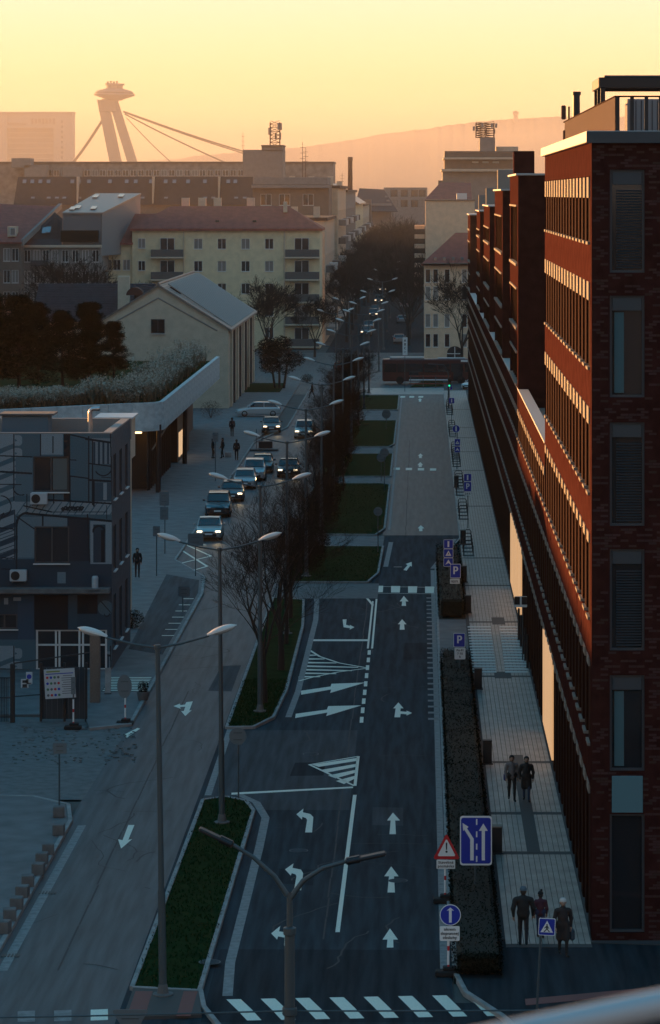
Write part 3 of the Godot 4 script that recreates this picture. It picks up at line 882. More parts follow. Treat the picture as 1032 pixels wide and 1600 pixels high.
func bays(t: Node3D, d0: float, d1: float, levels: Array, top: float, split: bool) -> void:
	# levels: floor heights; each storey has a band of brick and openings between fins
	var pitch := 2.3
	var n := int(round((d1 - d0) / pitch))
	pitch = (d1 - d0) / n
	var fin := MB.new(); var pan := MB.new(); var sil := MB.new()
	var gl := MB.new()
	for li in levels.size():
		var y0: float = levels[li]
		var y1: float = levels[li + 1] if li + 1 < levels.size() else top
		var band := 1.15 if li > 0 else 0.0
		var open_top: float = y1 if li + 1 < levels.size() else top - 1.05
		if li > 0:
			var b := MB.new()
			b.bb(FX, FX + 0.5, y0 - 0.05, y0 + band, d0, d1)
			part("brick_band", b, M.brick_band, t)
		if li + 1 == levels.size():
			var b := MB.new()
			b.bb(FX, FX + 0.5, open_top, top, d0, d1)
			part("brick_band", b, M.brick, t)
		var oy0 := y0 + band; var oy1 := open_top - 0.05
		var g := MB.new()
		g.quad(P(FX + 0.42, oy0, d1), P(FX + 0.42, oy0, d0), P(FX + 0.42, oy1, d0), P(FX + 0.42, oy1, d1))
		part("glazing", g, M.glass, t)
		for i in n:
			var d := d0 + (i + 0.5) * pitch
			var f := fin if not split else MB.new()
			f.bb(FX + 0.03, FX + 0.4, oy0, oy1, d - 0.5, d + 0.5)
			if split: part("fin", f, M.bronze, t)
			var p := pan if not split else MB.new()
			p.bb(FX - 0.03, FX + 0.12, oy1 - [0.3, 0.26, 0.3, 0.5, 0.55, 0.62][li], oy1 + 0.03, d - 0.56, d + 0.56)
			if split: part("blind_panel", p, M.light_metal, t)
			var s := sil if not split else MB.new()
			s.bb(FX - 0.06, FX + 0.3, oy0, oy0 + 0.09, d - 0.56, d + 0.56)
			if split and li > 0: part("sill", s, M.light_metal, t)
	if not split:
		stuff(part("fins", fin, M.bronze, t)); stuff(part("blind_panels", pan, M.light_metal, t)); stuff(part("sills", sil, M.light_metal, t))

func podium() -> void:
	var d0 := 137.05; var d1 := 362.0
	var t := thing("brick_podium", "low three storey brick podium joining the office blocks along the pavement", "building")
	var m := MB.new()
	m.bb(FX + 0.5, FX + 16, 0, 11.6, d0, d1)
	part("core", m, M.brick, t)
	bays(t, d0, d1, [0.0, 4.75, 8.72], 12.6, false)
	var c := MB.new()
	c.bevel(P(FX + 0.25, 12.64, (d0 + d1) / 2), Vector3(0.56, 0.08, d1 - d0), 0.01)
	part("coping", c, M.coping, t)
	var f := MB.new()
	f.bb(FX + 0.5, FX + 4, 11.6, 11.66, d0, 174)
	part("terrace_deck", f, mat("deck", Color(0.35, 0.25, 0.19), 0.8, 0, "fine", 1.0), t)
	var gl := MB.new()
	gl.bb(FX + 1.9, FX + 1.94, 11.66, 12.9, 139, 173)
	part("glass_screen", gl, mat("screen", Color(0.25, 0.25, 0.26), 0.2), t)
	# warm emissive panels along the ground floor
	var warm := glow("panel_glow", Color(1.0, 0.54, 0.23), 0.17, Color(0.3, 0.25, 0.2))
	for q in [[128.5, 138.0, 865], [168.5, 174.0, 820], [175.0, 181.0, 820], [181.6, 188.0, 820]]:
		var s := MB.new()
		s.bb(FX - 0.06, FX + 0.02, 0.55, 4.55, q[0], q[1])
		var o := part("glowing_panel", s, warm, t)

func upper_block(d0: float, d1: float, top: float, label: String, i: int) -> void:
	var t := thing("brick_office_block", label, "building", P(0, 0, 0), "brick office blocks along the pavement")
	var base := 11.62
	var fl := [base, 15.9, 19.4]
	var w := d1 - d0
	var rects := []
	var pier := 1.6
	for k in 3:
		var y: float = fl[k]
		var hgt: float = (fl[k + 1] - 1.35 if k < 2 else top - 1.7) - y
		rects.push_back([pier, y - base + (1.2 if k == 0 else 0.0), w - 2 * pier, hgt - (1.2 if k == 0 else 0.0)])
	var m := MB.new()
	m.facade(P(FX - 0.02, base, d1), Vector3.BACK, w, top - base, rects, 0.5)
	m.quad(P(FX - 0.02, base, d0), P(FX + 14, base, d0), P(FX + 14, top, d0), P(FX - 0.02, top, d0))
	m.quad(P(FX + 14, base, d1), P(FX - 0.02, base, d1), P(FX - 0.02, top, d1), P(FX + 14, top, d1))
	m.quad(P(FX + 14, base, d0), P(FX + 14, base, d1), P(FX + 14, top, d1), P(FX + 14, top, d0))
	m.quad(P(FX - 0.02, top, d0), P(FX + 14, top, d0), P(FX + 14, top, d1), P(FX - 0.02, top, d1))
	part("wall", m, M.brick, t)
	for r in rects:
		var g := MB.new()
		g.quad(P(FX + 0.4, base + r[1], d1 - r[0]), P(FX + 0.4, base + r[1], d0 + r[0]), P(FX + 0.4, base + r[1] + r[3], d0 + r[0]), P(FX + 0.4, base + r[1] + r[3], d1 - r[0]))
		var gn := part("window", g, M.glass, t)
		var s := MB.new()
		s.bb(FX - 0.12, FX + 0.2, base + r[1] - 0.06, base + r[1] + 0.08, d0 + r[0] - 0.1, d1 - r[0] + 0.1)
		s.bb(FX - 0.1, FX + 0.05, base + r[1] + r[3] + 0.002, base + r[1] + r[3] + 0.1, d0 + r[0] - 0.1, d1 - r[0] + 0.1)
		part("sill", s, M.light_metal, gn)
		var f := MB.new()
		var n := int((w - 2 * pier) / 2.3)
		for k in n: f.bb(FX + 0.06, FX + 0.38, base + r[1] + 0.1, base + r[1] + r[3] - 0.02, d0 + pier + 1.0 + k * 2.3, d0 + pier + 1.5 + k * 2.3)
		part("fins", f, M.bronze, gn)
	var c := MB.new()
	c.bevel(P(FX + 7, top + 0.06, (d0 + d1) / 2), Vector3(14.3, 0.12, w + 0.2), 0.02)
	part("coping", c, M.coping, t)
	if i == 0:
		var r := MB.new()
		for k in 7: r.bb(FX + 2.3, FX + 9, top + 0.2 + k * 0.24, top + 0.24 + k * 0.24, d0 + 1.0, d0 + 1.04)
		for k in 6: r.bb(FX + 2.3 + k * 1.25, FX + 2.36 + k * 1.25, top + 0.1, top + 1.75, d0 + 0.98, d0 + 1.06)
		for k in 7: r.bb(FX + 2.3, FX + 2.34, top + 0.2 + k * 0.24, top + 0.24 + k * 0.24, d0 + 1.04, d1 - 1)
		part("roof_railing", r, M.dark_metal, t)
	if i < 4:
		var p := MB.new()
		p.bevel(P(FX + 0.7, top + 0.8, d1 - 3), Vector3(1.2, 1.4, 1.6), 0.03)
		part("roof_box", p, M.brick_band if i == 0 else M.light_metal, t)
func mural() -> ImageTexture: # paint on the front wall; drawn in pixels of an enlarged view, 0..790 by 160..1600
	var W := 512; var Hh := 960
	var s := 512.0 / 790.0
	var im := Image.create_empty(W, Hh, false, Image.FORMAT_RGB8)
	var pale := Color(0.26, 0.32, 0.35).linear_to_srgb(); var mid := Color(0.07, 0.14, 0.175).linear_to_srgb()
	var blue := Color(0.018, 0.05, 0.078).linear_to_srgb(); var navy := Color(0.006, 0.011, 0.017).linear_to_srgb()
	im.fill(mid)
	var R := func(x0: float, y0: float, x1: float, y1: float, c: Color) -> void:
		im.fill_rect(Rect2i(int(x0 * s), int((y0 - 160) * s), maxi(1, int((x1 - x0) * s)), maxi(1, int((y1 - y0) * s))), c)
	var L := func(x0: float, y0: float, x1: float, y1: float, w: float, c: Color) -> void:
		var n := int(Vector2(x1 - x0, y1 - y0).length() / 2) + 1
		for k in n + 1:
			var q := Vector2(x0, y0).lerp(Vector2(x1, y1), float(k) / n)
			im.fill_rect(Rect2i(int((q.x - w / 2) * s), int((q.y - w / 2 - 160) * s), maxi(1, int(w * s)), maxi(1, int(w * s))), c)
	var C := func(x: float, y: float, r: float, a0: float, a1: float, w: float, c: Color) -> void:
		for k in 90:
			var a := lerpf(a0, a1, k / 89.0)
			im.fill_rect(Rect2i(int((x + cos(a) * r - w / 2) * s), int((y + sin(a) * r - w / 2 - 160) * s), maxi(1, int(w * s)), maxi(1, int(w * s))), c)
	R.call(0, 1040, 790, 1230, blue); R.call(0, 1230, 790, 1600, blue.lerp(mid, 0.2))
	R.call(0, 160, 105, 1040, pale)
	for k in 12: L.call(-20, 300 + k * 92.0, 120, 245 + k * 92.0, 26, mid if k < 5 else blue)
	for k in 4: C.call(120, 215 + k * 90.0, 22, -1.6, 1.6, 30, pale)
	R.call(110, 330, 230, 600, mid.lerp(pale, 0.25)); R.call(280, 170, 440, 315, pale); R.call(640, 200, 780, 380, pale.lerp(mid, 0.3))
	for k in 4: R.call(650 + k * 32.0, 225, 665 + k * 32.0, 380, blue)
	R.call(445, 160, 490, 640, navy); R.call(490, 170, 620, 640, mid)
	R.call(640, 510, 780, 640, mid.lerp(blue, 0.5)); R.call(720, 510, 745, 630, pale)
	R.call(100, 640, 790, 730, pale)
	for k in 14: L.call(120 + k * 50.0, 730, 180 + k * 50.0, 645, 7, mid)
	R.call(125, 745, 470, 1030, mid.lerp(pale, 0.5)); R.call(470, 750, 625, 1055, navy.lerp(blue, 0.5))
	R.call(630, 775, 780, 1075, pale); R.call(650, 800, 735, 1065, blue); R.call(705, 840, 730, 1065, navy)
	R.call(400, 1130, 460, 1210, pale.lerp(mid, 0.4))
	for l in [[100, 160, 100, 630, 9], [0, 322, 225, 330, 9], [0, 432, 220, 445, 13], [285, 170, 285, 320, 9], [370, 190, 370, 300, 8], [490, 350, 530, 352, 7], [490, 463, 620, 480, 9], [490, 175, 620, 205, 9], [600, 205, 770, 230, 13], [620, 190, 620, 640, 9], [645, 210, 645, 660, 9], [620, 375, 775, 395, 8], [620, 490, 780, 500, 13], [655, 500, 655, 670, 11], [330, 628, 785, 655, 12], [190, 590, 190, 690, 7], [170, 670, 360, 712, 8], [375, 590, 375, 650, 8], [490, 470, 490, 680, 8], [105, 700, 105, 1040, 7], [118, 770, 118, 1130, 11], [180, 722, 790, 778, 15], [120, 745, 240, 830, 7], [300, 740, 300, 805, 11], [610, 730, 625, 1060, 8], [0, 822, 105, 832, 8], [0, 1030, 105, 1036, 7], [0, 1108, 120, 1112, 7], [360, 712, 740, 712, 5], [745, 670, 745, 760, 6], [0, 520, 150, 522, 7], [710, 470, 770, 475, 6], [770, 160, 785, 800, 8]]:
		L.call(l[0], l[1], l[2], l[3], l[4], navy)
	for k in 9: L.call(90, 1000.0 - k * 2, 90, 1000.0 - k * 2, 2, mid)
	for k in 11: L.call(0, 850 + k * 26.0, 105, 812 + k * 26.0, 6, blue)
	C.call(5, 675, 75, -1.5, 1.5, 7, navy); L.call(0, 775, 30, 720, 6, navy); L.call(30, 720, 32, 750, 6, navy); L.call(30, 720, 5, 735, 6, navy)
	C.call(195, 790, 72, PI, PI * 1.5, 12, navy); C.call(720, 400, 60, 0.2, 2.6, 7, navy); C.call(690, 850, 40, PI, TAU, 12, navy)
	C.call(150, 540, 55, 1.2, 3.1, 7, navy)
	for k in 40: # the scrawled black tag
		var x := 430.0 + k * 3.7
		L.call(x, 690 + sin(k * 1.9) * 14, x + 9, 688 + sin(k * 2.7 + 1) * 12, 9, navy)
	# ground floor: painted face of shapes
	R.call(125, 1300, 240, 1600, Color(0.03, 0.08, 0.13).linear_to_srgb()); R.call(240, 1290, 475, 1530, navy); R.call(500, 1290, 680, 1420, navy); R.call(480, 1290, 540, 1600, mid.lerp(blue, 0.6))
	for k in 8: C.call(735, 1380, 6 + k * 6.0, 0, TAU, 9, mid.lerp(pale, 0.1))
	L.call(700, 1330, 770, 1410, 6, navy); C.call(745, 1420, 18, 0, 3, 5, navy)
	R.call(30, 1310, 60, 1355, pale); R.call(95, 1305, 150, 1330, pale); R.call(75, 1435, 120, 1465, pale)
	return ImageTexture.create_from_image(im)

func air_unit(pos: Vector3, label: String, turn := 0.0) -> void:
	var t := thing("air_conditioner", label, "air conditioner", pos, "", turn)
	var m := MB.new()
	m.bevel(Vector3(0, 0.3, 0.18), Vector3(0.82, 0.56, 0.3), 0.025)
	part("housing", m, mat("ac_white", Color(0.4, 0.42, 0.43), 0.5), t)
	var f := MB.new()
	for k in 4:
		var r := 0.06 + k * 0.05
		var pts := []; var rad := []
		for i in 17:
			pts.push_back(Vector3(-0.14 + cos(TAU * i / 16) * r, 0.3 + sin(TAU * i / 16) * r, 0.345)); rad.push_back(0.008)
		f.tube(pts, rad, 4, false)
	part("fan_grille", f, M.dark_metal, t)
	var d := MB.new()
	d.lathe([[0.22, 0], [0.22, 0.012], [0, 0.012]], 20)
	part("fan", d, M.black, t, Transform3D(Basis(Vector3.RIGHT, PI / 2), Vector3(-0.14, 0.3, 0.325)))
	var b := MB.new()
	for x in [-0.3, 0.3]: b.box(Vector3(x, -0.02, 0.17), Vector3(0.04, 0.04, 0.36))
	part("bracket", b, M.galv, t)

func left_side() -> void:
	painted_house()
	pavilion()
	gable_hall()
	shading_blocks()
	terrace()

func painted_house() -> void:
	var d := 156.0; var d2 := 166.0
	var x1 := -15.07; var x0 := -34.0; var top := 11.6
	var t := thing("painted_house", "two storey house with a pale and navy abstract mural and flat roof", "building")
	var Q := func(zx: float, zy: float) -> Vector2: # enlarged view pixel -> (x, y) on the front wall
		var p := at(zx / 4.445, 640 + zy / 4.445, d)
		return Vector2(p.x, p.y)
	var rects := []
	for r in [[232, 325, 478, 572], [240, 812, 482, 1068], [-60, 1420, 122, 1525], [250, 1530, 745, 1820]]:
		var a: Vector2 = Q.call(r[0], r[3]); var b: Vector2 = Q.call(r[2], r[1])
		rects.push_back([a.x - x0, maxf(a.y, 0.1), b.x - a.x, b.y - maxf(a.y, 0.1)])
	var wl := MB.new()
	wl.facade(P(x0, 0, d), Vector3.RIGHT, x1 - x0, top, rects, 0.22)
	# lay the mural over the part of the wall that shows
	var tl: Vector2 = Q.call(0, 160); var br: Vector2 = Q.call(790, 1640)
	for i in wl.v.size():
		wl.uv[i] = Vector2((wl.v[i].x - tl.x) / (br.x - tl.x), (wl.v[i].y - tl.y) / (br.y - tl.y))
	var mm := StandardMaterial3D.new()
	mm.albedo_texture = mural(); mm.roughness = 0.85
	mm.detail_enabled = true; mm.detail_albedo = tex.fine; mm.detail_blend_mode = BaseMaterial3D.BLEND_MODE_MUL
	mm.detail_uv_layer = BaseMaterial3D.DETAIL_UV_2; mm.uv2_triplanar = true; mm.uv2_world_triplanar = true; mm.uv2_scale = Vector3.ONE / 1.5
	part("painted_wall", wl, mm, t)
	# street side wall: openings between painted pilasters
	var sr := []
	for k in 3:
		for q in [[1.0, 1.0, 2.6], [1.0, 4.8, 2.2], [1.0, 8.3, 2.2]]: sr.push_back([0.9 + k * 3.1, q[1], 1.3, q[2]])
	var sw := MB.new()
	sw.facade(P(x1, 0, d), Vector3.FORWARD, d2 - d, top, sr, 0.25)
	sw.quad(P(x1, 0, d2), P(x0, 0, d2), P(x0, top, d2), P(x1, top, d2))
	sw.quad(P(x0, 0, d2), P(x0, 0, d), P(x0, top, d), P(x0, top, d2))
	part("side_wall", sw, mat("house_blue", Color(0.045, 0.07, 0.09), 0.85, 0, "fine", 1.0, "coarse", 3.0), t)
	for r in sr: window(t, P(x1, r[1], d + r[0]), Vector3.FORWARD, r[2], r[3], "dark_near")
	for i in 2:
		var r: Array = rects[i]
		var wn := window(t, P(x0 + r[0], r[1], d), Vector3.RIGHT, r[2], r[3], "dark_near")
		if i == 0:
			var c := MB.new()
			c.box(Vector3(r[2] * 0.75, r[3] / 2, -0.105), Vector3(r[2] * 0.4, r[3] - 0.2, 0.01))
			part("blind", c, mat("blind_grey", Color(0.1, 0.12, 0.12), 0.9), wn)
	window(t, P(x0 + rects[2][0], rects[2][1], d), Vector3.RIGHT, rects[2][2], rects[2][3], "dark_near")
	var e: Array = rects[3] # glazed entrance
	var o := P(x0 + e[0], e[1], d)
	var ef := MB.new()
	for k in [0.0, 0.28, 0.33, 0.61, 0.66, 1.0]: ef.box(o + Vector3(e[2] * clampf(k, 0.015, 0.985), e[3] / 2, -0.1), Vector3(0.09, e[3], 0.08))
	for k in [0.012, 0.62, 0.985]: ef.box(o + Vector3(e[2] / 2, e[3] * k, -0.1), Vector3(e[2], 0.08, 0.07))
	var en := part("glazed_entrance", ef, M.frame_white, t)
	var eg := MB.new()
	eg.quad(o + Vector3(0, 0, -0.14), o + Vector3(e[2], 0, -0.14), o + Vector3(e[2], e[3], -0.14), o + Vector3(0, e[3], -0.14))
	part("pane", eg, M.glass, en)
	# ledge over the ground floor
	var a: Vector2 = Q.call(0, 1275); var b: Vector2 = Q.call(770, 1225)
	var lg := MB.new()
	lg.bevel(P((x0 + b.x) / 2, (a.y + b.y) / 2, d - 0.35), Vector3(b.x - x0, b.y - a.y - 0.1, 0.7), 0.02)
	part("ledge", lg, M.concrete_dark, t)
	# roof behind its parapet
	var pr := MB.new()
	pr.bb(x0, x1 - 0.01, 10.55, 10.6, d + 0.3, d2 - 0.3)
	part("roof", pr, M.roof_dark, t)
	var pp := MB.new()
	pp.bb(x1 - 0.45, x1 - 0.02, 10.6, top + 0.065, d + 0.3, d2 - 0.05); pp.bb(x0, x1 - 0.02, 10.6, top + 0.06, d + 0.02, d + 0.3); pp.bb(x0, x1 + 0.05, 10.6, top + 0.075, d2 - 0.35, d2 + 0.1)
	part("parapet", pp, mat("parapet", Color(0.22, 0.21, 0.2), 0.7, 0, "fine", 1.0), t)
	air_unit(P(at(62, 0, d).x, at(0, 788, d).y, d), "air conditioner under the upper window of the mural house")
	air_unit(P(at(30, 0, d).x, at(0, 908, d).y, d - 0.02), "air conditioner standing on the ledge of the mural house")
	var dc := thing("wall_lantern", "small white cylinder box at the end of the mural house ledge", "lantern", P(at(150, 0, d).x, at(0, 921, d).y, d - 0.35))
	var dm := MB.new()
	dm.lathe([[0.14, 0], [0.16, 0.05], [0.16, 0.62], [0.12, 0.7], [0, 0.7]], 12)
	part("drum", dm, mat("ac_white", Color(0.4, 0.42, 0.43)), dc)
	var db := MB.new()
	db.box(Vector3(0, 0.02, 0.1), Vector3(0.5, 0.04, 0.5))
	part("bracket", db, M.galv, dc)
	var vp := thing("vent_pipe", "bent steel vent pipe rising from the mural house roof", "vent pipe", P(at(141, 0, 161).x, 10.6, 161))
	var vm := MB.new()
	vm.tube([Vector3.ZERO, Vector3(0, 1.65, 0), Vector3(0.03, 1.8, 0), Vector3(0.12, 1.88, 0), Vector3(0.5, 1.9, 0)], [0.11, 0.11, 0.11, 0.11, 0.12], 10)
	part("pipe", vm, mat("steel", Color(0.5, 0.5, 0.5), 0.3, 0.8), vp)
	var rb := thing("roof_hatch", "blue roof hatch box at the back of the mural house roof", "roof hatch", P(-20.2, 10.6, 164))
	var rm := MB.new()
	rm.bevel(Vector3(0, 0.7, 0), Vector3(2.4, 1.4, 1.6), 0.04)
	part("housing", rm, mat("hatch_blue", Color(0.07, 0.13, 0.17), 0.7), rb)
	var rl := MB.new()
	rl.bevel(Vector3(0.1, 1.45, 0), Vector3(2.8, 0.1, 1.9), 0.02)
	part("lid", rl, M.concrete_dark, rb)

func pavilion() -> void:
	var t := thing("garden_pavilion", "low pavilion with a curved pale concrete rim and planted roof", "building")
	var path := []
	for k in 13: # rim outline, from the far street end round the corner to the left
		var a := lerpf(0.0, 1.42, k / 12.0)
		path.push_back(Vector2(-22.6 + 2.6 * cos(a), 249.5 - 2.6 * sin(a)))
	path.push_front(Vector2(-20.0, 318)); path.push_back(Vector2(-33, 238.5)); path.push_back(Vector2(-52, 234))
	var rim := MB.new()
	var top := 7.15; var bot := 4.95
	for i in path.size() - 1:
		var a: Vector2 = path[i]; var b: Vector2 = path[i + 1]
		var n := int(ceil(a.distance_to(b) / 2.4))
		for k in n:
			var p := a.lerp(b, float(k) / n); var q := a.lerp(b, (k + 0.985 if a.distance_to(b) > 3 else k + 1.0) / n)
			var inn := (b - a).normalized().orthogonal()
			if inn.x > 0 and absf(inn.x) > absf(inn.y): inn = -inn
			if inn.y < 0 and absf(inn.y) >= absf(inn.x): inn = -inn
			var pi := p + inn * 0.35; var qi := q + inn * 0.35
			var f := func(w: Vector2, y: float) -> Vector3: return Vector3(w.x, y, -w.y)
			var m := MB.new()
			m.hexa([f.call(q, bot), f.call(p, bot), f.call(pi, bot), f.call(qi, bot), f.call(q, top), f.call(p, top), f.call(pi, top), f.call(qi, top)])
			part("rim_panel", m, M.concrete_pale, t)
	var roof := PackedVector2Array()
	for p in path: roof.push_back(Vector2(p.x, -p.y))
	roof.push_back(Vector2(-52, -318))
	part("roof_slab", _slab(Geometry2D.offset_polygon(roof, -0.25)[0], 5.2, 6.6), M.concrete_dark, t)
	part("roof_lawn", _slab(Geometry2D.offset_polygon(roof, -0.6)[0], 6.6, 6.75), M.grass, t)
	# glazed street front with mullions and slanting columns
	var gl := MB.new()
	gl.bb(-21.4, -21.3, 0.12, 5.3, 250, 272)
	part("glazing", gl, M.glass, t)
	for k in 12:
		var b := MB.new()
		b.bb(-21.3, -21.18, 0.12, 5.3, 250.5 + k * 1.85, 250.62 + k * 1.85)
		part("mullion", b, M.dark_metal, t)
	var dk := MB.new()
	dk.bb(-21.8, -21.0, 0.12, 5.3, 276, 290)
	part("dark_wall", dk, M.dark_metal, t)
	for q in [[-40, -21.4, 251.8, 253.4], [-40, -22.5, 290, 316]]:
		var dw := MB.new()
		dw.bb(q[0], q[1], 0.12, 5.3, q[2], q[3])
		part("dark_wall", dw, M.dark_metal, t)
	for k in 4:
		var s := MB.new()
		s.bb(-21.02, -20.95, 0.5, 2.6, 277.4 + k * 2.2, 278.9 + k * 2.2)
		part("reflection_panel", s, glow("reflected_glow", Color(1.0, 0.62, 0.32), 0.2, Color(0.3, 0.25, 0.2)), t)  # reflection of the sunlit facade opposite, put in as glowing panels
	for q in [[-20.4, 248.5], [-20.3, 275]]:
		var c := MB.new()
		c.tube([P(q[0], 0.1, q[1]), P(q[0] + 0.05, 5.4, q[1])], [0.2, 0.2], 10)
		part("column", c, M.dark_metal, t)
	var br := MB.new()
	br.bar(P(-21.1, 3.2, 251), P(-20.9, 4.6, 271), 0.07)
	part("brace", br, M.galv, t)
	var wl := MB.new()
	wl.bevel(P(-22.2, 4.7, 249.4), Vector3(0.9, 0.14, 0.14), 0.03)
	part("warm_lamp", wl, glow("lamp_warm", Color(1.0, 0.6, 0.28), 1.0), t)
	var li := OmniLight3D.new()
	li.position = P(-22.2, 4.5, 249.0); li.light_color = Color(1, 0.7, 0.4); li.light_energy = 0.3; li.light_size = 0.3; li.shadow_enabled = true
	li.name = "lamp_light"
	t.add_child(li)
	# small end wall that stands beyond the mural house
	var ew := thing("end_wall", "short pale rendered wall between the mural house and the pavilion", "wall", P(0, 0, 0))
	var em := MB.new()
	em.bb(-16.2, -15.6, 0.1, 9.4, 172, 172.6); em.bb(-17.5, -15.62, 9.0, 11.2, 171.9, 175)
	part("slab", em, M.cream_wall, ew)
	var ec := MB.new()
	ec.bevel(P(-16.5, 11.26, 173.4), Vector3(2.1, 0.12, 3.4), 0.02)
	part("coping", ec, M.frame_white, ew)

func gable_hall() -> void:
	var d := 346.0; var d2 := 400.0
	var xr := -20.8; var xm := -28.4; var xl := -36.0
	var ye := 8.6; var yr := 13.3
	var t := thing("gable_hall", "long cream hall with a plain gable end and pale tiled roof", "building")
	var m := MB.new()
	var wx := at(247, 0, d).x; var wy := at(0, 521, d).y
	m.facade(P(xl, 0, d), Vector3.RIGHT, xr - xl, ye, [], 0.25)
	m.tri(P(xl, ye, d), P(xr, ye, d), P(xm, yr, d))
	m.quad(P(xr, 0, d), P(xr, 0, d2), P(xr, ye, d2), P(xr, ye, d))
	m.quad(P(xl, 0, d2), P(xl, 0, d), P(xl, ye, d), P(xl, ye, d2))
	m.quad(P(xr, 0, d2), P(xl, 0, d2), P(xl, ye, d2), P(xr, ye, d2))
	m.tri(P(xr, ye, d2), P(xl, ye, d2), P(xm, yr, d2))
	part("wall", m, M.cream_wall, t)
	window(t, P(wx - 0.75, wy, d - 0.14), Vector3.RIGHT, 1.5, 1.55, "dark_far")
	var tr := MB.new() # raised moulding following the gable
	tr.bar(P(xl + 1.2, ye - 0.1, d - 0.02), P(xm, yr - 1.25, d - 0.02), 0.07); tr.bar(P(xm, yr - 1.25, d - 0.02), P(xr - 1.2, ye - 0.1, d - 0.02), 0.07)
	part("moulding", tr, M.grey_wall, t)
	for k in 9:
		var b := MB.new()
		b.bb(xr, xr + 0.22, 0.1, ye - 0.2, d + 3 + k * 5.8, d + 3.9 + k * 5.8)
		part("pilaster", b, M.frame_dark if k % 2 else M.cream_wall, t)
	var r1 := MB.new(); var r2 := MB.new()
	var ov := 0.35
	for sd in [[xr + ov, 1], [xl - ov, -1]]:
		var e: float = sd[0]
		var ey := ye - ov * (yr - ye) / (xr - xm)
		var a := P(e, ey + 0.2, d - 0.25); var b := P(e, ey + 0.2, d2 + 0.2); var c := P(xm, yr + 0.2, d2 + 0.2); var f := P(xm, yr + 0.2, d - 0.25)
		var q := MB.new()
		var dn := Vector3(0, -0.2, 0)
		if sd[1] == 1: q.hexa([a + dn, b + dn, c + dn, f + dn, a, b, c, f])
		else: q.hexa([f + dn, c + dn, b + dn, a + dn, f, c, b, a])
		part("roof_slope", q, M.tile_clay, t)
	# tile courses on the slope that shows, each with its own run of ribs
	var slope := Vector3(xr + ov - xm, -(yr - ye) * (1 + ov / (xr - xm)), 0)
	var up := Vector3(-slope.y, slope.x, 0).normalized()
	for k in 26:
		var c := MB.new()
		var o := Vector3(xm, yr + 0.2, 0) + slope * ((k + 0.5) / 26.0) + up * 0.02
		c.box(o + Vector3(0, 0, -(d + d2) / 2), Vector3(slope.length() / 26 * 0.92, 0.05, d2 - d + 0.4), Basis(slope.normalized(), up, Vector3(0, 0, 1)).rotated(Vector3(0, 0, 1), 0.05))
		part("tile_course", c, M.tile_clay, t)
	for k in 22:
		var c := MB.new()
		var dd := d + 4.0 + k * 2.2
		c.bar(P(xm + 0.6, yr, dd) + up * 0.3 - Vector3(0, 0.05, 0), Vector3(xm, yr + 0.2, -dd) + slope * 0.97 + up * 0.09, 0.11, 6)
		part("roof_rib", c, mat("rib", Color(0.42, 0.37, 0.33), 0.35), t)
	var rd := MB.new()
	rd.tube([P(xm, yr + 0.27, d - 0.3), P(xm, yr + 0.27, d2 + 0.25)], [0.16, 0.16], 8)
	part("ridge", rd, M.tile_clay, t)
	for e in [[212.0, 461.0], [270.0, 460.0]]: # two cowls
		var cw := thing("roof_cowl", ["round dark roof cowl left of the hall's gable peak", "round dark roof cowl on the hall's tiled slope"][0 if e[0] < 230 else 1], "roof cowl", at(e[0], e[1], 352))
		var c := MB.new()
		for i in 10:
			var a0 := PI * i / 10; var a1 := PI * (i + 1) / 10
			var f := func(a: float, z: float) -> Vector3: return Vector3(-cos(a) * 0.95, sin(a) * 0.85, z)
			c.quad(f.call(a0, 0.9), f.call(a0, -0.9), f.call(a1, -0.9), f.call(a1, 0.9))
			c.tri(f.call(a0, -0.9), Vector3(0, 0, -0.9), f.call(a1, -0.9)); c.tri(f.call(a1, 0.85), Vector3(0, 0, 0.85), f.call(a0, 0.85))
		part("hood", c, M.rust, cw)
		var p := MB.new()
		p.bar(Vector3(0.2, -2.2, 0), Vector3(0.2, 0.1, 0), 0.35, 10)
		part("shaft", p, M.dark_metal, cw)
	# lower house behind with a blue tiled roof
	var h := thing("tiled_house", "low house with a blue grey tiled roof and square chimney", "house")
	var hm := MB.new()
	hm.bb(at(58, 0, 372).x, at(190, 0, 372).x, 0, 8.4, 372, 386)
	part("wall", hm, M.cream_wall, h)
	var hr := MB.new()
	var y0 := 8.4; var y1 := at(0, 443, 379).y
	var xa := at(50, 0, 372).x; var xb := at(236, 0, 372).x
	hr.quad(P(xa, y0, 371.4), P(xb, y0, 371.4), P(xb, y1, 379), P(xa, y1, 379)); hr.quad(P(xb, y0, 387), P(xa, y0, 387), P(xa, y1, 379), P(xb, y1, 379))
	hr.tri(P(xa, y0, 387), P(xa, y0, 371.4), P(xa, y1, 379)); hr.tri(P(xb, y0, 371.4), P(xb, y0, 387), P(xb, y1, 379))
	var hp := part("roof", hr, M.roof_blue, h)
	for k in 16:
		var c := MB.new()
		var f := (k + 0.5) / 16.0
		c.box(P((xa + xb) / 2, lerpf(y0, y1, f) + 0.05, lerpf(371.4, 379, f)), Vector3(xb - xa, 0.07, 0.36))
		part("tile_course", c, M.roof_blue, hp)
	var hc := MB.new()
	hc.bevel(at(194, 462, 373) , Vector3(1.35, 4.6, 1.2), 0.04)
	part("chimney", hc, M.cream_wall, h)
	for k in 3: window(h, P(at(70 + k * 40.0, 0, 372).x, 5.6, 371.98), Vector3.RIGHT, 1.3, 1.5, "white_far_bare")

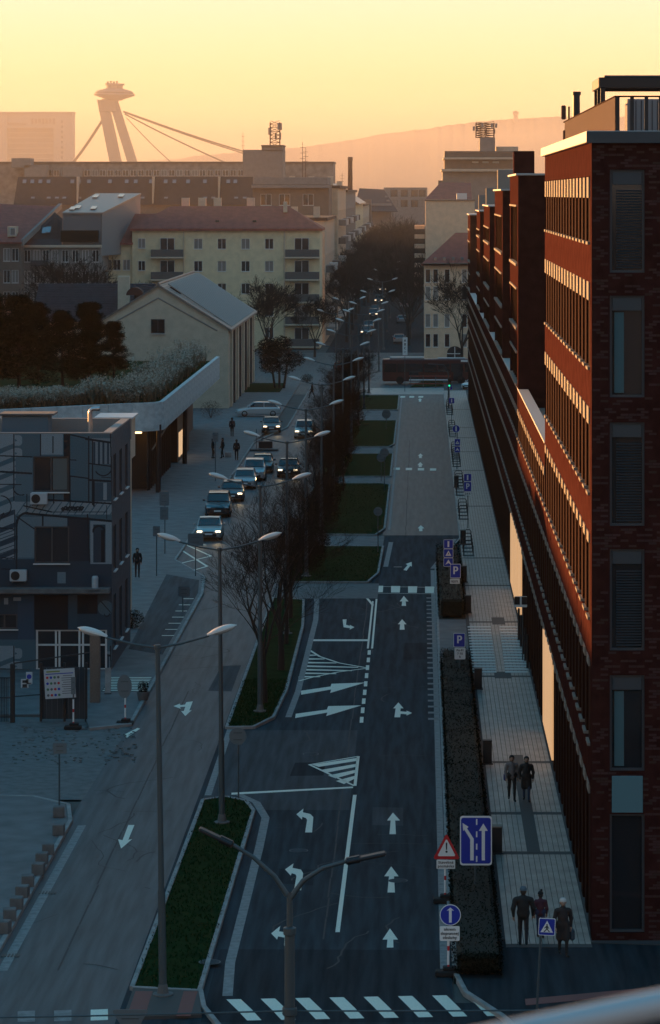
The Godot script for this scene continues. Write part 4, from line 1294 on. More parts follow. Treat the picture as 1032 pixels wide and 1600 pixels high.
func shading_blocks() -> void: # unseen rows added and sized to shade the street, beyond the left edge
	for q in [[-84.0, -69.0, 84.0, 137.0, 18.6, "short unseen shading block added before the low one"], [-82.0, -68.0, 138.0, 250.0, 16.6, "long unseen shading block added across the yards, lower part"], [-86.0, -70.0, 252.0, 470.0, 25.0, "taller unseen shading block added across the yards towards the crossing"]]:
		var t := thing("shading_row", q[5], "building")
		var m := MB.new()
		m.bb(q[0], q[1], 0, q[4] - 0.5, q[2], q[3])
		part("wall", m, M.grey_wall, t)
		var r := MB.new()
		r.bb(q[0] - 0.3, q[1] + 0.3, q[4] - 0.5, q[4], q[2] - 0.3, q[3] + 0.3)
		part("roof", r, M.roof_dark, t)

func terrace() -> void: # the roof terrace the picture is taken from; its handrail crosses the lower right corner
	var t := thing("terrace_rail", "round pale handrail of the viewing terrace on slim posts", "railing")
	var a := Vector3(0.175, 22.27, -3.965); var dir := Vector3(0.12, 0.0, -0.095).normalized()
	var m := MB.new()
	m.bar(a - dir * 0.6, a + dir * 3.5, 0.019, 14)
	part("handrail", m, mat("rail_steel", Color(0.5, 0.5, 0.5), 0.4, 0.2), t)
	for k in 3:
		var p := MB.new()
		var o := a + dir * (0.85 + k * 1.1)
		p.bar(Vector3(o.x, 21.2, o.z), Vector3(o.x, 22.26, o.z), 0.02, 8)
		part("post", p, M.galv, t)
	var s := MB.new()
	var b := a - dir * 3.0; var c := a + dir * 6.0
	var back := Vector3(dir.z, 0, -dir.x) * -1.0
	if back.z < 0: back = -back
	s.hexa([Vector3(b.x, 0, b.z) + back * 12, Vector3(c.x, 0, c.z) + back * 12, Vector3(c.x, 0, c.z), Vector3(b.x, 0, b.z), Vector3(b.x, 21.2, b.z) + back * 12, Vector3(c.x, 21.2, c.z) + back * 12, Vector3(c.x, 21.2, c.z), Vector3(b.x, 21.2, b.z)])
	var v := thing("terrace_building", "building under the viewing terrace", "building")
	part("block", s, M.concrete_dark, v)
# a building whose camera side is given in photo pixels at depth d; rows and cols are window centres
func house(called: String, label: String, x0: float, x1: float, ytop: float, d: float, deep: float, wallm: Material, rows: Array, cols: Array, w: float, h: float, style := "white_far", group := "") -> Node3D:
	var t := thing(called, label, "building", Vector3.ZERO, group)
	var a := at(x0, ytop, d); var b := at(x1, ytop, d)
	var rects := []
	for y in rows:
		for x in cols:
			var p := at(x, y, d)
			if p.y - h / 2 < 0.5: continue
			rects.push_back([p.x - w / 2 - a.x, p.y - h / 2, w, h])
	var m := MB.new()
	m.facade(P(a.x, 0, d), Vector3.RIGHT, b.x - a.x, a.y, rects, 0.16)
	m.quad(P(b.x, 0, d), P(b.x, 0, d + deep), P(b.x, a.y, d + deep), P(b.x, a.y, d))
	m.quad(P(a.x, 0, d + deep), P(a.x, 0, d), P(a.x, a.y, d), P(a.x, a.y, d + deep))
	m.quad(P(b.x, 0, d + deep), P(a.x, 0, d + deep), P(a.x, a.y, d + deep), P(b.x, a.y, d + deep))
	m.quad(P(a.x, a.y, d), P(b.x, a.y, d), P(b.x, a.y, d + deep), P(a.x, a.y, d + deep))
	part("wall", m, wallm, t)
	for r in rects: window(t, P(a.x + r[0], r[1], d), Vector3.RIGHT, r[2], r[3], style)
	return t
func roof_quad(t: Node3D, pts: Array, m: Material, called := "roof") -> MeshInstance3D: # a pitched face with thickness
	var b := MB.new()
	var dn := Vector3(0, -0.25, 0)
	b.hexa([pts[0] + dn, pts[1] + dn, pts[2] + dn, pts[3] + dn, pts[0], pts[1], pts[2], pts[3]])
	return part(called, b, m, t)
func pbox(t: Node, called: String, x0: float, x1: float, y0: float, y1: float, d: float, deep: float, m: Material, bev := 0.03) -> MeshInstance3D: # box given by its photo outline at depth d
	var a := at(x0, y1, d); var b := at(x1, y0, d)
	var q := MB.new()
	q.bevel((a + b) / 2 + Vector3(0, 0, -deep / 2), Vector3(b.x - a.x, b.y - a.y, deep), bev)
	return part(called, q, m, t)

func mast(label: String, x: float, ybase: float, ytop: float, d: float, panels: int, wide := 6.0) -> void: # lattice of aerials on a roof
	var a := at(x, ybase, d); var hgt := at(x, ytop, d).y - a.y
	var t := thing("roof_antenna", label, "antenna", a)
	var k := d / F
	var m := MB.new()
	if panels == 0:
		m.tube([Vector3.ZERO, Vector3(0, hgt, 0)], [0.07, 0.04], 5)
		for i in 3: m.bar(Vector3(-0.5, hgt * (0.55 + i * 0.15), 0), Vector3(0.5, hgt * (0.55 + i * 0.15), 0), 0.03, 4)
		part("mast", m, M.rust, t)
		return
	var r := wide * k
	for i in 4:
		var o := Vector3(r * (-1 if i % 2 else 1), 0, r * (-1 if i < 2 else 1))
		m.bar(o, o + Vector3(0, hgt, 0), 0.09, 5)
	for i in 7:
		var y := hgt * i / 6.5
		m.bar(Vector3(-r, y, r), Vector3(r, y + hgt / 7, r), 0.05, 4); m.bar(Vector3(r, y, -r), Vector3(-r, y + hgt / 7, -r), 0.05, 4)
		m.bar(Vector3(-r, y, -r), Vector3(r, y, -r), 0.05, 4); m.bar(Vector3(-r, y, r), Vector3(r, y, r), 0.05, 4)
	part("lattice", m, M.rust, t)
	for i in panels:
		var p := MB.new()
		var o := Vector3(r * 1.25 * cos(i * 2.4), hgt * (0.82 - 0.2 * (i % 3)), r * 1.25 * sin(i * 2.4))
		p.bevel(o, Vector3(0.42, hgt * 0.3, 0.3), 0.05)
		part("aerial_panel", p, mat("aerial", Color(0.3, 0.26, 0.24), 0.6), t)

func far_buildings() -> void:
	# yellow apartment house across the end of the street
	var d := 481.0
	var t := house("apartment_house", "pale yellow apartment house with red hipped roof and balconies", 207, 500, 357, d, 13, M.yellow_wall, [381, 416, 451, 486, 520], [310, 347, 384, 421], 1.3, 1.6, "white_far")
	for q in [[236.0, 286.0, 262.0], [446.0, 499.0, 472.0]]: # balcony bays
		for i in 5:
			var y: float = 381 + i * 35
			var p := at(q[2], y, d - 0.12)
			var w := window(t, P(p.x - 1.1, p.y - 1.0, d - 0.14), Vector3.RIGHT, 2.2, 1.9, "white_far_bare", "balcony_window")
			w.position.z += 0.25
			pbox(t, "balcony", q[0], q[1], y + 9, y + 21, d - 1.2, 1.15, mat("balcony", Color(0.1, 0.095, 0.09), 0.85, 0, "fine", 1.5))
			pbox(t, "balcony_slab", q[0] - 1, q[1] + 1, y + 20.5, y + 23, d - 1.25, 1.2, M.cream_wall)
	pbox(t, "corner_strip", 443.5, 446, 358, 540, d - 0.3, 0.3, M.cream_wall)
	pbox(t, "corner_strip", 286.5, 288, 358, 540, d - 0.3, 0.3, M.cream_wall)
	for x in [222.0]:
		for y in [381, 416, 451, 486]: window(t, at(x - 6, y + 7, d - 0.2) , Vector3.RIGHT, 1.1, 1.5, "white_far")
	var e := at(0, 357, d).y; var rg := at(0, 322, d + 6).y
	var xa := at(203, 0, d).x; var xb := at(504, 0, d).x; var xc := at(262, 0, d).x; var xd := at(448, 0, d).x
	var rp := MB.new()
	rp.quad(P(xa, e, d - 0.6), P(xb, e, d - 0.6), P(xd, rg, d + 6.5), P(xc, rg, d + 6.5)); rp.quad(P(xb, e, d + 13.6), P(xa, e, d + 13.6), P(xc, rg, d + 6.5), P(xd, rg, d + 6.5))
	rp.tri(P(xb, e, d - 0.6), P(xb, e, d + 13.6), P(xd, rg, d + 6.5)); rp.tri(P(xa, e, d + 13.6), P(xa, e, d - 0.6), P(xc, rg, d + 6.5))
	rp.bb(xa, xb, e - 0.35, e - 0.01, d - 0.6, d + 13.6)
	var rf := part("roof", rp, M.roof_red, t)
	for x in [290.0, 316.0, 340.0, 392.0]: pbox(rf, "chimney", x - 6, x + 6, 309, 330, d + 8, 1.2, M.cream_wall)
	for x in [340.0, 398.0]: pbox(rf, "roof_light", x - 3, x + 3, 344, 349, d + 1.4, 0.6, M.dark_metal)
	pbox(rf, "chimney", 443, 449, 315, 332, d + 4, 0.8, M.cream_wall)
	var t2 := house("apartment_house", "lower pale yellow wing with red roof beside the balcony house", 160, 207, 380, d + 0.5, 12, M.yellow_wall, [414, 448, 486], [169, 183, 198], 1.1, 1.6)
	var e2 := at(0, 380, d).y
	roof_quad(t2, [P(at(158, 0, d).x, e2, d - 0.2), P(at(207, 0, d).x, e2, d - 0.2), P(at(262, 0, d).x, at(0, 334, d + 8).y, d + 8), P(at(200, 0, d).x, at(0, 334, d + 8).y, d + 8)], M.roof_red)
	# grey house with the metal attic box
	d = 470.0
	var g := house("apartment_house", "cream grey apartment house with a boxy metal attic storey", 34, 158, 386, d, 14, M.grey_wall, [400, 433, 465], [43, 58, 72, 86, 102, 118, 134, 150], 0.95, 1.8)
	pbox(g, "cornice", 33, 159, 383, 387, d - 0.5, 0.5, M.cream_wall)
	var yb := at(0, 384, d).y; var yt := at(0, 332, d).y
	var am := MB.new()
	am.bb(at(97, 0, d).x, at(158, 0, d).x, yb - 0.5, yt, d + 1.2, d + 12)
	var ab := part("attic_box", am, mat("attic", Color(0.15, 0.15, 0.155), 0.6, 0, "fine", 2.0), g)
	roof_quad(g, [P(at(96, 0, d).x, yt, d + 1), P(at(160, 0, d).x, yt, d + 1), P(at(221, 0, d + 22).x, at(0, 302, d + 22).y, d + 22), P(at(150, 0, d + 22).x, at(0, 302, d + 22).y, d + 22)], M.roof_metal)
	var sw := MB.new()
	sw.quad(P(at(159, 0, d + 1).x, yb - 1.5, d + 1), P(at(219, 0, d + 22).x, yb - 1.5, d + 22), P(at(220, 0, d + 22).x, at(0, 303, d + 22).y, d + 22), P(at(160, 0, d + 1).x, yt, d + 1))
	part("attic_side", sw, mat("attic_side_grey", Color(0.22, 0.22, 0.22), 0.7, 0, "fine", 2.0), g)
	roof_quad(g, [P(at(33, 0, d).x, yb, d - 0.3), P(at(97, 0, d).x, yb, d - 0.3), P(at(98, 0, d + 7).x, yt - 1, d + 7), P(at(86, 0, d + 7).x, yt, d + 7)], M.roof_dark)
	window(g, P(at(132, 0, d).x, at(0, 350, d).y, d + 1.15), Vector3.RIGHT, 1.0, 1.5, "dark_far_bare")
	pbox(g, "planter", 95, 154, 360, 378, d + 0.4, 0.7, M.hedge_leaf)
	for q in [[114.0, 327.0], [122.0, 325.0], [147.0, 326.0], [150.0, 308.0], [190.0, 307.0]]:
		var s := MB.new()
		var dd: float = d + 1 + (332 - q[1]) / 30.0 * 21
		s.box(at(q[0], q[1], dd) + Vector3(0, 0.15, 0), Vector3(0.8, 0.12, 3.2), Basis(Vector3.RIGHT, 0.13))
		part("roof_light", s, M.skylight, g)
	for q in [[70.0, 362.0], [76.0, 361.0]]:
		var s := MB.new()
		s.box(at(q[0], q[1], d + 2.6) + Vector3(0, 0.2, 0), Vector3(0.7, 0.1, 1.6), Basis(Vector3.RIGHT, 0.55))
		part("roof_light", s, M.skylight, g)
	pbox(g, "balcony", 48, 76, 407, 416, d - 1.0, 1.0, M.frame_dark)
	# red roofed house at the edge
	d = 466.0
	var r := house("apartment_house", "brown rendered house with a broad red tiled roof and white dormer", -60, 33, 378, d, 16, M.brown_wall, [398, 432, 466], [-8, 11, 24], 1.0, 1.9, "white_far")
	roof_quad(r, [P(at(-62, 0, d).x, at(0, 378, d).y, d - 0.5), P(at(35, 0, d).x, at(0, 378, d).y, d - 0.5), P(at(92, 0, d + 18).x, at(0, 322, d + 18).y, d + 18), P(at(-20, 0, d + 18).x, at(0, 318, d + 18).y, d + 18)], M.roof_red)
	var fw := MB.new()
	fw.hexa([P(at(34, 0, d).x, at(0, 384, d).y, d - 0.4), P(at(37, 0, d).x, at(0, 384, d).y, d - 0.4), P(at(97, 0, d + 18).x, at(0, 326, d + 18).y, d + 18), P(at(92, 0, d + 18).x, at(0, 326, d + 18).y, d + 18), P(at(34, 0, d).x, at(0, 374, d).y, d - 0.4), P(at(37, 0, d).x, at(0, 374, d).y, d - 0.4), P(at(97, 0, d + 18).x, at(0, 318, d + 18).y, d + 18), P(at(92, 0, d + 18).x, at(0, 318, d + 18).y, d + 18)])
	part("fire_wall", fw, M.grey_wall, r)
	pbox(r, "dormer", 12, 25, 354, 370, d + 1.5, 3, M.cream_wall)
	window(r, P(at(14, 0, d).x, at(0, 368, d).y, d + 1.36), Vector3.RIGHT, 0.8, 1.1, "white_far_bare")
	# long dark mansard behind
	d = 640.0
	var mn := thing("mansard_house", "long house with a dark mansard roof and rows of small roof windows", "building")
	pbox(mn, "wall", 22, 396, 318, 420, d, 16, M.brown_wall)
	var my0 := at(0, 320, d).y; var my1 := at(0, 276, d).y
	var mr := MB.new()
	mr.hexa([P(at(22, 0, d).x, my0, d - 0.6), P(at(396, 0, d).x, my0, d - 0.6), P(at(396, 0, d).x, my0, d + 16), P(at(22, 0, d).x, my0, d + 16), P(at(25, 0, d).x, my1, d + 3.4), P(at(394, 0, d).x, my1, d + 3.4), P(at(394, 0, d).x, my1, d + 13), P(at(25, 0, d).x, my1, d + 13)])
	part("roof", mr, M.roof_dark, mn)
	for k in 30:
		for row in [[284.0, 2.6], [308.0, 0.7]]:
			var x: float = 40 + k * 12.2 + (rng.randf_range(-2, 2))
			if rng.randf() < 0.45 or x > 388: continue
			var s := MB.new()
			s.box(at(x, row[0], d + row[1]) + Vector3(0, 0.05, 0.1), Vector3(0.75, 1.0, 0.12), Basis(Vector3.RIGHT, -0.75))
			part("roof_window", s, mat("roofwin", Color(0.28, 0.26, 0.25), 0.25, 0.3), mn)
	for q in [[238.0, 4.0], [120.0, 3.0], [341.0, 5.0]]: pbox(mn, "fire_wall_edge", q[0], q[0] + 2, 276, 318, d - 0.8, 4, M.cream_wall)
	# flat long block with ribbon windows
	d = 790.0
	var fl := thing("office_slab", "long flat roofed office slab with a ribbon of pale windows", "building")
	pbox(fl, "wall", -40, 521, 254, 400, d, 20, mat("slab_wall", Color(0.3, 0.24, 0.2), 0.9, 0, "fine", 3.0, "coarse", 14.0))
	for k in 27:
		var x := 72.0 + k * 12.0
		if x > 390: break
		var w := window(fl, P(at(x, 0, d).x, at(0, 275, d).y, d - 0.02), Vector3.RIGHT, 1.5, 1.5, "white_far_bare")
		w.position.z += 0.15
	pbox(fl, "roof_box", 18, 48, 247, 262, d - 8, 7, M.grey_wall); pbox(fl, "roof_box", 38, 72, 258, 280, d - 8, 7, M.grey_wall); pbox(fl, "roof_box", 98, 126, 261, 280, d - 6, 5, M.grey_wall)
	pbox(fl, "roof_edge", -41, 522, 252.5, 255, d - 0.4, 20.6, M.brown_wall)
	# beige corniced house in the middle
	d = 556.0
	var bg := house("apartment_house", "beige flat roofed house with a deep cornice and aerials", 395, 514, 290, d, 20, M.brown_wall, [312, 345], [416, 445, 482], 1.9, 2.0)
	pbox(bg, "cornice", 393, 516, 289, 294, d - 1.0, 1.2, M.grey_wall)
	pbox(bg, "parapet", 396, 512, 277, 288.5, d - 0.3, 20, M.grey_wall)
	var tw := thing("stair_tower", "stepped roof tower with a mesh of phone aerials on top", "building")
	pbox(tw, "lower_block", 380, 442, 234, 330, 700, 14, M.grey_wall); pbox(tw, "upper_block", 409, 443, 228, 236, 700, 10, M.grey_wall); pbox(tw, "cap", 408, 444, 226.5, 228.4, 699.5, 11, M.brown_wall)
	mast("tall mesh of phone aerials on the stepped roof tower", 430, 228, 191, 703, 6, 7.5)
	mast("thin whip aerial on the office slab roof", 380, 254, 206, 795, 0)
	mast("thin mast with cross arms beside the stepped tower", 473, 279, 222, 610, 0)
	mast("second thin mast with cross arms beside the stepped tower", 478, 279, 230, 612, 0)
	# street row on the left beyond the crossing
	var cols := [M.cream_wall, M.yellow_pale, M.grey_wall, M.yellow_wall, M.cream_wall]
	var labs := ["cream balconied house at the start of the far avenue", "tall pale yellow house with balconies along the far avenue", "grey house with cluttered balconies along the far avenue", "small yellow house with pitched roof along the far avenue", "last cream house visible along the far avenue"]
	var ds := [500.0, 577.0, 640.0, 735.0, 830.0, 930.0]
	var tops := [345.0, 294.0, 300.0, 318.0, 322.0]
	for i in 5:
		var hh: float = at(0, tops[i], ds[i]).y
		var h := thing("avenue_house", labs[i], "building", Vector3.ZERO, "houses along the far avenue")
		var m := MB.new()
		var rects := []
		var L: float = ds[i + 1] - ds[i] - 0.2 if i > 0 else 55.0
		var k := 0
		while 2.5 + k * 4.4 < L - 2.5:
			for f in int((hh - 3) / 3.3): rects.push_back([2.5 + k * 4.4, 2.0 + f * 3.3, 1.4, 1.8])
			k += 1
		m.facade(P(-15.0, 0, ds[i]), Vector3.FORWARD, L, hh, rects, 0.2)
		m.quad(P(-30, 0, ds[i]), P(-15, 0, ds[i]), P(-15, hh, ds[i]), P(-30, hh, ds[i]))
		m.quad(P(-15, 0, ds[i] + L), P(-30, 0, ds[i] + L), P(-30, hh, ds[i] + L), P(-15, hh, ds[i] + L))
		m.quad(P(-30, 0, ds[i] + L), P(-30, 0, ds[i]), P(-30, hh, ds[i]), P(-30, hh, ds[i] + L))
		part("wall", m, cols[i], h)
		for r2 in rects:
			if i < 3: window(h, P(-15.0, r2[1], ds[i] + r2[0]), Vector3.FORWARD, r2[2], r2[3], "white_far_bare")
		var g2 := MB.new()
		if i >= 3:
			g2.quad(P(-15.15, 1, ds[i]), P(-15.15, 1, ds[i] + L), P(-15.15, hh - 1, ds[i] + L), P(-15.15, hh - 1, ds[i]))
			part("panes", g2, M.glass, h)
		for f in int((hh - 3) / 3.3):
			for b in int(L / 18):
				var q := MB.new()
				q.bb(-15, -13.7, 1.0 + f * 3.3, 2.1 + f * 3.3, ds[i] + 5 + b * 18.0, ds[i] + 11 + b * 18.0)
				part("balcony", q, [M.grey_wall, M.frame_white, M.brown_wall][(f + b + i) % 3], h)
		if i == 3:
			roof_quad(h, [P(-14.2, hh, ds[i] - 0.3), P(-14.2, hh, ds[i] + L), P(-22, hh + 5, ds[i] + L), P(-22, hh + 5, ds[i] - 0.3)], M.roof_red if i == 1 else M.roof_metal)
			var gb := MB.new()
			gb.tri(P(-30, hh, ds[i]), P(-15, hh, ds[i]), P(-22, hh + 4.8, ds[i]))
			part("gable", gb, cols[i], h)
		else:
			var c := MB.new()
			c.bb(-30.2, -14.6, hh, hh + 0.5, ds[i] - 0.2, ds[i] + L)
			part("roof", c, M.roof_dark, h)
			for ch in 3:
				var cq := MB.new()
				cq.bb(-17 - ch * 3.5, -16 - ch * 3.5, hh + 0.5, hh + 2.2, ds[i] + 6, ds[i] + 7.4)
				part("chimney", cq, M.cream_wall, h)
	# roofs that close the avenue
	var er := thing("avenue_end_house", "dark roofed house with skylights closing the avenue on its left", "building")
	pbox(er, "wall", 556, 612, 318, 352, 960, 20, M.grey_wall)
	roof_quad(er, [at(552, 330, 955), at(622, 330, 955), at(600, 296, 975), at(562, 294, 975)], M.roof_dark)
	for q in [[603.0, 306.0], [606.0, 312.0], [609.0, 320.0]]: pbox(er, "roof_light", q[0] - 1.5, q[0] + 3, q[1], q[1] + 2.5, 961, 1.0, M.skylight)
	var ew := house("avenue_end_house", "white flat roofed house closing the far avenue", 600, 668, 293, 1010, 20, M.grey_wall, [302, 318], [616, 632, 648, 660], 2.2, 2.2, "dark_far_bare")
	var ew2 := house("avenue_end_house", "small dark gabled house half hidden in the avenue haze", 545, 580, 312, 930, 12, M.brown_wall, [322], [556, 568], 1.6, 1.8)
	# right side of the avenue
	var ch := house("corner_house", "cream corner house with a red mansard roof and arched window", 663, 740, 412, 450, 16, M.yellow_pale, [431, 458, 501, 532], [669, 681, 699, 726], 0.75, 1.9, "white_far")
	var ey := at(0, 412, 450).y; var ty := at(0, 364, 453).y
	roof_quad(ch, [P(at(659, 0, 450).x, ey, 449.2), P(at(742, 0, 450).x, ey, 449.2), P(at(742, 0, 450).x, ty, 457), P(at(713, 0, 450).x, ty, 457)], M.roof_red)
	for k in 4: pbox(ch, "roof_light", 678 + k * 14, 683 + k * 14, 402, 408, 450.0, 0.5, M.skylight)
	pbox(ch, "cornice", 660, 742, 411, 415, 449.2, 0.8, M.brown_wall)
	var am2 := MB.new()
	var ac := at(711, 552, 449.9)
	var pl := PackedVector2Array()
	for k in 13: pl.push_back(Vector2(cos(PI * k / 12) * 1.1, sin(PI * k / 12) * 1.0))
	pl.push_back(Vector2(-1.1, -1.3)); pl.push_back(Vector2(1.1, -1.3))
	am2.plate(pl, ac, Vector3.RIGHT, Vector3.UP, 0.03)
	var ar := part("arched_window", am2, M.glass, ch)
	var am3 := MB.new()
	am3.box(ac + Vector3(0, -0.05, 0.05), Vector3(2.2, 0.1, 0.05)); am3.box(ac + Vector3(0, -0.2, 0.06), Vector3(0.1, 2.2, 0.05))
	part("glazing_bar", am3, M.frame_white, ar)
	var yw := thing("gable_wall_house", "house with a tall blank pale yellow fire wall", "building")
	pbox(yw, "wall", 665, 742, 313, 500, 520, 14, M.yellow_pale, 0.02)
	pbox(yw, "roof_edge", 664, 743, 311.5, 314, 519.8, 14.4, M.brown_wall)
	for k in 7: pbox(yw, "balcony", 648, 664, 352 + k * 15, 358 + k * 15, 524, 6, M.cream_wall)
	roof_quad(yw, [P(at(664, 0, 520).x, at(0, 312, 520).y, 535), P(at(740, 0, 520).x, at(0, 312, 520).y, 535), P(at(740, 0, 520).x, at(0, 285, 545).y, 545), P(at(690, 0, 520).x, at(0, 285, 545).y, 545)], M.roof_red)
	pbox(yw, "roof_hut", 714, 730, 302, 313, 522, 3, M.frame_white)
	var sb := thing("stepped_block", "hazy beige office block with two cornices and rooftop aerials", "building")
	pbox(sb, "main_wall", 692, 800, 266, 420, 600, 20, M.grey_wall); pbox(sb, "cornice", 690, 802, 264, 268, 598.6, 22, M.cream_wall); pbox(sb, "cornice", 693, 802, 246, 249, 600, 20, M.cream_wall)
	pbox(sb, "attic", 695, 802, 236, 246.4, 601, 19, M.grey_wall); pbox(sb, "attic", 695, 802, 249, 264, 601.5, 18, M.brown_wall)
	pbox(sb, "lift_house", 750, 774, 215, 236.5, 602, 6, M.grey_wall); pbox(sb, "roof_slab", 776, 810, 229, 237, 604, 8, M.cream_wall)
	for k in 3: pbox(sb, "window", 738 + k * 16, 748 + k * 16, 252, 255, 601.2, 0.5, M.curtain)
	mast("cluster of phone aerials over the beige stepped block", 758, 215, 192, 604, 7, 14)
	pbox(sb, "chimney", 685, 692, 282, 300, 598, 2, M.brown_wall)
	# brick stack far off
	var st := thing("brick_chimney", "slim square brick factory chimney against the haze", "chimney", P(at(547.5, 0, 900).x, 0, 900))
	var sm := MB.new()
	sm.lathe([[0.95, 0], [0.62, 31], [0.62, 33.6], [0.5, 33.6], [0.5, 33.0]], 12)
	part("stack", sm, M.brick, st)
	var sc := MB.new()
	sc.lathe([[0.7, 32.6], [0.72, 33.4], [0.62, 33.7]], 12)
	part("crown", sc, M.rust, st)
	mast("pair of spindly aerials beside the brick chimney", 535, 300, 270, 880, 0)

func skyline() -> void:
	# bridge pylon with its saucer and cables, 2 km away
	var d := 2000.0
	var t := thing("bridge_pylon", "leaning twin legged bridge pylon with a saucer restaurant on top", "bridge")
	var pm := mat("pylon", Color(0.22, 0.2, 0.19), 0.8)
	for q in [[[161.0, 156.0], [183.0, 262.0], 8.5], [[177.0, 156.0], [210.0, 262.0], 7.0]]:
		var a := at(q[0][0], q[0][1], d); var b := at(q[1][0], q[1][1], d)
		var dir := (b - a).normalized()
		b = a + dir * (a.y + 2) / -dir.y
		var w0: float = q[2] * 0.4; var w1: float = q[2] * 0.46
		var m := MB.new()
		m.hexa([b + Vector3(-w1, 0, 3), b + Vector3(w1, 0, 3), b + Vector3(w1, 0, -3), b + Vector3(-w1, 0, -3), a + Vector3(-w0, 0, 2.5), a + Vector3(w0, 0, 2.5), a + Vector3(w0, 0, -2.5), a + Vector3(-w0, 0, -2.5)])
		part("leg", m, pm, t)
	var hm := MB.new()
	hm.bevel(at(171, 165, d), Vector3(10, 8, 7), 0.5)
	part("head", hm, pm, t)
	var sa := MB.new()
	sa.lathe([[4.0, -3.2], [7, -2.0], [12.5, -0.2], [13.0, 0.5], [12.6, 0.9], [12.0, 1.2], [12.0, 1.9], [10.5, 2.9], [5.5, 4.2], [5.2, 4.8], [5.2, 6.2], [6.2, 6.3], [6.0, 7.4], [2.0, 7.6], [0, 7.6]], 32)
	var so := part("saucer", sa, pm, t, Transform3D(Basis(Vector3(0, 0, 1), -0.02), at(179, 149, d)))
	var wb := MB.new()
	wb.lathe([[12.1, 1.25], [12.12, 1.85]], 32)
	part("window_band", wb, M.glass, so)
	var an := MB.new()
	for k in 4: an.bevel(Vector3(-4.2 + k * 1.9, 8.1 + (k % 2) * 0.3, 0), Vector3(1.2, 1.2, 1.0), 0.1)
	part("roof_gear", an, M.dark_metal, so)
	for q in [[[164.0, 181.0], [114.0, 252.0], 0.55], [[165.0, 183.0], [118.0, 250.0], 0.4], [[193.0, 174.0], [385.0, 236.0], 0.5], [[193.0, 175.0], [388.0, 240.0], 0.4], [[195.0, 178.0], [352.0, 252.0], 0.45], [[198.0, 184.0], [268.0, 252.0], 0.28]]:
		var a := at(q[0][0], q[0][1], d); var b := at(q[1][0], q[1][1], d)
		b = a + (b - a) * 1.25
		var m := MB.new()
		var pts := []; var rad := []
		for k in 9:
			var f := k / 8.0
			pts.push_back(a.lerp(b, f) - Vector3(0, sin(f * PI) * 1.2, 0)); rad.push_back(q[2])
		m.tube(pts, rad, 6)
		part("cable", m, M.rust, t)
	# tower block with the recessed front
	d = 2350.0
	var h := thing("tower_block", "broad hazy tower block with a frame around its recessed front", "building")
	var fm := mat("tower_frame", Color(0.4, 0.36, 0.33), 0.8)
	pbox(h, "frame_side", 84, 114, 176, 300, d, 16, fm, 0.1); pbox(h, "frame_side", -4, 11, 176, 300, d, 16, fm, 0.1)
	pbox(h, "frame_top", 11, 84, 176, 200, d + 0.5, 15, fm, 0.1); pbox(h, "front", 11, 84, 200, 300, d + 5, 8, mat("tower_front", Color(0.2, 0.15, 0.13), 0.6), 0.1)
	for k in 12: pbox(h, "floor_line", 12, 83, 207 + k * 8, 208 + k * 8, d + 4.6, 0.4, fm, 0.05)
	for k in 9: pbox(h, "slot_window", 96, 98.5, 188 + k * 8, 192 + k * 8, d - 0.3, 0.3, M.dark_metal, 0.05)
	var lm := mat("tower_letter", Color(0.2, 0.13, 0.11), 0.8)
	for k in 7: # worn roof letters, too blurred to read
		pbox(h, "letter_block", 49 + k * 5.6, 53.2 + k * 5.6, 185, 194 - (k % 3), d - 0.4, 0.4, lm, 0.05)
	for k in 8: pbox(h, "letter_block", 12 + k * 3.8, 15 + k * 3.8, 191.5 + (k % 2), 195.5, d - 0.4, 0.4, lm, 0.05)
	pbox(h, "roof_edge", -4, 115, 174.6, 176.4, d - 1, 18, fm, 0.1)
	# ridge of hills
	var hp := [[-300.0, 268.0], [-60.0, 262.0], [150.0, 256.0], [270.0, 249.0], [330.0, 241.0], [400.0, 236.0], [480.0, 229.0], [540.0, 220.0], [600.0, 210.0], [660.0, 202.0], [720.0, 193.0], [780.0, 188.0], [840.0, 184.0], [900.0, 181.0], [1000.0, 184.0], [1150.0, 196.0], [1500.0, 230.0]]
	var fn := FastNoiseLite.new()
	fn.seed = 4; fn.frequency = 0.02
	var hl := MB.new()
	var grid := []
	var dd := 4600.0
	var x := -300.0
	while x <= 1500.0:
		var k := 0
		while k < hp.size() - 2 and x > hp[k + 1][0]: k += 1
		var f: float = (x - hp[k][0]) / (hp[k + 1][0] - hp[k][0])
		var y := lerpf(hp[k][1], hp[k + 1][1], smoothstep(0, 1, f) * 0.5 + f * 0.5) + fn.get_noise_1d(x) * 2.2 + fn.get_noise_1d(x * 7) * 1.6
		var crest := at(x, y, dd)
		var col := []
		for j in 7:
			var s := j / 6.0
			col.push_back(Vector3(crest.x * (1 - s * 0.22), lerpf(crest.y, 0, s) + fn.get_noise_2d(x * 0.4, j * 40.0) * 6.0 * sin(PI * s), crest.z + s * 1000))
		col.push_front(Vector3(crest.x * 1.08, 0, crest.z - 300))
		grid.push_back(col)
		x += 6.0
	for i in grid.size() - 1:
		for j in 7: hl.quad(grid[i][j], grid[i][j + 1], grid[i + 1][j + 1], grid[i + 1][j])
	struct("hills", hl, M.hill)
	var tv := thing("hill_mast", "tiny lookout tower on the crest of the hazy hills", "tower", at(806, 187, 4560))
	var tm := MB.new()
	tm.lathe([[4, -6], [3, 6], [4.5, 8], [4.5, 11], [0, 13]], 8)
	part("shaft", tm, M.brown_wall, tv)
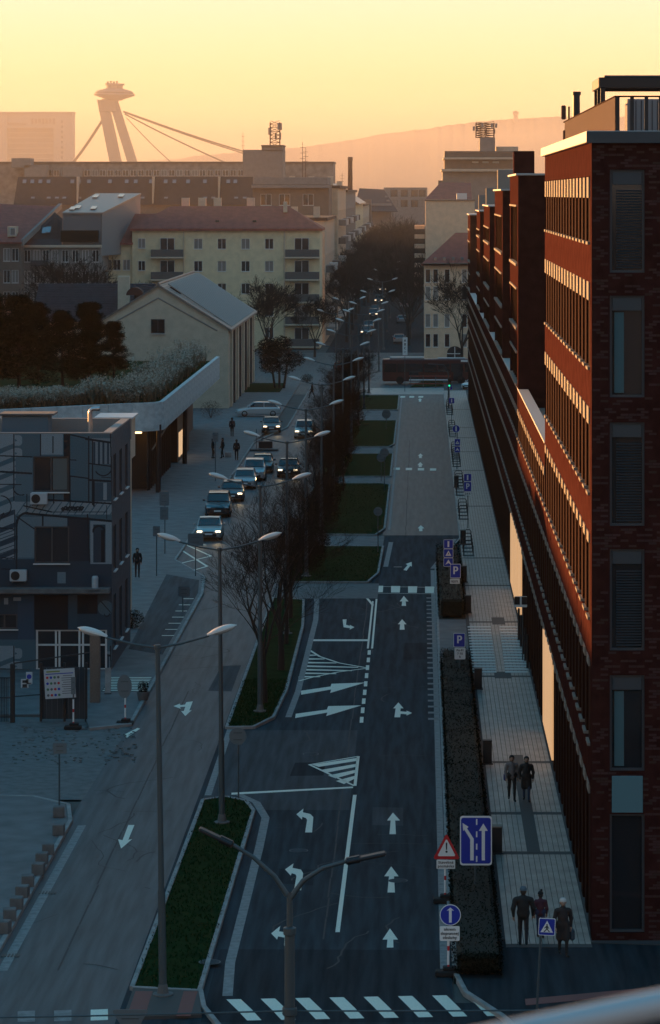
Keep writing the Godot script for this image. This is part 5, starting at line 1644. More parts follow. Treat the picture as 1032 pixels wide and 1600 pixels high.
func bare_tree(sd: int, hgt: float, spread: float, levels: int, kids: int, thin := 0.0) -> Array: # [trunk mesh, crown mesh]
	var r := RandomNumberGenerator.new()
	r.seed = sd
	var tk := MB.new(); var cr := MB.new()
	var todo := []
	var base := Vector3.ZERO
	var fork := hgt * r.randf_range(0.2, 0.28)
	var r0 := hgt * 0.017
	tk.tube([base, Vector3(0.05, fork * 0.5, 0.02), Vector3(0.02, fork, 0.05)], [r0 * 1.25, r0, r0 * 0.85], 8, false)
	var n := r.randi_range(4, 5)
	for i in n:
		var a := TAU * (i + r.randf() * 0.6) / n
		var lean := r.randf_range(0.25, 0.7) * spread
		todo.push_back([Vector3(0.02, fork * r.randf_range(0.85, 1.0), 0.05), Vector3(cos(a) * lean, 1, sin(a) * lean).normalized(), (hgt - fork) * 0.4, r0 * 0.6, 0])
	while not todo.is_empty():
		var b: Array = todo.pop_back()
		var p: Vector3 = b[0]; var dir: Vector3 = b[1]; var l: float = b[2]; var rad: float = b[3]; var lv: int = b[4]
		var seg := 3 if lv < 3 else 2
		var pts := [p]; var rr := [rad]
		var q := p; var dd := dir
		for s in seg:
			dd = (dd + Vector3(r.randf_range(-1, 1), r.randf_range(-0.5, 0.8), r.randf_range(-1, 1)) * 0.17).normalized()
			q = q + dd * l / seg
			pts.push_back(q); rr.push_back(maxf(rad * (1 - 0.45 * (s + 1) / seg), thin if thin > 0 else hgt * 0.00055))
		(tk if lv < 2 else cr).tube(pts, rr, 5 if lv < 2 else 3, false)
		if lv >= levels: continue
		var kk := kids + (1 if r.randf() < 0.5 else 0)
		for i in kk:
			var f := r.randf_range(0.35, 1.0) if i > 0 else 1.0
			var at_: Vector3 = pts[0].lerp(pts[-1], f) if f < 0.999 else pts[-1]
			if f < 0.999:
				var si := mini(int(f * seg), seg - 1)
				at_ = pts[si].lerp(pts[si + 1], f * seg - si)
			var sp := Vector3(r.randf_range(-1, 1), r.randf_range(-0.35, 0.6), r.randf_range(-1, 1))
			var nd := (dd * 0.9 + sp * 0.8).normalized()
			todo.push_back([at_, nd, l * r.randf_range(0.58, 0.8), rr[-1] * (0.85 if i == 0 else 0.62), lv + 1])
	return [tk.mesh(), cr.mesh()]

func leaf_blob(m: MB, c: Vector3, s: Vector3, n: int, size: float, r: RandomNumberGenerator, skin := 0.6) -> void: # leaf sized faces through a rounded volume
	for i in n:
		var e := Vector3(r.randfn(), r.randfn(), r.randfn()).normalized() * pow(r.randf_range(skin * skin * skin, 1.0), 0.333)
		var p := c + e * s
		var u := Vector3(r.randf_range(-1, 1), r.randf_range(-0.6, 0.6), r.randf_range(-1, 1)).normalized()
		var w := u.cross(Vector3(r.randf_range(-1, 1), r.randf_range(-1, 1), r.randf_range(-1, 1)).normalized()).normalized()
		var k := size * r.randf_range(0.6, 1.4)
		m.tri(p - u * k, p + w * k * 0.5, p + u * k)

func conifer(sd: int, hgt: float, rad: float) -> Array:
	var r := RandomNumberGenerator.new()
	r.seed = sd
	var tk := MB.new(); var cr := MB.new()
	tk.tube([Vector3.ZERO, Vector3(0.1, hgt * 0.5, 0), Vector3(0.05, hgt * 0.95, 0)], [hgt * 0.022, hgt * 0.015, 0.03], 7)
	for i in 130:
		var f := pow(r.randf(), 0.8)
		var y := hgt * lerpf(0.12, 0.97, f)
		var a := r.randf() * TAU
		var reach := rad * (1.0 - f * 0.75) * r.randf_range(0.55, 1.1)
		var e := Vector3(cos(a) * reach, y + reach * 0.12, sin(a) * reach)
		tk.tube([Vector3(0.05, y - reach * 0.1, 0), e], [0.05, 0.015], 4, false)
		for k in 3: leaf_blob(cr, Vector3(0, y, 0).lerp(e, 0.5 + k * 0.28), Vector3(0.6, 0.36, 0.6) * (0.8 + rad * 0.12), 90, 0.15, r, 0.1)
	return [tk.mesh(), cr.mesh()]

func plant_tree(called: String, meshes: Array, pos: Vector3, label: String, group: String, turn: float, scale_: float, tm: Material, cm: Material) -> Node3D:
	var t := thing(called, label, "tree", pos, group, turn)
	var k := Transform3D(Basis().scaled(Vector3.ONE * scale_), Vector3.ZERO)
	part("trunk", meshes[0], tm, t, k)
	part("crown", meshes[1], cm, t, k)
	return t

func hedge(x0: float, x1: float, d0: float, d1: float, h: float, label: String, sd: int, per := 260) -> void:
	var t := thing("hedge", label, "hedge", P((x0 + x1) / 2, 0.1, (d0 + d1) / 2), "hedges along the brick block pavement")
	var r := RandomNumberGenerator.new()
	r.seed = sd
	var c := MB.new()
	var lf := MB.new()
	c.bevel(Vector3(0, h / 2 - 0.04, 0), Vector3(x1 - x0 - 0.16, h - 0.1, d1 - d0 - 0.16), 0.12)
	var L := d1 - d0
	for i in int(L * per):
		var z := r.randf_range(-L / 2, L / 2)
		var side := r.randf()
		var p: Vector3
		if side < 0.55: p = Vector3(r.randf_range(x0 - x1, x1 - x0) / 2, h + r.randf_range(-0.1, 0.05) + 0.05 * sin(z * 1.7), z)
		else: p = Vector3((x1 - x0) / 2 * (1 if side < 0.78 else -1) + r.randf_range(-0.07, 0.05), r.randf_range(0.02, h), z)
		if r.randf() < 0.06: p = Vector3(r.randf_range(x0 - x1, x1 - x0) / 2, r.randf_range(0.02, h), (L / 2 - 0.04 + r.randf_range(-0.03, 0.05)) * (1 if r.randf() < 0.7 else -1))
		var u := Vector3(r.randf_range(-1, 1), r.randf_range(-1, 1), r.randf_range(-1, 1)).normalized()
		var w := u.cross(Vector3(r.randf_range(-1, 1), 1, r.randf_range(-1, 1)).normalized())
		var k := r.randf_range(0.03, 0.065)
		lf.tri(p - u * k, p + w * k * 0.8, p + u * k)
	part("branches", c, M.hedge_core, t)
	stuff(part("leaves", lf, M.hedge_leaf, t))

func plants() -> void:
	var variants := []
	for i in 4: variants.append(bare_tree(30 + i, 9.2, 0.42, 5, 3))
	var full := []
	for i in 3: full.append(bare_tree(40 + i, 9.2, 0.45, 6, 3))
	var dark := []
	for i in 2: dark.append(bare_tree(60 + i, 15.0, 0.9, 5, 3, 0.02))
	var r := RandomNumberGenerator.new()
	r.seed = 5
	# median row
	var dd: Array[float] = [146.0, 156.0, 165.0, 175, 183, 196, 206, 222, 233, 244, 252, 267, 280, 298, 312, 324, 348, 361]
	var near_labels := {146.0: "bare tree at the near tip of the narrow median, branches over the oncoming lane", 156.0: "second bare tree on the narrow median, beside a lamp post"}
	for i in dd.size():
		var x := -7.2 + r.randf_range(-0.4, 0.4)
		plant_tree("bare_tree", variants[i % 4] if dd[i] < 240 else full[i % 3], P(x, 0.1, dd[i]), near_labels.get(dd[i], "leafless dark tree in the row along the median strip"), "bare trees along the median", r.randf() * TAU, (r.randf_range(0.86, 0.95) if i < 2 else r.randf_range(0.6, 0.72)), M.bark, M.twig)
	for i in 2:
		var q: float = [206.0, 250][i]
		plant_tree("bare_tree", variants[(i + 2) % 4], P(-6.2 + r.randf_range(-0.2, 0.2), 0.1, q), "smaller leafless tree on the lawn side of the median row", "bare trees on the lawn side of the median", r.randf() * TAU, r.randf_range(0.45, 0.5), M.bark, M.twig)
	# shrubs under the trees
	for i in 9:
		var q: float = [198.0, 206, 224, 235, 246, 270, 282, 302, 320][i]
		var s := thing("median_shrub", "dense dark leafless shrub under the median trees", "shrub", P(-7.0, 0.1, q), "shrubs under the median trees", r.randf() * TAU)
		part("branches", variants[i % 4][1], M.twig, s, Transform3D(Basis().scaled(Vector3(0.55, 0.4, 0.55)), Vector3(0, -0.9, 0)))
		if not cache.has("shrub"):
			var m := MB.new()
			leaf_blob(m, Vector3(0, 0.9, 0), Vector3(1.2, 0.95, 1.5), 2600, 0.08, r, 0.2)
			cache["shrub"] = m.mesh()
		stuff(part("leaves", cache["shrub"], M.hedge_leaf, s))
	# the far avenue
	for i in 40:
		var q := 492.0 + i * 11.5
		var side := -11.8 if i % 2 else -1.6
		plant_tree("avenue_tree", dark[i % 2], P(side + r.randf_range(-0.6, 0.6), 0, q), "tall dark leafless tree lining the far avenue", "trees lining the far avenue", r.randf() * TAU, r.randf_range(0.75, 1.0), M.bark, M.twig)
	for i in 8:
		plant_tree("avenue_tree", dark[(i + 1) % 2], P(-6.5 + r.randf_range(-2, 2), 0, 690 + i * 32.0), "dark tree closing the end of the far avenue", "trees closing the far avenue", r.randf() * TAU, r.randf_range(0.85, 1.15), M.bark, M.twig)
	# single trees round the crossing
	var lone := [bare_tree(95, 9.4, 0.9, 5, 3, 0.017), bare_tree(96, 9.4, 0.7, 5, 3, 0.017)]
	plant_tree("bare_tree", lone[0], P(at(420, 0, 440).x, 0.1, 440), "wide pale leafless tree before the yellow apartment house", "", 0.4, 1.25, M.bark, M.twig)
	plant_tree("bare_tree", lone[1], P(at(492, 0, 455).x, 0.1, 455), "slender leafless tree at the corner of the yellow apartment house", "", 1.4, 0.95, M.bark, M.twig)
	plant_tree("bare_tree", lone[0], P(at(112, 0, 445).x, 0.1, 445), "leafless tree before the grey house with the metal attic", "", 2.0, 1.6, M.bark, M.twig)
	plant_tree("bare_tree", lone[1], P(at(205, 0, 445).x, 0.1, 448), "leafless tree rising behind the blue tiled roof", "", 3.0, 1.2, M.bark, M.twig)
	var big := bare_tree(91, 13.0, 1.2, 5, 3, 0.022)
	plant_tree("bare_tree", big, P(at(722, 0, 425).x, 0.0, 425), "tall leafless tree with a leaning trunk before the cream corner house", "", 2.2, 1.0, M.bark, M.twig)
	# round evergreen by the hall
	var ev := MB.new(); var et := MB.new()
	for k in 16: leaf_blob(ev, Vector3(r.randf_range(-1.9, 1.9), r.randf_range(2.4, 5.2), r.randf_range(-1.9, 1.9)), Vector3(1.3, 0.9, 1.3), 500, 0.14, r, 0.3)
	for k in 3: et.tube([Vector3(k * 0.5 - 0.5, 0, 0), Vector3(k * 0.9 - 0.9, 2.8, 0.2)], [0.15, 0.1], 6)
	plant_tree("evergreen_tree", [et.mesh(), ev.mesh()], P(at(437, 0, 382).x, 0.1, 382), "round dark evergreen tree on the verge beyond the hall", "", 0, 1.05, M.bark, M.hedge_leaf)
	# pines on the pavilion roof and to its left
	var c1 := conifer(3, 11.0, 3.6); var c2 := conifer(4, 12.0, 4.2)
	for q in [[140.0, 268.0, 0.92, 0, "broad dark pine on the pavilion's roof lawn"], [98.0, 276.0, 0.75, 1, "shorter dark pine behind the broad one on the roof lawn"], [30.0, 262.0, 0.95, 1, "big dark pine at the edge of the roof garden"], [-12.0, 268.0, 1.0, 0, "dark pine reaching over the picture edge on the roof garden"], [60.0, 285.0, 0.85, 0, "dark pine standing back on the roof garden"], [178.0, 285.0, 0.6, 1, "small dark pine beside the broad one on the roof lawn"]]:
		var c: Array = c1 if q[3] == 0 else c2
		plant_tree("pine_tree", c, P(at(q[0], 0, q[1]).x, 6.7, q[1]), q[4], "", q[0], q[2] * 0.74, M.bark, M.pine_leaf)
	# ornamental grasses along the rim of the roof
	var og := MB.new(); var pl := MB.new()
	var spots := []
	for k in 420:
		var f := r.randf()
		if f < 0.5:
			var d := r.randf_range(250, 312)
			spots.push_back(Vector3(-20.9 - absf(r.randfn()) * 1.5, 6.75, -d))
		else:
			var x := r.randf_range(-34, -22)
			spots.push_back(Vector3(x, 6.75, -(247.6 + (-x - 22) * -0.72 + r.randf_range(0.6, 4.5))))
	for s in spots:
		var hgt := r.randf_range(1.0, 1.9) * (1.35 if s.x > -26 else 1.0)
		for b in 26:
			var a := r.randf() * TAU; var ln := r.randf_range(0.15, 0.65)
			var tip: Vector3 = s + Vector3(cos(a) * ln, hgt * r.randf_range(0.7, 1.0), sin(a) * ln)
			var w := Vector3(-sin(a), 0, cos(a)) * 0.018
			og.tri(s - w, s + w, tip)
			if b % 2 == 0:
				for k in 5:
					var p := tip + Vector3(r.randf_range(-0.1, 0.1), r.randf_range(-0.22, 0.08), r.randf_range(-0.1, 0.1))
					var u := Vector3(r.randf_range(-1, 1), r.randf_range(-0.3, 1), r.randf_range(-1, 1)).normalized() * 0.12
					pl.tri(p - u, p + Vector3(u.z, 0.02, -u.x) * 0.7, p + u)
	for k in 34: # rounded cushions of plumes
		var c := Vector3(-21.6 - r.randf() * 2.2, 7.5, -r.randf_range(252, 310)) if k < 20 else Vector3(r.randf_range(-33, -23), 7.3, -r.randf_range(246, 252))
		var rr := r.randf_range(0.8, 1.35)
		leaf_blob(og, c, Vector3(rr, rr * 0.7, rr), 500, 0.12, r, 0.3)
		leaf_blob(pl, c + Vector3(0, rr * 0.25, 0), Vector3(rr, rr * 0.62, rr), 700, 0.1, r, 0.75)
	var ob := thing("ornamental_grass", "tufts of tall plumed grass along the pavilion roof rim", "grass", Vector3.ZERO)
	ob.set_meta("kind", "stuff")
	part("blades", og, M.plume_stem, ob)
	part("plumes", pl, M.plume, ob)
	hedge(1.0, 2.42, 95.0, 158.6, 0.7, "long dark clipped hedge between kerb and pavement, near the lane sign", 11)
	hedge(1.0, 2.42, 175.0, 202.5, 1.1, "shorter dark hedge beyond the parking apron", 12, 200)
	# low bushes by the pavilion
	for q in [[232.0, 765.0, 1.2, "dry brown bush beside the pavilion glazing"], [330.0, 655.0, 1.6, "dry brown bush at the corner of the hall"], [205.0, 985.0, 0.9, "small dark bush at the foot of the mural house"], [480.0, 600.0, 1.0, "low bush at the kerb by the crossing"]]:
		var p := gp(q[0], q[1])
		var m := MB.new()
		leaf_blob(m, Vector3(0, q[2] * 0.55, 0), Vector3(q[2] * 0.8, q[2] * 0.6, q[2] * 0.8), 900, 0.07, r, 0.2)
		var b := thing("bush", q[3], "bush", Vector3(p.x, 0.12, p.z))
		stuff(part("leaves", m, mat("dry_leaf", Color(0.06, 0.042, 0.03), 0.9) if q[2] > 1.0 else M.hedge_leaf, b))
		var st := MB.new()
		for k in 6: st.tube([Vector3.ZERO, Vector3(cos(k) * q[2] * 0.4, q[2] * 0.8, sin(k) * q[2] * 0.4)], [0.03, 0.01], 4)
		part("stem", st, M.bark, b)
	for k in 7: # far end greenery on the skyline
		var p := at([590.0, 602.0, 612.0, 655.0, 661.0, 648.0, 640.0][k], 296, 1100)
		plant_tree("skyline_tree", dark[k % 2], P(p.x, 0, 1100 + k * 12), "hazy leafless tree crown above the far roofs", "trees above the far roofs", k, 1.5, M.bark, M.twig)
func street_lamps() -> void:
	var first: Node3D
	var labels := ["double armed street lamp on the median lawn closest to the zebra crossing", "double armed street lamp at the far end of the first median lawn", "double armed street lamp on the narrow median beside the bare tree"]
	for i in 12:
		var d := 92.7 + 25.4 * i
		var x := -7.47 + 0.13 * i
		var lab: String = labels[i] if i < 3 else "double armed street lamp in the row among the median trees"
		var lean: float = [0.016, 0.009, 0.0][i] if i < 3 else 0.004 * sin(i * 2.0)
		if i == 0:
			first = thing("street_lamp", lab, "street lamp", P(x, 0.1, d), "street lamps along the median")
			var m := MB.new()
			m.tube([Vector3(0, 0, 0), Vector3(0, 3.0, 0), Vector3(0, 3.06, 0), Vector3(0, 10.1, 0)], [0.115, 0.11, 0.088, 0.065], 12)
			part("pole", m, M.galv, first)
			var b := MB.new()
			b.lathe([[0.3, 0], [0.3, 0.04], [0.17, 0.06], [0.13, 0.3], [0.11, 0.32]], 12)
			part("base", b, M.concrete_dark, first)
			var dr := MB.new()
			dr.bevel(Vector3(0, 0.95, 0.1), Vector3(0.1, 0.5, 0.03), 0.008)
			part("service_door", dr, M.galv, first)
			var cp := MB.new()
			cp.lathe([[0.085, 10.0], [0.095, 10.06], [0.095, 10.14], [0.0, 10.16]], 12)
			part("cap", cp, M.galv, first)
			for s in [-1.0, 1.0]:
				var a := MB.new()
				a.tube([Vector3(s * 0.05, 10.06, 0), Vector3(s * 0.7, 10.17, 0), Vector3(s * 1.5, 10.38, 0)], [0.035, 0.035, 0.032], 8)
				part("arm", a, M.galv, first)
				var hd := MB.new()
				var bs := Basis(Vector3(s * 0.95, 0.31, 0).normalized(), Vector3(-s * 0.31, 0.95, 0).normalized(), Vector3(0, 0, s))
				var c := Vector3(s * 1.88, 10.53, 0)
				for k in 10: # shell: rounded loft along the arm
					var prof := [0.07, 0.1, 0.14, 0.165, 0.175, 0.178, 0.175, 0.165, 0.14, 0.09, 0.02]
					var l0 := -0.45 + 0.9 * k / 10.0; var l1 := -0.45 + 0.9 * (k + 1) / 10.0
					for q in 8:
						var pts := []
						for e in [[q, k, l0], [q + 1, k, l0], [q + 1, k + 1, l1], [q, k + 1, l1]]:
							var an: float = PI * e[0] / 8.0
							pts.push_back(c + bs * Vector3(e[2], sin(an) * prof[e[1]] * 0.72, cos(an) * prof[e[1]]))
						hd.quad(pts[3], pts[2], pts[1], pts[0])
				var h := part("lamp_head", hd, M.lamp_white, first)
				var gl := MB.new()
				var go := MB.new()
				go.ellipsoid(Vector3.ZERO, Vector3(0.34, 0.09, 0.145), 6, 14)
				part("lamp_glass", go, M.lamp_glass, h, Transform3D(bs, c + bs * Vector3(0.06, -0.015, 0)))
			first.rotation.z = lean
		else:
			var l := copy(first, P(x, 0.1, d), 0, lab)
			l.rotation.z = lean
	# second line of lamps beyond the crossing
	for i in 4:
		copy(first, P(-5.5 - i * 0.1, 0.0, 420.0 + i * 60), 0, "double armed street lamp on the far avenue's median", "street lamps on the far avenue")
	for q in [[519.0, 489.0, 0], [540.0, 478.0, 1]]:
		copy(first, P(at(q[0] + 8, 0, 352 + q[2] * 40).x, 0.0, 352 + q[2] * 40), 0.5, "double armed street lamp turned aside at the crossing", "street lamps at the crossing")
	# modern twin lamp in front
	var t := thing("twin_lamp", "dark modern twin lamp post with curved arms in front of the left turn lane", "street lamp", P(-2.46, 0, 60))
	var m := MB.new()
	m.tube([Vector3.ZERO, Vector3(0, 9.45, 0)], [0.13, 0.095], 14)
	part("pole", m, M.galv, t)
	var fl := MB.new()
	fl.lathe([[0.095, 9.4], [0.12, 9.42], [0.12, 9.54], [0.06, 9.56], [0.05, 10.2]], 14)
	part("collar", fl, M.galv, t)
	for a in [[Vector3(-0.05, 10.15, 0), Vector3(-0.28, 10.5, 0), Vector3(-0.68, 10.86, 0), Vector3(-1.07, 11.1, 0), Vector3(-1.7, 11.4, 0)], [Vector3(0.02, 10.1, 0), Vector3(0.25, 10.42, 0), Vector3(0.62, 10.66, 0), Vector3(1.04, 10.78, 0), Vector3(1.81, 10.94, 0)]]:
		var ar := MB.new()
		ar.tube([a[0], a[1], a[2], a[3]], [0.055, 0.048, 0.042, 0.038], 10)
		part("arm", ar, M.galv, t)
		var dir: Vector3 = (a[4] - a[3]).normalized()
		var h := MB.new()
		h.bevel((a[3] + a[4]) / 2, Vector3((a[4] - a[3]).length(), 0.07, 0.24), 0.025, Basis(dir, Vector3(0, 0, 1).cross(dir), Vector3(0, 0, 1)))
		h.bevel(a[3].lerp(a[4], 0.2), Vector3(0.3, 0.13, 0.16), 0.03, Basis(dir, Vector3(0, 0, 1).cross(dir), Vector3(0, 0, 1)))
		part("lamp_head", h, M.dark_metal, t)
	var cl := MB.new()
	cl.lathe([[0.125, 7.9], [0.14, 7.92], [0.14, 8.04], [0.125, 8.06]], 12)
	part("cable_clamp", cl, M.galv, t)
	var w := thing("overhead_cable", "thin overhead cable spanning the zebra crossing from the twin lamp", "cable")
	for s in [[-2.6, -16.0, -0.12], [-2.32, 12.0, 0.25]]:
		var c := MB.new()
		var pts := []; var rad := []
		for k in 11:
			var f := k / 10.0
			pts.push_back(P(lerpf(s[0], s[1], f), 7.98 + s[2] * f - sin(f * PI) * 0.08, 60)); rad.push_back(0.016)
		c.tube(pts, rad, 5)
		part("wire", c, M.galv, w)
	# far traffic signals at the crossing
	for q in [[855.0 / 1032 * 0 + 693.0, 545.0, 505.0, "signal mast with a bent arm before the cream corner house"], [701.0, 640.0, 570.0, "short traffic signal at the pavement end by the crossing"]]:
		var p := gp(q[0], q[1])
		var k: float = -p.z / F
		var hh: float = (q[1] - q[2]) * k
		var sg := thing("traffic_signal", q[3], "traffic light", p)
		var sm := MB.new()
		sm.tube([Vector3.ZERO, Vector3(0, hh, 0)] if hh < 4 else [Vector3.ZERO, Vector3(0, hh * 0.8, 0), Vector3(-0.5, hh, 0), Vector3(-2.2, hh * 1.02, 0)], [0.07, 0.06] if hh < 4 else [0.09, 0.07, 0.06, 0.05], 8)
		part("pole", sm, M.galv, sg)
		var bx := MB.new()
		bx.bevel(Vector3(0.1, 2.9, 0.12), Vector3(0.34, 1.0, 0.25), 0.04)
		var bn := part("signal_head", bx, M.black, sg)
		for l in 3:
			var lm := MB.new()
			lm.ellipsoid(Vector3(0.1, 3.2 - l * 0.3, 0.26), Vector3(0.1, 0.1, 0.03), 6, 10)
			part("lens", lm, glow("green_lens", Color(0.02, 1.0, 0.45), 0.4, Color(0.02, 0.3, 0.1)) if l == 2 and hh > 4 else M.black, bn)

var ARROW := [[0, 1], [0.5, 0.55], [0.18, 0.62], [0.18, -1], [-0.18, -1], [-0.18, 0.62], [-0.5, 0.55]]
func outline(shape: String, w: float, h: float) -> PackedVector2Array:
	var p := PackedVector2Array()
	if shape == "round":
		for k in 28: p.push_back(Vector2(cos(TAU * k / 28) * w / 2, sin(TAU * k / 28) * h / 2))
	elif shape == "tri" or shape == "give":
		var s := 1.0 if shape == "tri" else -1.0
		p = PackedVector2Array([Vector2(-w / 2 + 0.04, -h / 2 * s), Vector2(w / 2 - 0.04, -h / 2 * s), Vector2(w / 2, (-h / 2 + 0.05) * s), Vector2(0.03, h / 2 * s), Vector2(-0.03, h / 2 * s), Vector2(-w / 2, (-h / 2 + 0.05) * s)])
		if s < 0: p.reverse()
	else:
		var r := minf(w, h) * 0.08
		for c in [[1, 1, 0], [-1, 1, 1], [-1, -1, 2], [1, -1, 3]]:
			for k in 4:
				var a: float = (c[2] + k / 3.0) * PI / 2
				p.push_back(Vector2(c[0] * (w / 2 - r) + cos(a) * r, c[1] * (h / 2 - r) + sin(a) * r))
	return p
func scaled(p: PackedVector2Array, k: float) -> PackedVector2Array:
	var q := PackedVector2Array()
	for v in p: q.push_back(v * k)
	return q
func shape2(a: Array, s: float, o := Vector2.ZERO, sy := 0.0) -> PackedVector2Array:
	var q := PackedVector2Array()
	for k in a: q.push_back(Vector2(k[0] * s, k[1] * (sy if sy > 0 else s)) + o)
	return q
func plate_part(parent: Node, called: String, p: PackedVector2Array, z: float, t: float, m: Material, y: float, x := 0.0) -> MeshInstance3D:
	var b := MB.new()
	b.plate(p, Vector3(x, y, z), Vector3.RIGHT, Vector3.UP, t)
	return part(called, b, m, parent)
func words(parent: Node, s: String, x: float, y: float, z: float, size: float, m: Material, wide := 1.0) -> void:
	var tm := TextMesh.new()
	var f := SystemFont.new()
	f.font_names = PackedStringArray(["Droid Sans"])
	f.font_weight = 700
	tm.font = f
	tm.text = s
	tm.font_size = 32
	tm.pixel_size = size / 26.0
	tm.depth = 0.004
	var o := MeshInstance3D.new()
	o.mesh = tm; o.name = "lettering"; o.material_override = m
	o.position = Vector3(x, y, z + 0.004); o.scale.x = wide
	parent.add_child(o, true)

# plates: [x0, x1, y0, y1 (photo pixels), shape, face]
func sign_post(label: String, bx: float, by: float, plates: Array, group := "", back := false, striped := false, lean := 0.0, base := "none", depth := 0.0, h0 := 0.0) -> Node3D:
	var d := depth if depth > 0 else (H - h0) * F / (by - VY)
	var o := P((bx - VX) * d / F, h0, d)
	var k := d / F
	var t := thing("road_sign", label, "road sign", o, group)
	t.rotation.z = lean
	var top: float = H - h0 - (plates[0][2] - VY) * k
	var m := MB.new()
	m.tube([Vector3.ZERO, Vector3(0, top - 0.03, 0)], [0.032, 0.032], 8)
	part("pole", m, M.galv, t)
	if striped:
		for s in 4:
			var q := MB.new()
			q.tube([Vector3(0, 0.2 + s * 0.28, 0), Vector3(0, 0.34 + s * 0.28, 0)], [0.036, 0.036], 8)
			part("stripe", q, M.sign_red if s % 2 == 0 else M.sign_white, t)
			var q2 := MB.new()
			q2.tube([Vector3(0, 0.341 + s * 0.28, 0), Vector3(0, 0.479 + s * 0.28, 0)], [0.036, 0.036], 8)
			part("stripe", q2, M.sign_white, t)
	if base == "rubber":
		var r := MB.new()
		r.bevel(Vector3(-0.02, 0.09, 0), Vector3(0.75, 0.18, 0.42), 0.04); r.bevel(Vector3(0.03, 0.23, 0), Vector3(0.4, 0.12, 0.3), 0.03)
		part("foot", r, M.rubber, t)
	elif base == "plate":
		var r := MB.new()
		r.lathe([[0.2, 0], [0.2, 0.03], [0.05, 0.05], [0.04, 0.12]], 12)
		part("foot", r, M.galv, t)
	for q in plates:
		var w: float = (q[1] - q[0]) * k; var h: float = (q[3] - q[2]) * k
		var cx: float = ((q[0] + q[1]) / 2 - bx) * k + lean * 0.0
		var cy: float = H - h0 - ((q[2] + q[3]) / 2 - VY) * k
		var p := outline(q[4], w, h)
		var z := 0.04
		var pn: MeshInstance3D
		if back:
			pn = plate_part(t, "plate", p, z, 0.01, M.sign_back, cy, cx)
			for e in [-0.2, 0.2]:
				var b := MB.new()
				b.box(Vector3(cx, cy + e * h, z + 0.02), Vector3(w * 0.5, 0.03, 0.02))
				part("clamp", b, M.galv, pn)
			continue
		var face: String = q[5]
		pn = plate_part(t, "plate", p, z, 0.014, M.sign_white if not face.begins_with("warn") else M.sign_red, cy, cx)
		var f := z + 0.015
		if face.begins_with("blue"): plate_part(pn, "face", scaled(p, 0.93), f, 0.002, M.sign_blue, cy, cx)
		f += 0.003
		match face:
			"warn":
				plate_part(pn, "face", scaled(p, 0.68), f, 0.002, M.sign_white, cy - h * 0.035, cx)
				plate_part(pn, "symbol", shape2([[-0.045, 0.3], [0.045, 0.3], [0.03, -0.1], [-0.03, -0.1]], h * 0.75), f + 0.003, 0.002, M.black, cy - h * 0.04, cx)
				plate_part(pn, "symbol", outline("round", 0.09 * h, 0.09 * h), f + 0.003, 0.002, M.black, cy - h * 0.19, cx)
			"blue_lanes":
				plate_part(pn, "symbol", shape2([[0.18, -0.4], [0.28, -0.4], [0.28, 0.2], [0.37, 0.2], [0.23, 0.35], [0.09, 0.2], [0.18, 0.2]], w, Vector2.ZERO, h), f, 0.002, M.sign_white, cy, cx)
				plate_part(pn, "symbol", shape2([[-0.18, -0.4], [-0.07, -0.4], [-0.07, 0.04], [-0.28, 0.25], [-0.23, 0.28], [-0.42, 0.36], [-0.4, 0.2], [-0.36, 0.22], [-0.18, 0.03]], w, Vector2.ZERO, h), f, 0.002, M.sign_white, cy, cx)
				for e in 4: plate_part(pn, "symbol", shape2([[-0.0, -0.43], [0.045, -0.43], [0.045, -0.31], [0.0, -0.31]], w, Vector2(0, e * 0.25 * h), h), f, 0.002, M.sign_white, cy, cx)
			"blue_arrow":
				plate_part(pn, "symbol", shape2(ARROW, w * 0.36), f, 0.002, M.sign_white, cy, cx)
			"blue_walk":
				plate_part(pn, "symbol", shape2([[-0.38, -0.33], [0.38, -0.33], [0, 0.38]], w), f, 0.002, M.sign_white, cy, cx)
				plate_part(pn, "figure", outline("round", 0.1 * w, 0.1 * w), f + 0.003, 0.002, M.black, cy + 0.12 * w, cx)
				plate_part(pn, "figure", shape2([[-0.05, 0.06], [0.05, 0.06], [0.14, -0.08], [0.1, -0.1], [0.04, -0.02], [0.06, -0.13], [0.2, -0.3], [0.13, -0.3], [0.01, -0.15], [-0.12, -0.3], [-0.2, -0.3], [-0.04, -0.12], [-0.05, -0.02], [-0.13, -0.1], [-0.16, -0.07]], w), f + 0.003, 0.002, M.black, cy, cx)
			"blue_P":
				words(pn, "P", cx, cy + h * 0.04, f, h * 0.62, M.sign_white)
			"blue_bar":
				plate_part(pn, "symbol", shape2([[-0.1, -0.32], [0.1, -0.32], [0.1, 0.32], [-0.1, 0.32]], minf(w, h)), f, 0.002, M.sign_white, cy, cx)
			"blue_chevron":
				plate_part(pn, "symbol", shape2([[-0.36, -0.3], [0, 0.32], [0.36, -0.3], [0, -0.1]], minf(w, h)), f, 0.002, M.sign_white, cy, cx)
			"blue_figure":
				plate_part(pn, "symbol", shape2([[-0.34, -0.3], [0, 0.32], [0.34, -0.3]], minf(w, h)), f, 0.002, M.sign_white, cy, cx)
				plate_part(pn, "figure", shape2([[-0.12, -0.22], [0, 0.12], [0.12, -0.22], [0, -0.1]], minf(w, h)), f + 0.003, 0.002, M.black, cy, cx)
			_:
				if face.begins_with("text:"):
					var ls := face.substr(5).split("|")
					for i in ls.size():
						words(pn, ls[i], cx, cy + h * (0.5 - (i + 0.5) / ls.size()) * 0.85, f, h / ls.size() * 0.62, M.black, minf(1.0, w * 0.86 / (ls[i].length() * h / ls.size() * 0.62 * 0.62)))
	return t

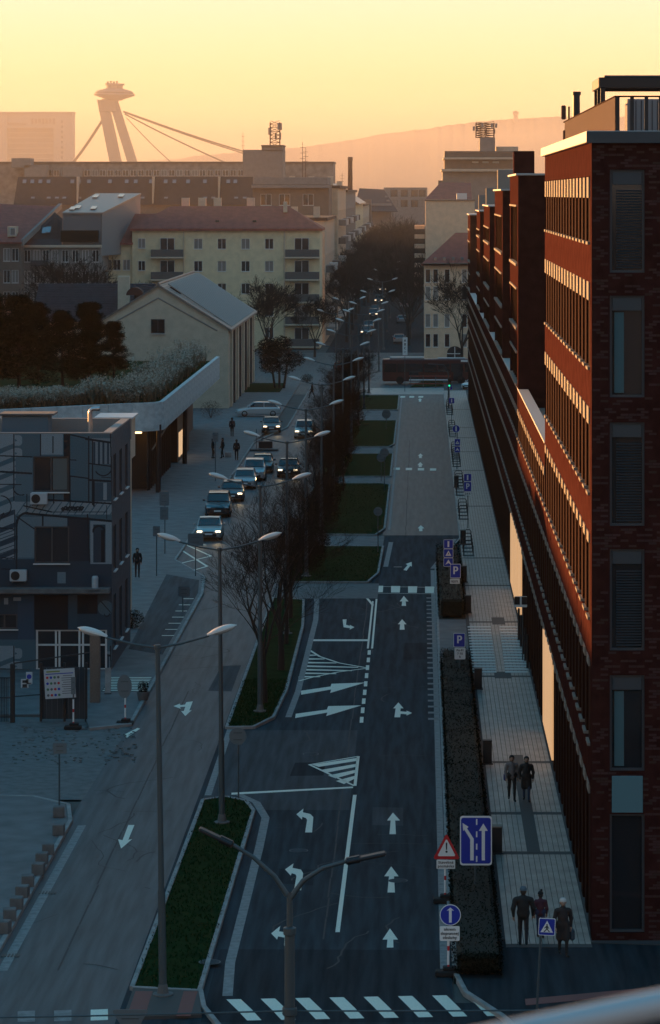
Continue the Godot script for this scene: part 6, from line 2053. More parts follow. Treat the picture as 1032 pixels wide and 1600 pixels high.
func signs() -> void:
	sign_post("large blue lane sign with a bent and a straight arrow by the hedge", 743, 1415, [[719, 769, 1275, 1352, "rect", "blue_lanes"]])
	sign_post("red bordered warning triangle with exclamation mark on a rubber footed post", 696, 1411, [[678, 718, 1304, 1342, "tri", "warn"], [683, 712, 1343, 1357, "rect", "text:Stavebná|premávka"]], "", false, true, 0.0, "rubber")
	sign_post("round blue sign with a white upward arrow above a white text plate", 701, 1525, [[687.5, 720.5, 1413, 1446, "round", "blue_arrow"], [688, 719, 1447, 1470, "rect", "text:okrem|dopravnej|obsluhy"]], "", false, true, 0.0, "rubber")
	sign_post("square blue pedestrian crossing sign on a leaning post at the corner", 839, 1584, [[841 - 6, 867 - 6, 1434, 1461, "rect", "blue_walk"]], "", false, false, -0.05, "plate")
	sign_post("blue parking sign over a white plate beside the tactile crossing", 719, 1068, [[709, 727, 989, 1011, "rect", "blue_P"], [711, 728, 1012, 1030, "rect", "text:Po-Pi|7-18|h"]])
	sign_post("blue parking sign over a white plate beside the shorter hedge", 713, 962, [[704, 720, 881, 903, "rect", "blue_P"], [704, 719, 904, 912, "rect", "text:rezerv."]])
	sign_post("column of three square blue signs at the end of the shorter hedge", 702, 930, [[694, 709, 843, 857, "rect", "blue_bar"], [694, 709, 857.5, 871, "rect", "blue_figure"], [694, 709, 871.5, 885, "rect", "blue_chevron"]])
	sign_post("blue guide sign stacked over a blue parking sign beside the steps", 731.5, 828, [[725, 737, 740, 752, "rect", "blue_bar"], [725, 737, 752.5, 768, "rect", "blue_P"], [725.5, 736.5, 768.5, 774, "rect", "text:24 h"]])
	sign_post("round blue sign on a post by the bicycle racks", 715, 690, [[707, 719, 664, 676, "round", "blue_bar"]])
	sign_post("two stacked blue signs on a post by the bicycle racks", 714.5, 735, [[711, 720, 686, 697, "rect", "blue_figure"], [711, 720, 697.5, 707, "rect", "blue_chevron"]])
	sign_post("small blue square sign near the pavement end", 706, 664, [[702, 711, 622, 631, "rect", "blue_bar"]])
	sign_post("small blue square sign closest to the far crossing", 703, 634, [[699, 707, 601, 609, "rect", "blue_bar"]])
	sign_post("tall white vertical board sign on a high pole at the far crossing", 633, 612, [[629.5, 637, 527, 555, "rect", "text:A|B|C|+"]])
	# backs of signs
	sign_post("back of a square sign on a thin post set in a concrete block", 93, 1264, [[83, 105, 1160, 1178, "rect", "x"]], "", true)
	sign_post("back of a round sign on the tip of the first median lawn", 373, 1247, [[359, 386, 1137, 1164, "round", "x"]], "", true)
	sign_post("back of a give way triangle at the paved median tip", 205, 1600, [[177, 232, 1577, 1624, "give", "x"]], "", true, false, 0, "none", 83.0)
	sign_post("grey backs of two signs on a post along the oncoming pavement", 258, 868, [[250, 265, 768, 790, "rect", "x"], [251, 264, 792, 812, "rect", "x"]], "", true)
	sign_post("thin post with small sign back beside the walking person", 245, 903, [[240, 251, 822, 838, "rect", "x"]], "", true)
	sign_post("square sign back on a post in the zigzag stop area", 306, 903, [[294, 318, 834, 853, "rect", "x"]], "", true)
	sign_post("square sign back beside the cycle strip", 286, 960, [[279, 297, 916, 932, "rect", "x"]], "", true)
	sign_post("tall thin post with a sign back near the pavilion columns", 337, 754, [[333, 342, 676, 690, "rect", "x"]], "", true)
	sign_post("white cycle sign board on a tall post at the brick block wall", 817, 1035, [[804, 824, 932, 949, "rect", "text:← →"]])
	sign_post("round sign back on a red and white post with rubber foot by the forecourt", 196, 1133, [[184, 207, 1054, 1091, "round", "x"]], "", true, true, 0, "rubber")
	sign_post("narrow striped post with rubber foot before the pictogram board", 115, 1140, [[112, 119, 1058, 1085, "rect", "x"]], "", true, true, 0, "rubber")
	for q in [[591.0, 865.0, 792.0], [601.0, 770.0, 700.0], [596.0, 752.0, 708.0], [604.0, 672.0, 640.0]]:
		sign_post("round sign back on a thin post at a paved gap in the lawns", q[0], q[1], [[q[0] - 7, q[0] + 7, q[2], q[2] + 14, "round", "x"]], "sign backs at the lawn gaps", true)

func loft(m: MB, sec: Array) -> void: # sections: [z, half outline of Vector2 from the bottom to the top middle]; mirrored
	for i in sec.size() - 1:
		var a: Array = sec[i][1]; var b: Array = sec[i + 1][1]
		for k in a.size() - 1:
			for s in [1.0, -1.0]:
				var q := [Vector3(a[k].x * s, a[k].y, sec[i][0]), Vector3(b[k].x * s, b[k].y, sec[i + 1][0]), Vector3(b[k + 1].x * s, b[k + 1].y, sec[i + 1][0]), Vector3(a[k + 1].x * s, a[k + 1].y, sec[i][0])]
				if s > 0: m.quad(q[0], q[1], q[2], q[3])
				else: m.quad(q[3], q[2], q[1], q[0])
	for e in [0, sec.size() - 1]:
		var a: Array = sec[e][1]
		for k in a.size() - 1:
			var q := [Vector3(a[k].x, a[k].y, sec[e][0]), Vector3(a[k + 1].x, a[k + 1].y, sec[e][0]), Vector3(-a[k + 1].x, a[k + 1].y, sec[e][0]), Vector3(-a[k].x, a[k].y, sec[e][0])]
			if e == 0: m.quad(q[0], q[1], q[2], q[3])
			else: m.quad(q[3], q[2], q[1], q[0])

# front looks along +Z
func car(label: String, kind: String, paint_c: Color, pos: Vector3, turn: float, lit: int, group := "") -> Node3D:
	var t := thing("car", label, "car", pos, group, turn)
	var L := 4.3; var W := 0.89; var B := 0.98; var R := 1.45
	var wr := 0.32
	if kind == "suv": L = 4.5; W = 0.92; B = 1.1; R = 1.66; wr = 0.36
	elif kind == "estate": L = 4.6; R = 1.5
	var pm := mat("car_" + label, paint_c, 0.3, 0.35)
	pm.clearcoat_enabled = true; pm.clearcoat = 0.8; pm.clearcoat_roughness = 0.1
	var S := func(hw: float, y0: float, ys: float, yt: float) -> Array: return [Vector2(hw * 0.9, y0), Vector2(hw, y0 + 0.12), Vector2(hw, ys), Vector2(hw * 0.93, yt), Vector2(hw * 0.6, yt + 0.025), Vector2(0, yt + 0.035)]
	var f := L / 2
	var m := MB.new()
	loft(m, [[f, S.call(W * 0.78, 0.3, 0.5, B * 0.62)], [f - 0.12, S.call(W * 0.92, 0.22, 0.55, B * 0.7)], [f - 0.45, S.call(W, 0.2, 0.62, B * 0.82)], [f - 1.1, S.call(W, 0.2, 0.75, B * 0.93)], [f - 1.35, S.call(W, 0.2, 0.8, B)], [-f + 1.2, S.call(W, 0.2, 0.82, B * 1.0)], [-f + 0.45, S.call(W, 0.2, 0.82, B * 1.0)], [-f + 0.1, S.call(W * 0.95, 0.26, 0.75, B * 0.94)], [-f, S.call(W * 0.86, 0.34, 0.6, B * 0.8)]])
	part("body", m, pm, t)
	var back := -f + (0.25 if kind != "sedan" else 0.95)
	var gz := [f - 1.15, f - 1.85, back + 0.45, back]
	var G := func(hw: float, y0: float, y1: float) -> Array: return [Vector2(hw, y0), Vector2(hw * 0.9, lerpf(y0, y1, 0.6)), Vector2(hw * 0.8, y1 - 0.02), Vector2(0, y1)]
	var g := MB.new()
	loft(g, [[gz[0], G.call(W * 0.86, B - 0.02, B + 0.02)], [gz[1], G.call(W * 0.93, B - 0.02, R - 0.04)], [gz[2], G.call(W * 0.93, B - 0.02, R - 0.05)], [gz[3], G.call(W * 0.88, B - 0.02, B + 0.06)]])
	var gn := part("cabin_glass", g, M.glass, t)
	var r := MB.new()
	loft(r, [[gz[1] + 0.05, [Vector2(W * 0.77, R - 0.07), Vector2(W * 0.74, R - 0.02), Vector2(0, R)]], [0.0, [Vector2(W * 0.78, R - 0.04), Vector2(W * 0.75, R + 0.015), Vector2(0, R + 0.035)]], [gz[2] - 0.05, [Vector2(W * 0.77, R - 0.08), Vector2(W * 0.74, R - 0.03), Vector2(0, R - 0.01)]]])
	part("roof", r, pm, t)
	for s in [-1.0, 1.0]:
		var p := MB.new()
		p.bar(Vector3(s * W * 0.87, B, gz[0] + 0.02), Vector3(s * W * 0.76, R - 0.04, gz[1]), 0.035, 5)
		p.bar(Vector3(s * W * 0.94, B, (gz[1] + gz[2]) / 2), Vector3(s * W * 0.77, R - 0.04, (gz[1] + gz[2]) / 2), 0.03, 5)
		p.bar(Vector3(s * W * 0.9, B, gz[3] + 0.03), Vector3(s * W * 0.76, R - 0.05, gz[2]), 0.05, 5)
		part("pillar", p, pm, t)
		var mi := MB.new()
		mi.bevel(Vector3(s * (W + 0.11), B + 0.06, gz[0] - 0.25), Vector3(0.2, 0.14, 0.1), 0.03)
		part("mirror", mi, pm, t)
		var hl := MB.new()
		hl.bevel(Vector3(s * W * 0.68, B * 0.66, f - 0.11), Vector3(0.36, 0.13, 0.22), 0.04, Basis(Vector3.UP, s * 0.35))
		var on: bool = lit == 2 or (lit == 1 and s > 0)
		var ho := part("headlight", hl, glow("headlight_on", Color(1.0, 0.74, 0.44), 1.1) if on else mat("headlight_off", Color(0.5, 0.5, 0.5), 0.1, 0.3), t)
		if on and pos.z > -450:
			var sp := SpotLight3D.new()
			sp.name = "beam"
			sp.position = Vector3(s * W * 0.68, B * 0.66, f + 0.06); sp.rotation = Vector3(-0.12, PI, 0)
			sp.light_energy = 0.2; sp.light_color = Color(1, 0.85, 0.6); sp.spot_angle = 28; sp.light_size = 0.08; sp.spot_range = 30; sp.shadow_enabled = true
			ho.add_child(sp)
		var tl := MB.new()
		tl.bevel(Vector3(s * W * 0.74, B * 0.84, -f + 0.06), Vector3(0.24, 0.2, 0.14), 0.03)
		part("tail_light", tl, mat("tail", Color(0.3, 0.01, 0.01), 0.2), t)
		for z in [f - 0.85, -f + 0.8]:
			var ty := MB.new()
			ty.lathe([[wr * 0.62, -0.1], [wr * 0.95, -0.11], [wr, -0.07], [wr, 0.07], [wr * 0.95, 0.11], [wr * 0.62, 0.1]], 18)
			var wn := part("wheel", ty, M.rubber, t, Transform3D(Basis(Vector3(0, 0, 1), -s * PI / 2), Vector3(s * (W - 0.1), wr, z)))
			var rm := MB.new()
			rm.lathe([[wr * 0.62, 0.04], [wr * 0.5, 0.07], [0.06, 0.08], [0, 0.1]], 14)
			part("rim", rm, mat("rim", Color(0.3, 0.3, 0.3), 0.3, 0.8), wn)
	var gr := MB.new()
	gr.bevel(Vector3(0, 0.42, f - 0.03), Vector3(1.05, 0.2, 0.12), 0.02); gr.bevel(Vector3(0, B * 0.62, f - 0.05), Vector3(0.62, 0.1, 0.14), 0.02)
	part("grille", gr, M.black, t)
	var np := MB.new()
	np.bevel(Vector3(0, 0.5, f + 0.045), Vector3(0.5, 0.11, 0.02), 0.004)
	part("number_plate", np, M.sign_white, t)
	return t

func vehicles() -> void:
	var g := "cars waiting in the lay-by"
	var q: Array = [[325, 846, "sedan", Color(0.38, 0.36, 0.34), 2, "silver saloon with lit headlights at the head of the waiting row"], [339, 809, "suv", Color(0.03, 0.035, 0.04), 0, "dark off-road car behind the silver saloon"], [361, 785, "hatch", Color(0.08, 0.05, 0.05), 1, "maroon hatchback with one lit lamp in the waiting row"], [381, 765, "hatch", Color(0.35, 0.35, 0.35), 0, "pale grey hatchback half hidden in the waiting row"], [396, 752, "suv", Color(0.38, 0.38, 0.38), 0, "tall silver car with dark windscreen in the waiting row"], [409, 740, "hatch", Color(0.02, 0.035, 0.03), 0, "dark green car at the tail of the waiting row"]]
	for c in q:
		var p := gp(c[0], c[1])
		car(c[5], c[2], c[3], Vector3(p.x, 0.0, p.z - 2.1), 0.03, c[4], g)
	var p := gp(450, 747)
	car("black car with lit headlights driving in the oncoming lane", "sedan", Color(0.015, 0.016, 0.018), Vector3(p.x, 0, p.z - 2.1), 0, 2)
	p = gp(475, 686)
	car("white car with lit headlights driving behind the black one", "suv", Color(0.45, 0.43, 0.4), Vector3(p.x, 0, p.z - 2.1), 0, 2)
	p = gp(423, 679)
	car("dark grey car with lit headlights in the side bay", "hatch", Color(0.06, 0.06, 0.06), Vector3(p.x, 0.12, p.z - 2.1), 0.05, 2)
	p = gp(404, 652)
	car("white estate car parked across the pavement by the hall", "estate", Color(0.55, 0.54, 0.52), Vector3(p.x, 0.12, p.z), -1.5, 0)
	# traffic on the far avenue
	var far := []
	for i in 12:
		var d := 500.0 + i * 26.0
		var lane := -9.0 if i % 3 else -3.4
		far.push_back(car("small car in the queue on the far avenue" if i % 3 else "small car seen from behind on the far avenue", ["hatch", "suv", "sedan"][i % 3], [Color(0.3, 0.3, 0.3), Color(0.04, 0.04, 0.045), Color(0.4, 0.38, 0.36), Color(0.16, 0.02, 0.02)][i % 4], P(lane, 0, d), 0.0 if lane < -5 else PI, 2 if i % 3 == 1 else 0, "cars queueing on the far avenue" if i % 3 else "cars leaving on the far avenue"))
	car("dark red car turning at the crossing behind the median trees", "hatch", Color(0.2, 0.02, 0.015), gp(541, 582), 0.5, 0)
	car("white car half hidden by the last brick block", "hatch", Color(0.5, 0.48, 0.45), P(6.6, 0, 381), -0.6, 0)
	bus()

func bus() -> void:
	var d := 393.0
	var x0 := at(598, 0, d).x; var x1 := at(752, 0, d).x
	var t := thing("bus", "dark red bus with a lit roof edge crossing behind the lawn", "bus", P((x0 + x1) / 2, 0, d))
	var L := x1 - x0
	var m := MB.new()
	m.bevel(Vector3(0, 1.7, 0), Vector3(L, 2.7, 2.5), 0.12)
	part("body", m, mat("bus_red", Color(0.06, 0.01, 0.009), 0.35), t)
	for k in 7:
		var w := MB.new()
		w.bevel(Vector3(-L / 2 + 0.95 + k * (L - 0.6) / 7, 2.0, 1.26), Vector3((L - 0.6) / 7 - 0.14, 1.05, 0.03), 0.01)
		part("window", w, M.glass, t)
	for k in 2:
		var w := MB.new()
		w.bevel(Vector3([-2.2, 3.2][k], 1.45, 1.27), Vector3(1.15, 2.0, 0.03), 0.01)
		part("door", w, M.glass, t)
	for k in 2:
		var ty := MB.new()
		ty.lathe([[0.3, -0.14], [0.47, -0.14], [0.48, 0.14], [0.3, 0.14], [0, 0.1]], 16)
		part("wheel", ty, M.rubber, t, Transform3D(Basis(Vector3.RIGHT, PI / 2), Vector3([-3.9, 3.6][k], 0.48, 1.15)))
	var r := MB.new()
	r.bevel(Vector3(-L * 0.25, 3.17, 0), Vector3(L * 0.35, 0.24, 2.0), 0.06); r.bevel(Vector3(L * 0.2, 3.12, 0), Vector3(L * 0.28, 0.14, 1.8), 0.05)
	part("roof_pod", r, mat("bus_pod", Color(0.3, 0.29, 0.28), 0.4), t)
	var b := MB.new()
	b.bevel(Vector3(L * 0.36, 2.85, 1.27), Vector3(1.6, 0.24, 0.04), 0.01)
	part("destination_board", b, M.sign_white, t)
# joints with radii become one smooth surface: tapered capsules joined by a smooth minimum and meshed as surface nets
func figure(bones: Array, cols: Array, cell: float) -> MB:
	var lo := Vector3.INF; var hi := -Vector3.INF
	for b in bones:
		for k in 2:
			var r: float = b[2 + k] + cell * 2.5
			lo = lo.min(b[k] - Vector3.ONE * r); hi = hi.max(b[k] + Vector3.ONE * r)
	var nx := int((hi.x - lo.x) / cell) + 2; var ny := int((hi.y - lo.y) / cell) + 2; var nz := int((hi.z - lo.z) / cell) + 2
	var fld := PackedFloat32Array(); fld.resize(nx * ny * nz); fld.fill(1.0)
	var own := PackedByteArray(); own.resize(nx * ny * nz)
	var best := PackedFloat32Array(); best.resize(nx * ny * nz); best.fill(9.0)
	var sm := 0.035
	for bi in bones.size():
		var b: Array = bones[bi]
		var a: Vector3 = b[0]; var e: Vector3 = b[1] - a
		var ra: float = b[2]; var rb: float = b[3]
		var l2 := maxf(e.length_squared(), 1e-9)
		var m := maxf(ra, rb) + cell * 2 + sm
		var l := a.min(b[1]) - Vector3.ONE * m; var h := a.max(b[1]) + Vector3.ONE * m
		var i0 := maxi(0, int((l.x - lo.x) / cell)); var i1 := mini(nx - 1, int((h.x - lo.x) / cell) + 1)
		var j0 := maxi(0, int((l.y - lo.y) / cell)); var j1 := mini(ny - 1, int((h.y - lo.y) / cell) + 1)
		var k0 := maxi(0, int((l.z - lo.z) / cell)); var k1 := mini(nz - 1, int((h.z - lo.z) / cell) + 1)
		for k in range(k0, k1 + 1):
			for j in range(j0, j1 + 1):
				for i in range(i0, i1 + 1):
					var p := lo + Vector3(i, j, k) * cell - a
					var t := clampf(p.dot(e) / l2, 0, 1)
					var dist := (p - e * t).length() - lerpf(ra, rb, t)
					var id := i + nx * (j + ny * k)
					if dist < best[id]:
						best[id] = dist; own[id] = b[4]
					var old := fld[id]
					var hh := clampf(0.5 + 0.5 * (old - dist) / sm, 0, 1)
					fld[id] = lerpf(old, dist, hh) - sm * hh * (1 - hh)
	var idx := {}
	var vs := PackedVector3Array(); var vc := PackedByteArray(); var ns := PackedVector3Array()
	var off := [0, 1, nx, nx + 1, nx * ny, nx * ny + 1, nx * ny + nx, nx * ny + nx + 1]
	var pos8 := [Vector3(0, 0, 0), Vector3(1, 0, 0), Vector3(0, 1, 0), Vector3(1, 1, 0), Vector3(0, 0, 1), Vector3(1, 0, 1), Vector3(0, 1, 1), Vector3(1, 1, 1)]
	var edges := [[0, 1], [2, 3], [4, 5], [6, 7], [0, 2], [1, 3], [4, 6], [5, 7], [0, 4], [1, 5], [2, 6], [3, 7]]
	for k in nz - 1:
		for j in ny - 1:
			for i in nx - 1:
				var id := i + nx * (j + ny * k)
				var c := 0
				for q in 8:
					if fld[id + off[q]] < 0: c += 1
				if c == 0 or c == 8: continue
				var s := Vector3.ZERO; var n := 0
				for e in edges:
					var f0 := fld[id + off[e[0]]]; var f1 := fld[id + off[e[1]]]
					if (f0 < 0) != (f1 < 0):
						s += pos8[e[0]].lerp(pos8[e[1]], f0 / (f0 - f1)); n += 1
				idx[id] = vs.size()
				vs.push_back(lo + (Vector3(i, j, k) + s / n) * cell)
				vc.push_back(own[id])
				ns.push_back(Vector3(fld[id + 1] - fld[id] + fld[id + off[7]] - fld[id + off[6]], fld[id + nx] - fld[id] + fld[id + off[7]] - fld[id + off[5]], fld[id + nx * ny] - fld[id] + fld[id + off[7]] - fld[id + off[3]]).normalized())
	var m := MB.new()
	m.colored = true
	var E := func(a: int, b: int, c: int, d: int, flip: bool) -> void:
		var q := [a, b, c, d] if not flip else [d, c, b, a]
		for w in [0, 2, 1, 0, 3, 2]:
			m.cc = cols[vc[q[w]]]
			m.vert(vs[q[w]], ns[q[w]])
	for k in range(1, nz - 1):
		for j in range(1, ny - 1):
			for i in range(1, nx - 1):
				var id := i + nx * (j + ny * k)
				var s0 := fld[id] < 0
				if s0 != (fld[id + 1] < 0): E.call(idx[id - nx - nx * ny], idx[id - nx * ny], idx[id], idx[id - nx], not s0)
				if s0 != (fld[id + nx] < 0): E.call(idx[id - 1 - nx * ny], idx[id - 1], idx[id], idx[id - nx * ny], not s0)
				if s0 != (fld[id + nx * ny] < 0): E.call(idx[id - 1 - nx], idx[id - nx], idx[id], idx[id - 1], not s0)
	return m

func hand(m: MB, w: Vector3, dir: Vector3, inward: Vector3, skin: Color) -> void: # palm and five unequal, slightly curled fingers
	m.cc = skin
	var side := dir.cross(inward).normalized()
	var palm := w + dir * 0.085
	m.tube([w, w + dir * 0.045, palm], [0.026, 0.036, 0.032], 7)
	for i in 4:
		var root := w + dir * 0.075 + side * (i - 1.5) * 0.019
		var l: float = [0.062, 0.074, 0.078, 0.068][i]
		var p1 := root + dir * l * 0.5; var p2 := p1 + (dir * 0.85 + inward * 0.5).normalized() * l * 0.32; var p3 := p2 + (dir * 0.6 + inward * 0.8).normalized() * l * 0.28
		m.tube([root, p1, p2, p3], [0.0095, 0.009, 0.0085, 0.007], 5)
	var tr := w + dir * 0.03 + side * 0.028
	m.tube([tr, tr + (dir * 0.6 + side * 0.7 + inward * 0.3).normalized() * 0.035, tr + (dir * 0.9 + side * 0.4 + inward * 0.5).normalized() * 0.066], [0.012, 0.011, 0.008], 5)

# o: stride, swing, height, jacket, trousers, coat (length below the waist), hat ("cap", "bobble", "beanie", "hair"), hatc, cell
func person(label: String, pos: Vector3, turn: float, o: Dictionary, group := "") -> Node3D:
	var t := thing("person", label, "person", pos, group, turn)
	var skin := Color(0.32, 0.19, 0.13)
	var cols := [o.jacket, o.trousers, Color(0.012, 0.012, 0.013), skin]
	var k: float = o.height / 1.75
	var st: float = o.get("stride", 0.2); var sw: float = o.get("swing", 0.12)
	var bulk: float = o.get("bulk", 1.0)
	var B := []
	var V := func(x: float, y: float, z: float) -> Vector3: return Vector3(x, y, z) * k
	var A := func(a: Vector3, b: Vector3, ra: float, rb: float, c: int) -> void: B.push_back([a, b, ra * k, rb * k, c])
	A.call(V.call(0, 0.96, 0), V.call(0, 1.2, 0), 0.135 * bulk, 0.14 * bulk, 0)
	A.call(V.call(0, 1.2, 0), V.call(0, 1.38, -0.01), 0.14 * bulk, 0.125 * bulk, 0)
	A.call(V.call(-0.15, 1.39, -0.01), V.call(0.15, 1.39, -0.01), 0.082 * bulk, 0.082 * bulk, 0)
	A.call(V.call(-0.07, 1.0, 0), V.call(0.07, 1.0, 0), 0.13, 0.13, 0 if o.get("coat", 0.0) > 0 else 1)
	A.call(V.call(0, 1.42, 0), V.call(0, 1.56, 0.01), 0.06, 0.052, 0 if o.get("collar", true) else 3)
	A.call(V.call(0, 1.615, 0.025), V.call(0, 1.66, 0.005), 0.075, 0.092, 3)
	A.call(V.call(0, 1.58, 0.045), V.call(0, 1.61, 0.05), 0.045, 0.055, 3)
	A.call(V.call(0, 1.64, 0.1), V.call(0, 1.61, 0.117), 0.012, 0.016, 3)
	for s in [-1.0, 1.0]:
		var z: float = st * s
		var kn: Vector3 = V.call(s * 0.095, 0.52, z * 0.55 + 0.05)
		var an: Vector3 = V.call(s * 0.09, 0.1 + (0.06 if s < 0 and st > 0.1 else 0.0), z)
		A.call(V.call(s * 0.085, 0.93, 0), kn, 0.088, 0.062, 1)
		A.call(kn, an, 0.06, 0.045, 1)
		A.call(an + V.call(0, -0.05, -0.03), an + V.call(s * 0.02, -0.06, 0.15), 0.042, 0.036, 2)
		if o.get("coat", 0.0) > 0: A.call(V.call(s * 0.07, 0.98, 0), V.call(s * 0.09, 0.98 - o.coat, z * 0.3), 0.125, 0.125, 0)
		var sh: Vector3 = V.call(s * 0.185 * bulk, 1.385, -0.01)
		var el: Vector3 = V.call(s * 0.245 * bulk, 1.13, -z * sw * 2 - 0.03)
		var wr: Vector3 = V.call(s * 0.235 * bulk, 0.9, -z * sw * 5 + 0.05)
		if o.get("pocket", false): wr = V.call(s * 0.2, 0.98, 0.1)
		A.call(sh, el, 0.068 * bulk, 0.055 * bulk, 0)
		A.call(el, wr, 0.054 * bulk, 0.04, 0)
		o["w%d" % int(s)] = [wr, (wr - el).normalized()]
	var m := figure(B, cols, o.get("cell", 0.02) as float)
	for s in [-1, 1]:
		var w: Array = o["w%d" % s]
		hand(m, w[0] + w[1] * 0.02, w[1], Vector3(-s, 0, 0.2).normalized(), skin)
	m.cc = skin
	for s in [-1.0, 1.0]: m.ellipsoid(V.call(s * 0.092, 1.635, 0.0), V.call(0.016, 0.032, 0.02), 5, 6)
	m.cc = Color(0.01, 0.008, 0.008)
	for s in [-1.0, 1.0]: m.ellipsoid(V.call(s * 0.034, 1.655, 0.088), V.call(0.013, 0.008, 0.008), 4, 6)
	m.cc = Color(0.2, 0.07, 0.06)
	m.ellipsoid(V.call(0, 1.572, 0.095), V.call(0.024, 0.007, 0.007), 4, 6)
	part("body", m, tinted("figure", 0.85), t)
	var hm := MB.new()
	var hc: Color = o.hatc
	var hk := V.call(0, 1.0, 0) as Vector3
	if o.hat == "hair":
		hm.ellipsoid(V.call(0, 1.675, -0.018), V.call(0.105, 0.105, 0.108), 8, 14)
		hm.ellipsoid(V.call(0, 1.58, -0.06), V.call(0.085, 0.11, 0.06), 6, 10)
		part("hair", hm, mat("hair_%s" % label, hc, 0.8), t)
	else:
		hm.lathe([[0.104 * k, 1.67 * k], [0.108 * k, 1.7 * k], [0.1 * k, 1.74 * k], [0.07 * k, 1.785 * k], [0.0, 1.8 * k]], 14, V.call(0, 0, -0.003))
		if o.hat == "cap": hm.bevel(V.call(0, 1.69, 0.12), V.call(0.15, 0.014, 0.12), 0.005)
		if o.hat == "bobble": hm.ellipsoid(V.call(-0.03, 1.83, -0.02), V.call(0.05, 0.045, 0.05), 6, 8)
		part("hat", hm, mat("hat_%s" % label, hc, 0.95), t)
		var hr := MB.new()
		hr.ellipsoid(V.call(0, 1.62, -0.045), V.call(0.088, 0.08, 0.06), 6, 10)
		part("hair", hr, mat("hair_brown", Color(0.03, 0.02, 0.015), 0.9), t)
	return t

func bag(label: String, pos: Vector3, c: Color, s := 1.0) -> void:
	var t := thing("bag", label, "bag", pos)
	var m := MB.new()
	m.bevel(Vector3(0, 0.14 * s, 0), Vector3(0.14, 0.26, 0.32) * s, 0.04 * s)
	part("pouch", m, mat("bag_" + label, c, 0.7), t)
	var h := MB.new()
	h.tube([Vector3(0, 0.25, -0.1) * s, Vector3(0, 0.42, -0.06) * s, Vector3(0, 0.42, 0.06) * s, Vector3(0, 0.25, 0.1) * s], [0.012, 0.012, 0.012, 0.012], 5)
	part("strap", h, mat("bag_" + label, c, 0.7), t)

func people() -> void:
	var y := 0.115
	var bl := Color(0.012, 0.012, 0.014)
	var walk := func(x: float, yy: float, h := 0.115) -> Vector3: return gp(x, yy, h)
	person("person in a dark padded jacket and grey cap walking away with two others", walk.call(818, 1478), PI, {"height": 1.8, "jacket": bl, "trousers": Color(0.018, 0.018, 0.022), "hat": "cap", "hatc": Color(0.08, 0.12, 0.15), "stride": 0.13, "bulk": 1.25, "cell": 0.018})
	person("smaller person in a plum jacket and dark bobble hat between two adults", walk.call(845, 1465), PI, {"height": 1.42, "jacket": Color(0.07, 0.018, 0.03), "trousers": Color(0.02, 0.03, 0.07), "hat": "bobble", "hatc": bl, "stride": 0.1, "cell": 0.018})
	person("person in a long dark coat and white knitted hat walking to the corner", walk.call(880, 1493), 0.15, {"height": 1.72, "jacket": Color(0.02, 0.016, 0.018), "trousers": bl, "hat": "beanie", "hatc": Color(0.5, 0.49, 0.47), "coat": 0.42, "stride": 0.13, "bulk": 1.1, "cell": 0.018})
	bag("dark shopping bag beside the person in the white hat", walk.call(893, 1490) + Vector3(0.02, 0.42, 0), Color(0.03, 0.05, 0.07), 1.2)
	person("person in a grey speckled jacket with dark trousers, one of a couple", walk.call(800, 1251), 0.1, {"height": 1.72, "jacket": Color(0.14, 0.13, 0.13), "trousers": bl, "hat": "hair", "hatc": Color(0.02, 0.014, 0.01), "stride": 0.15, "cell": 0.02})
	bag("blue shoulder bag carried by the person in the grey jacket", walk.call(790, 1249) + Vector3(0.0, 0.72, 0), Color(0.02, 0.03, 0.12))
	person("person in a long black coat walking beside the grey jacket", walk.call(823, 1252), 0.0, {"height": 1.7, "jacket": bl, "trousers": Color(0.03, 0.05, 0.09), "hat": "hair", "hatc": Color(0.012, 0.01, 0.008), "coat": 0.4, "stride": 0.12, "bulk": 1.1, "cell": 0.02})
	person("person in black walking along the pavement past the mural house", walk.call(215, 902, 0.12), 0.1, {"height": 1.76, "jacket": bl, "trousers": Color(0.02, 0.022, 0.026), "hat": "hair", "hatc": bl, "stride": 0.1, "cell": 0.026})
	person("person standing on the pavement before the pavilion, seen beside the sign post", walk.call(333, 716, 0.12), 1.4, {"height": 1.7, "jacket": bl, "trousers": bl, "hat": "hair", "hatc": bl, "stride": 0.05, "cell": 0.03})
	person("person bending towards a companion before the pavilion", walk.call(348, 716, 0.12), -1.2, {"height": 1.78, "jacket": Color(0.02, 0.02, 0.022), "trousers": bl, "hat": "hair", "hatc": bl, "stride": 0.12, "cell": 0.03})
	person("person in dark clothes standing by the concrete cube", walk.call(370, 719, 0.12), PI, {"height": 1.8, "jacket": Color(0.016, 0.018, 0.022), "trousers": bl, "hat": "hair", "hatc": bl, "stride": 0.08, "cell": 0.03})
	person("person in dark blue walking on the pavement by the hall wall", walk.call(363, 682, 0.12), PI, {"height": 1.8, "jacket": Color(0.014, 0.02, 0.035), "trousers": bl, "hat": "hair", "hatc": bl, "stride": 0.1, "cell": 0.03})
	person("person with a rucksack striding across the road at the far zebra crossing", walk.call(488, 622, 0.0), -PI / 2, {"height": 1.78, "jacket": Color(0.03, 0.025, 0.02), "trousers": bl, "hat": "hair", "hatc": bl, "stride": 0.32, "cell": 0.03})

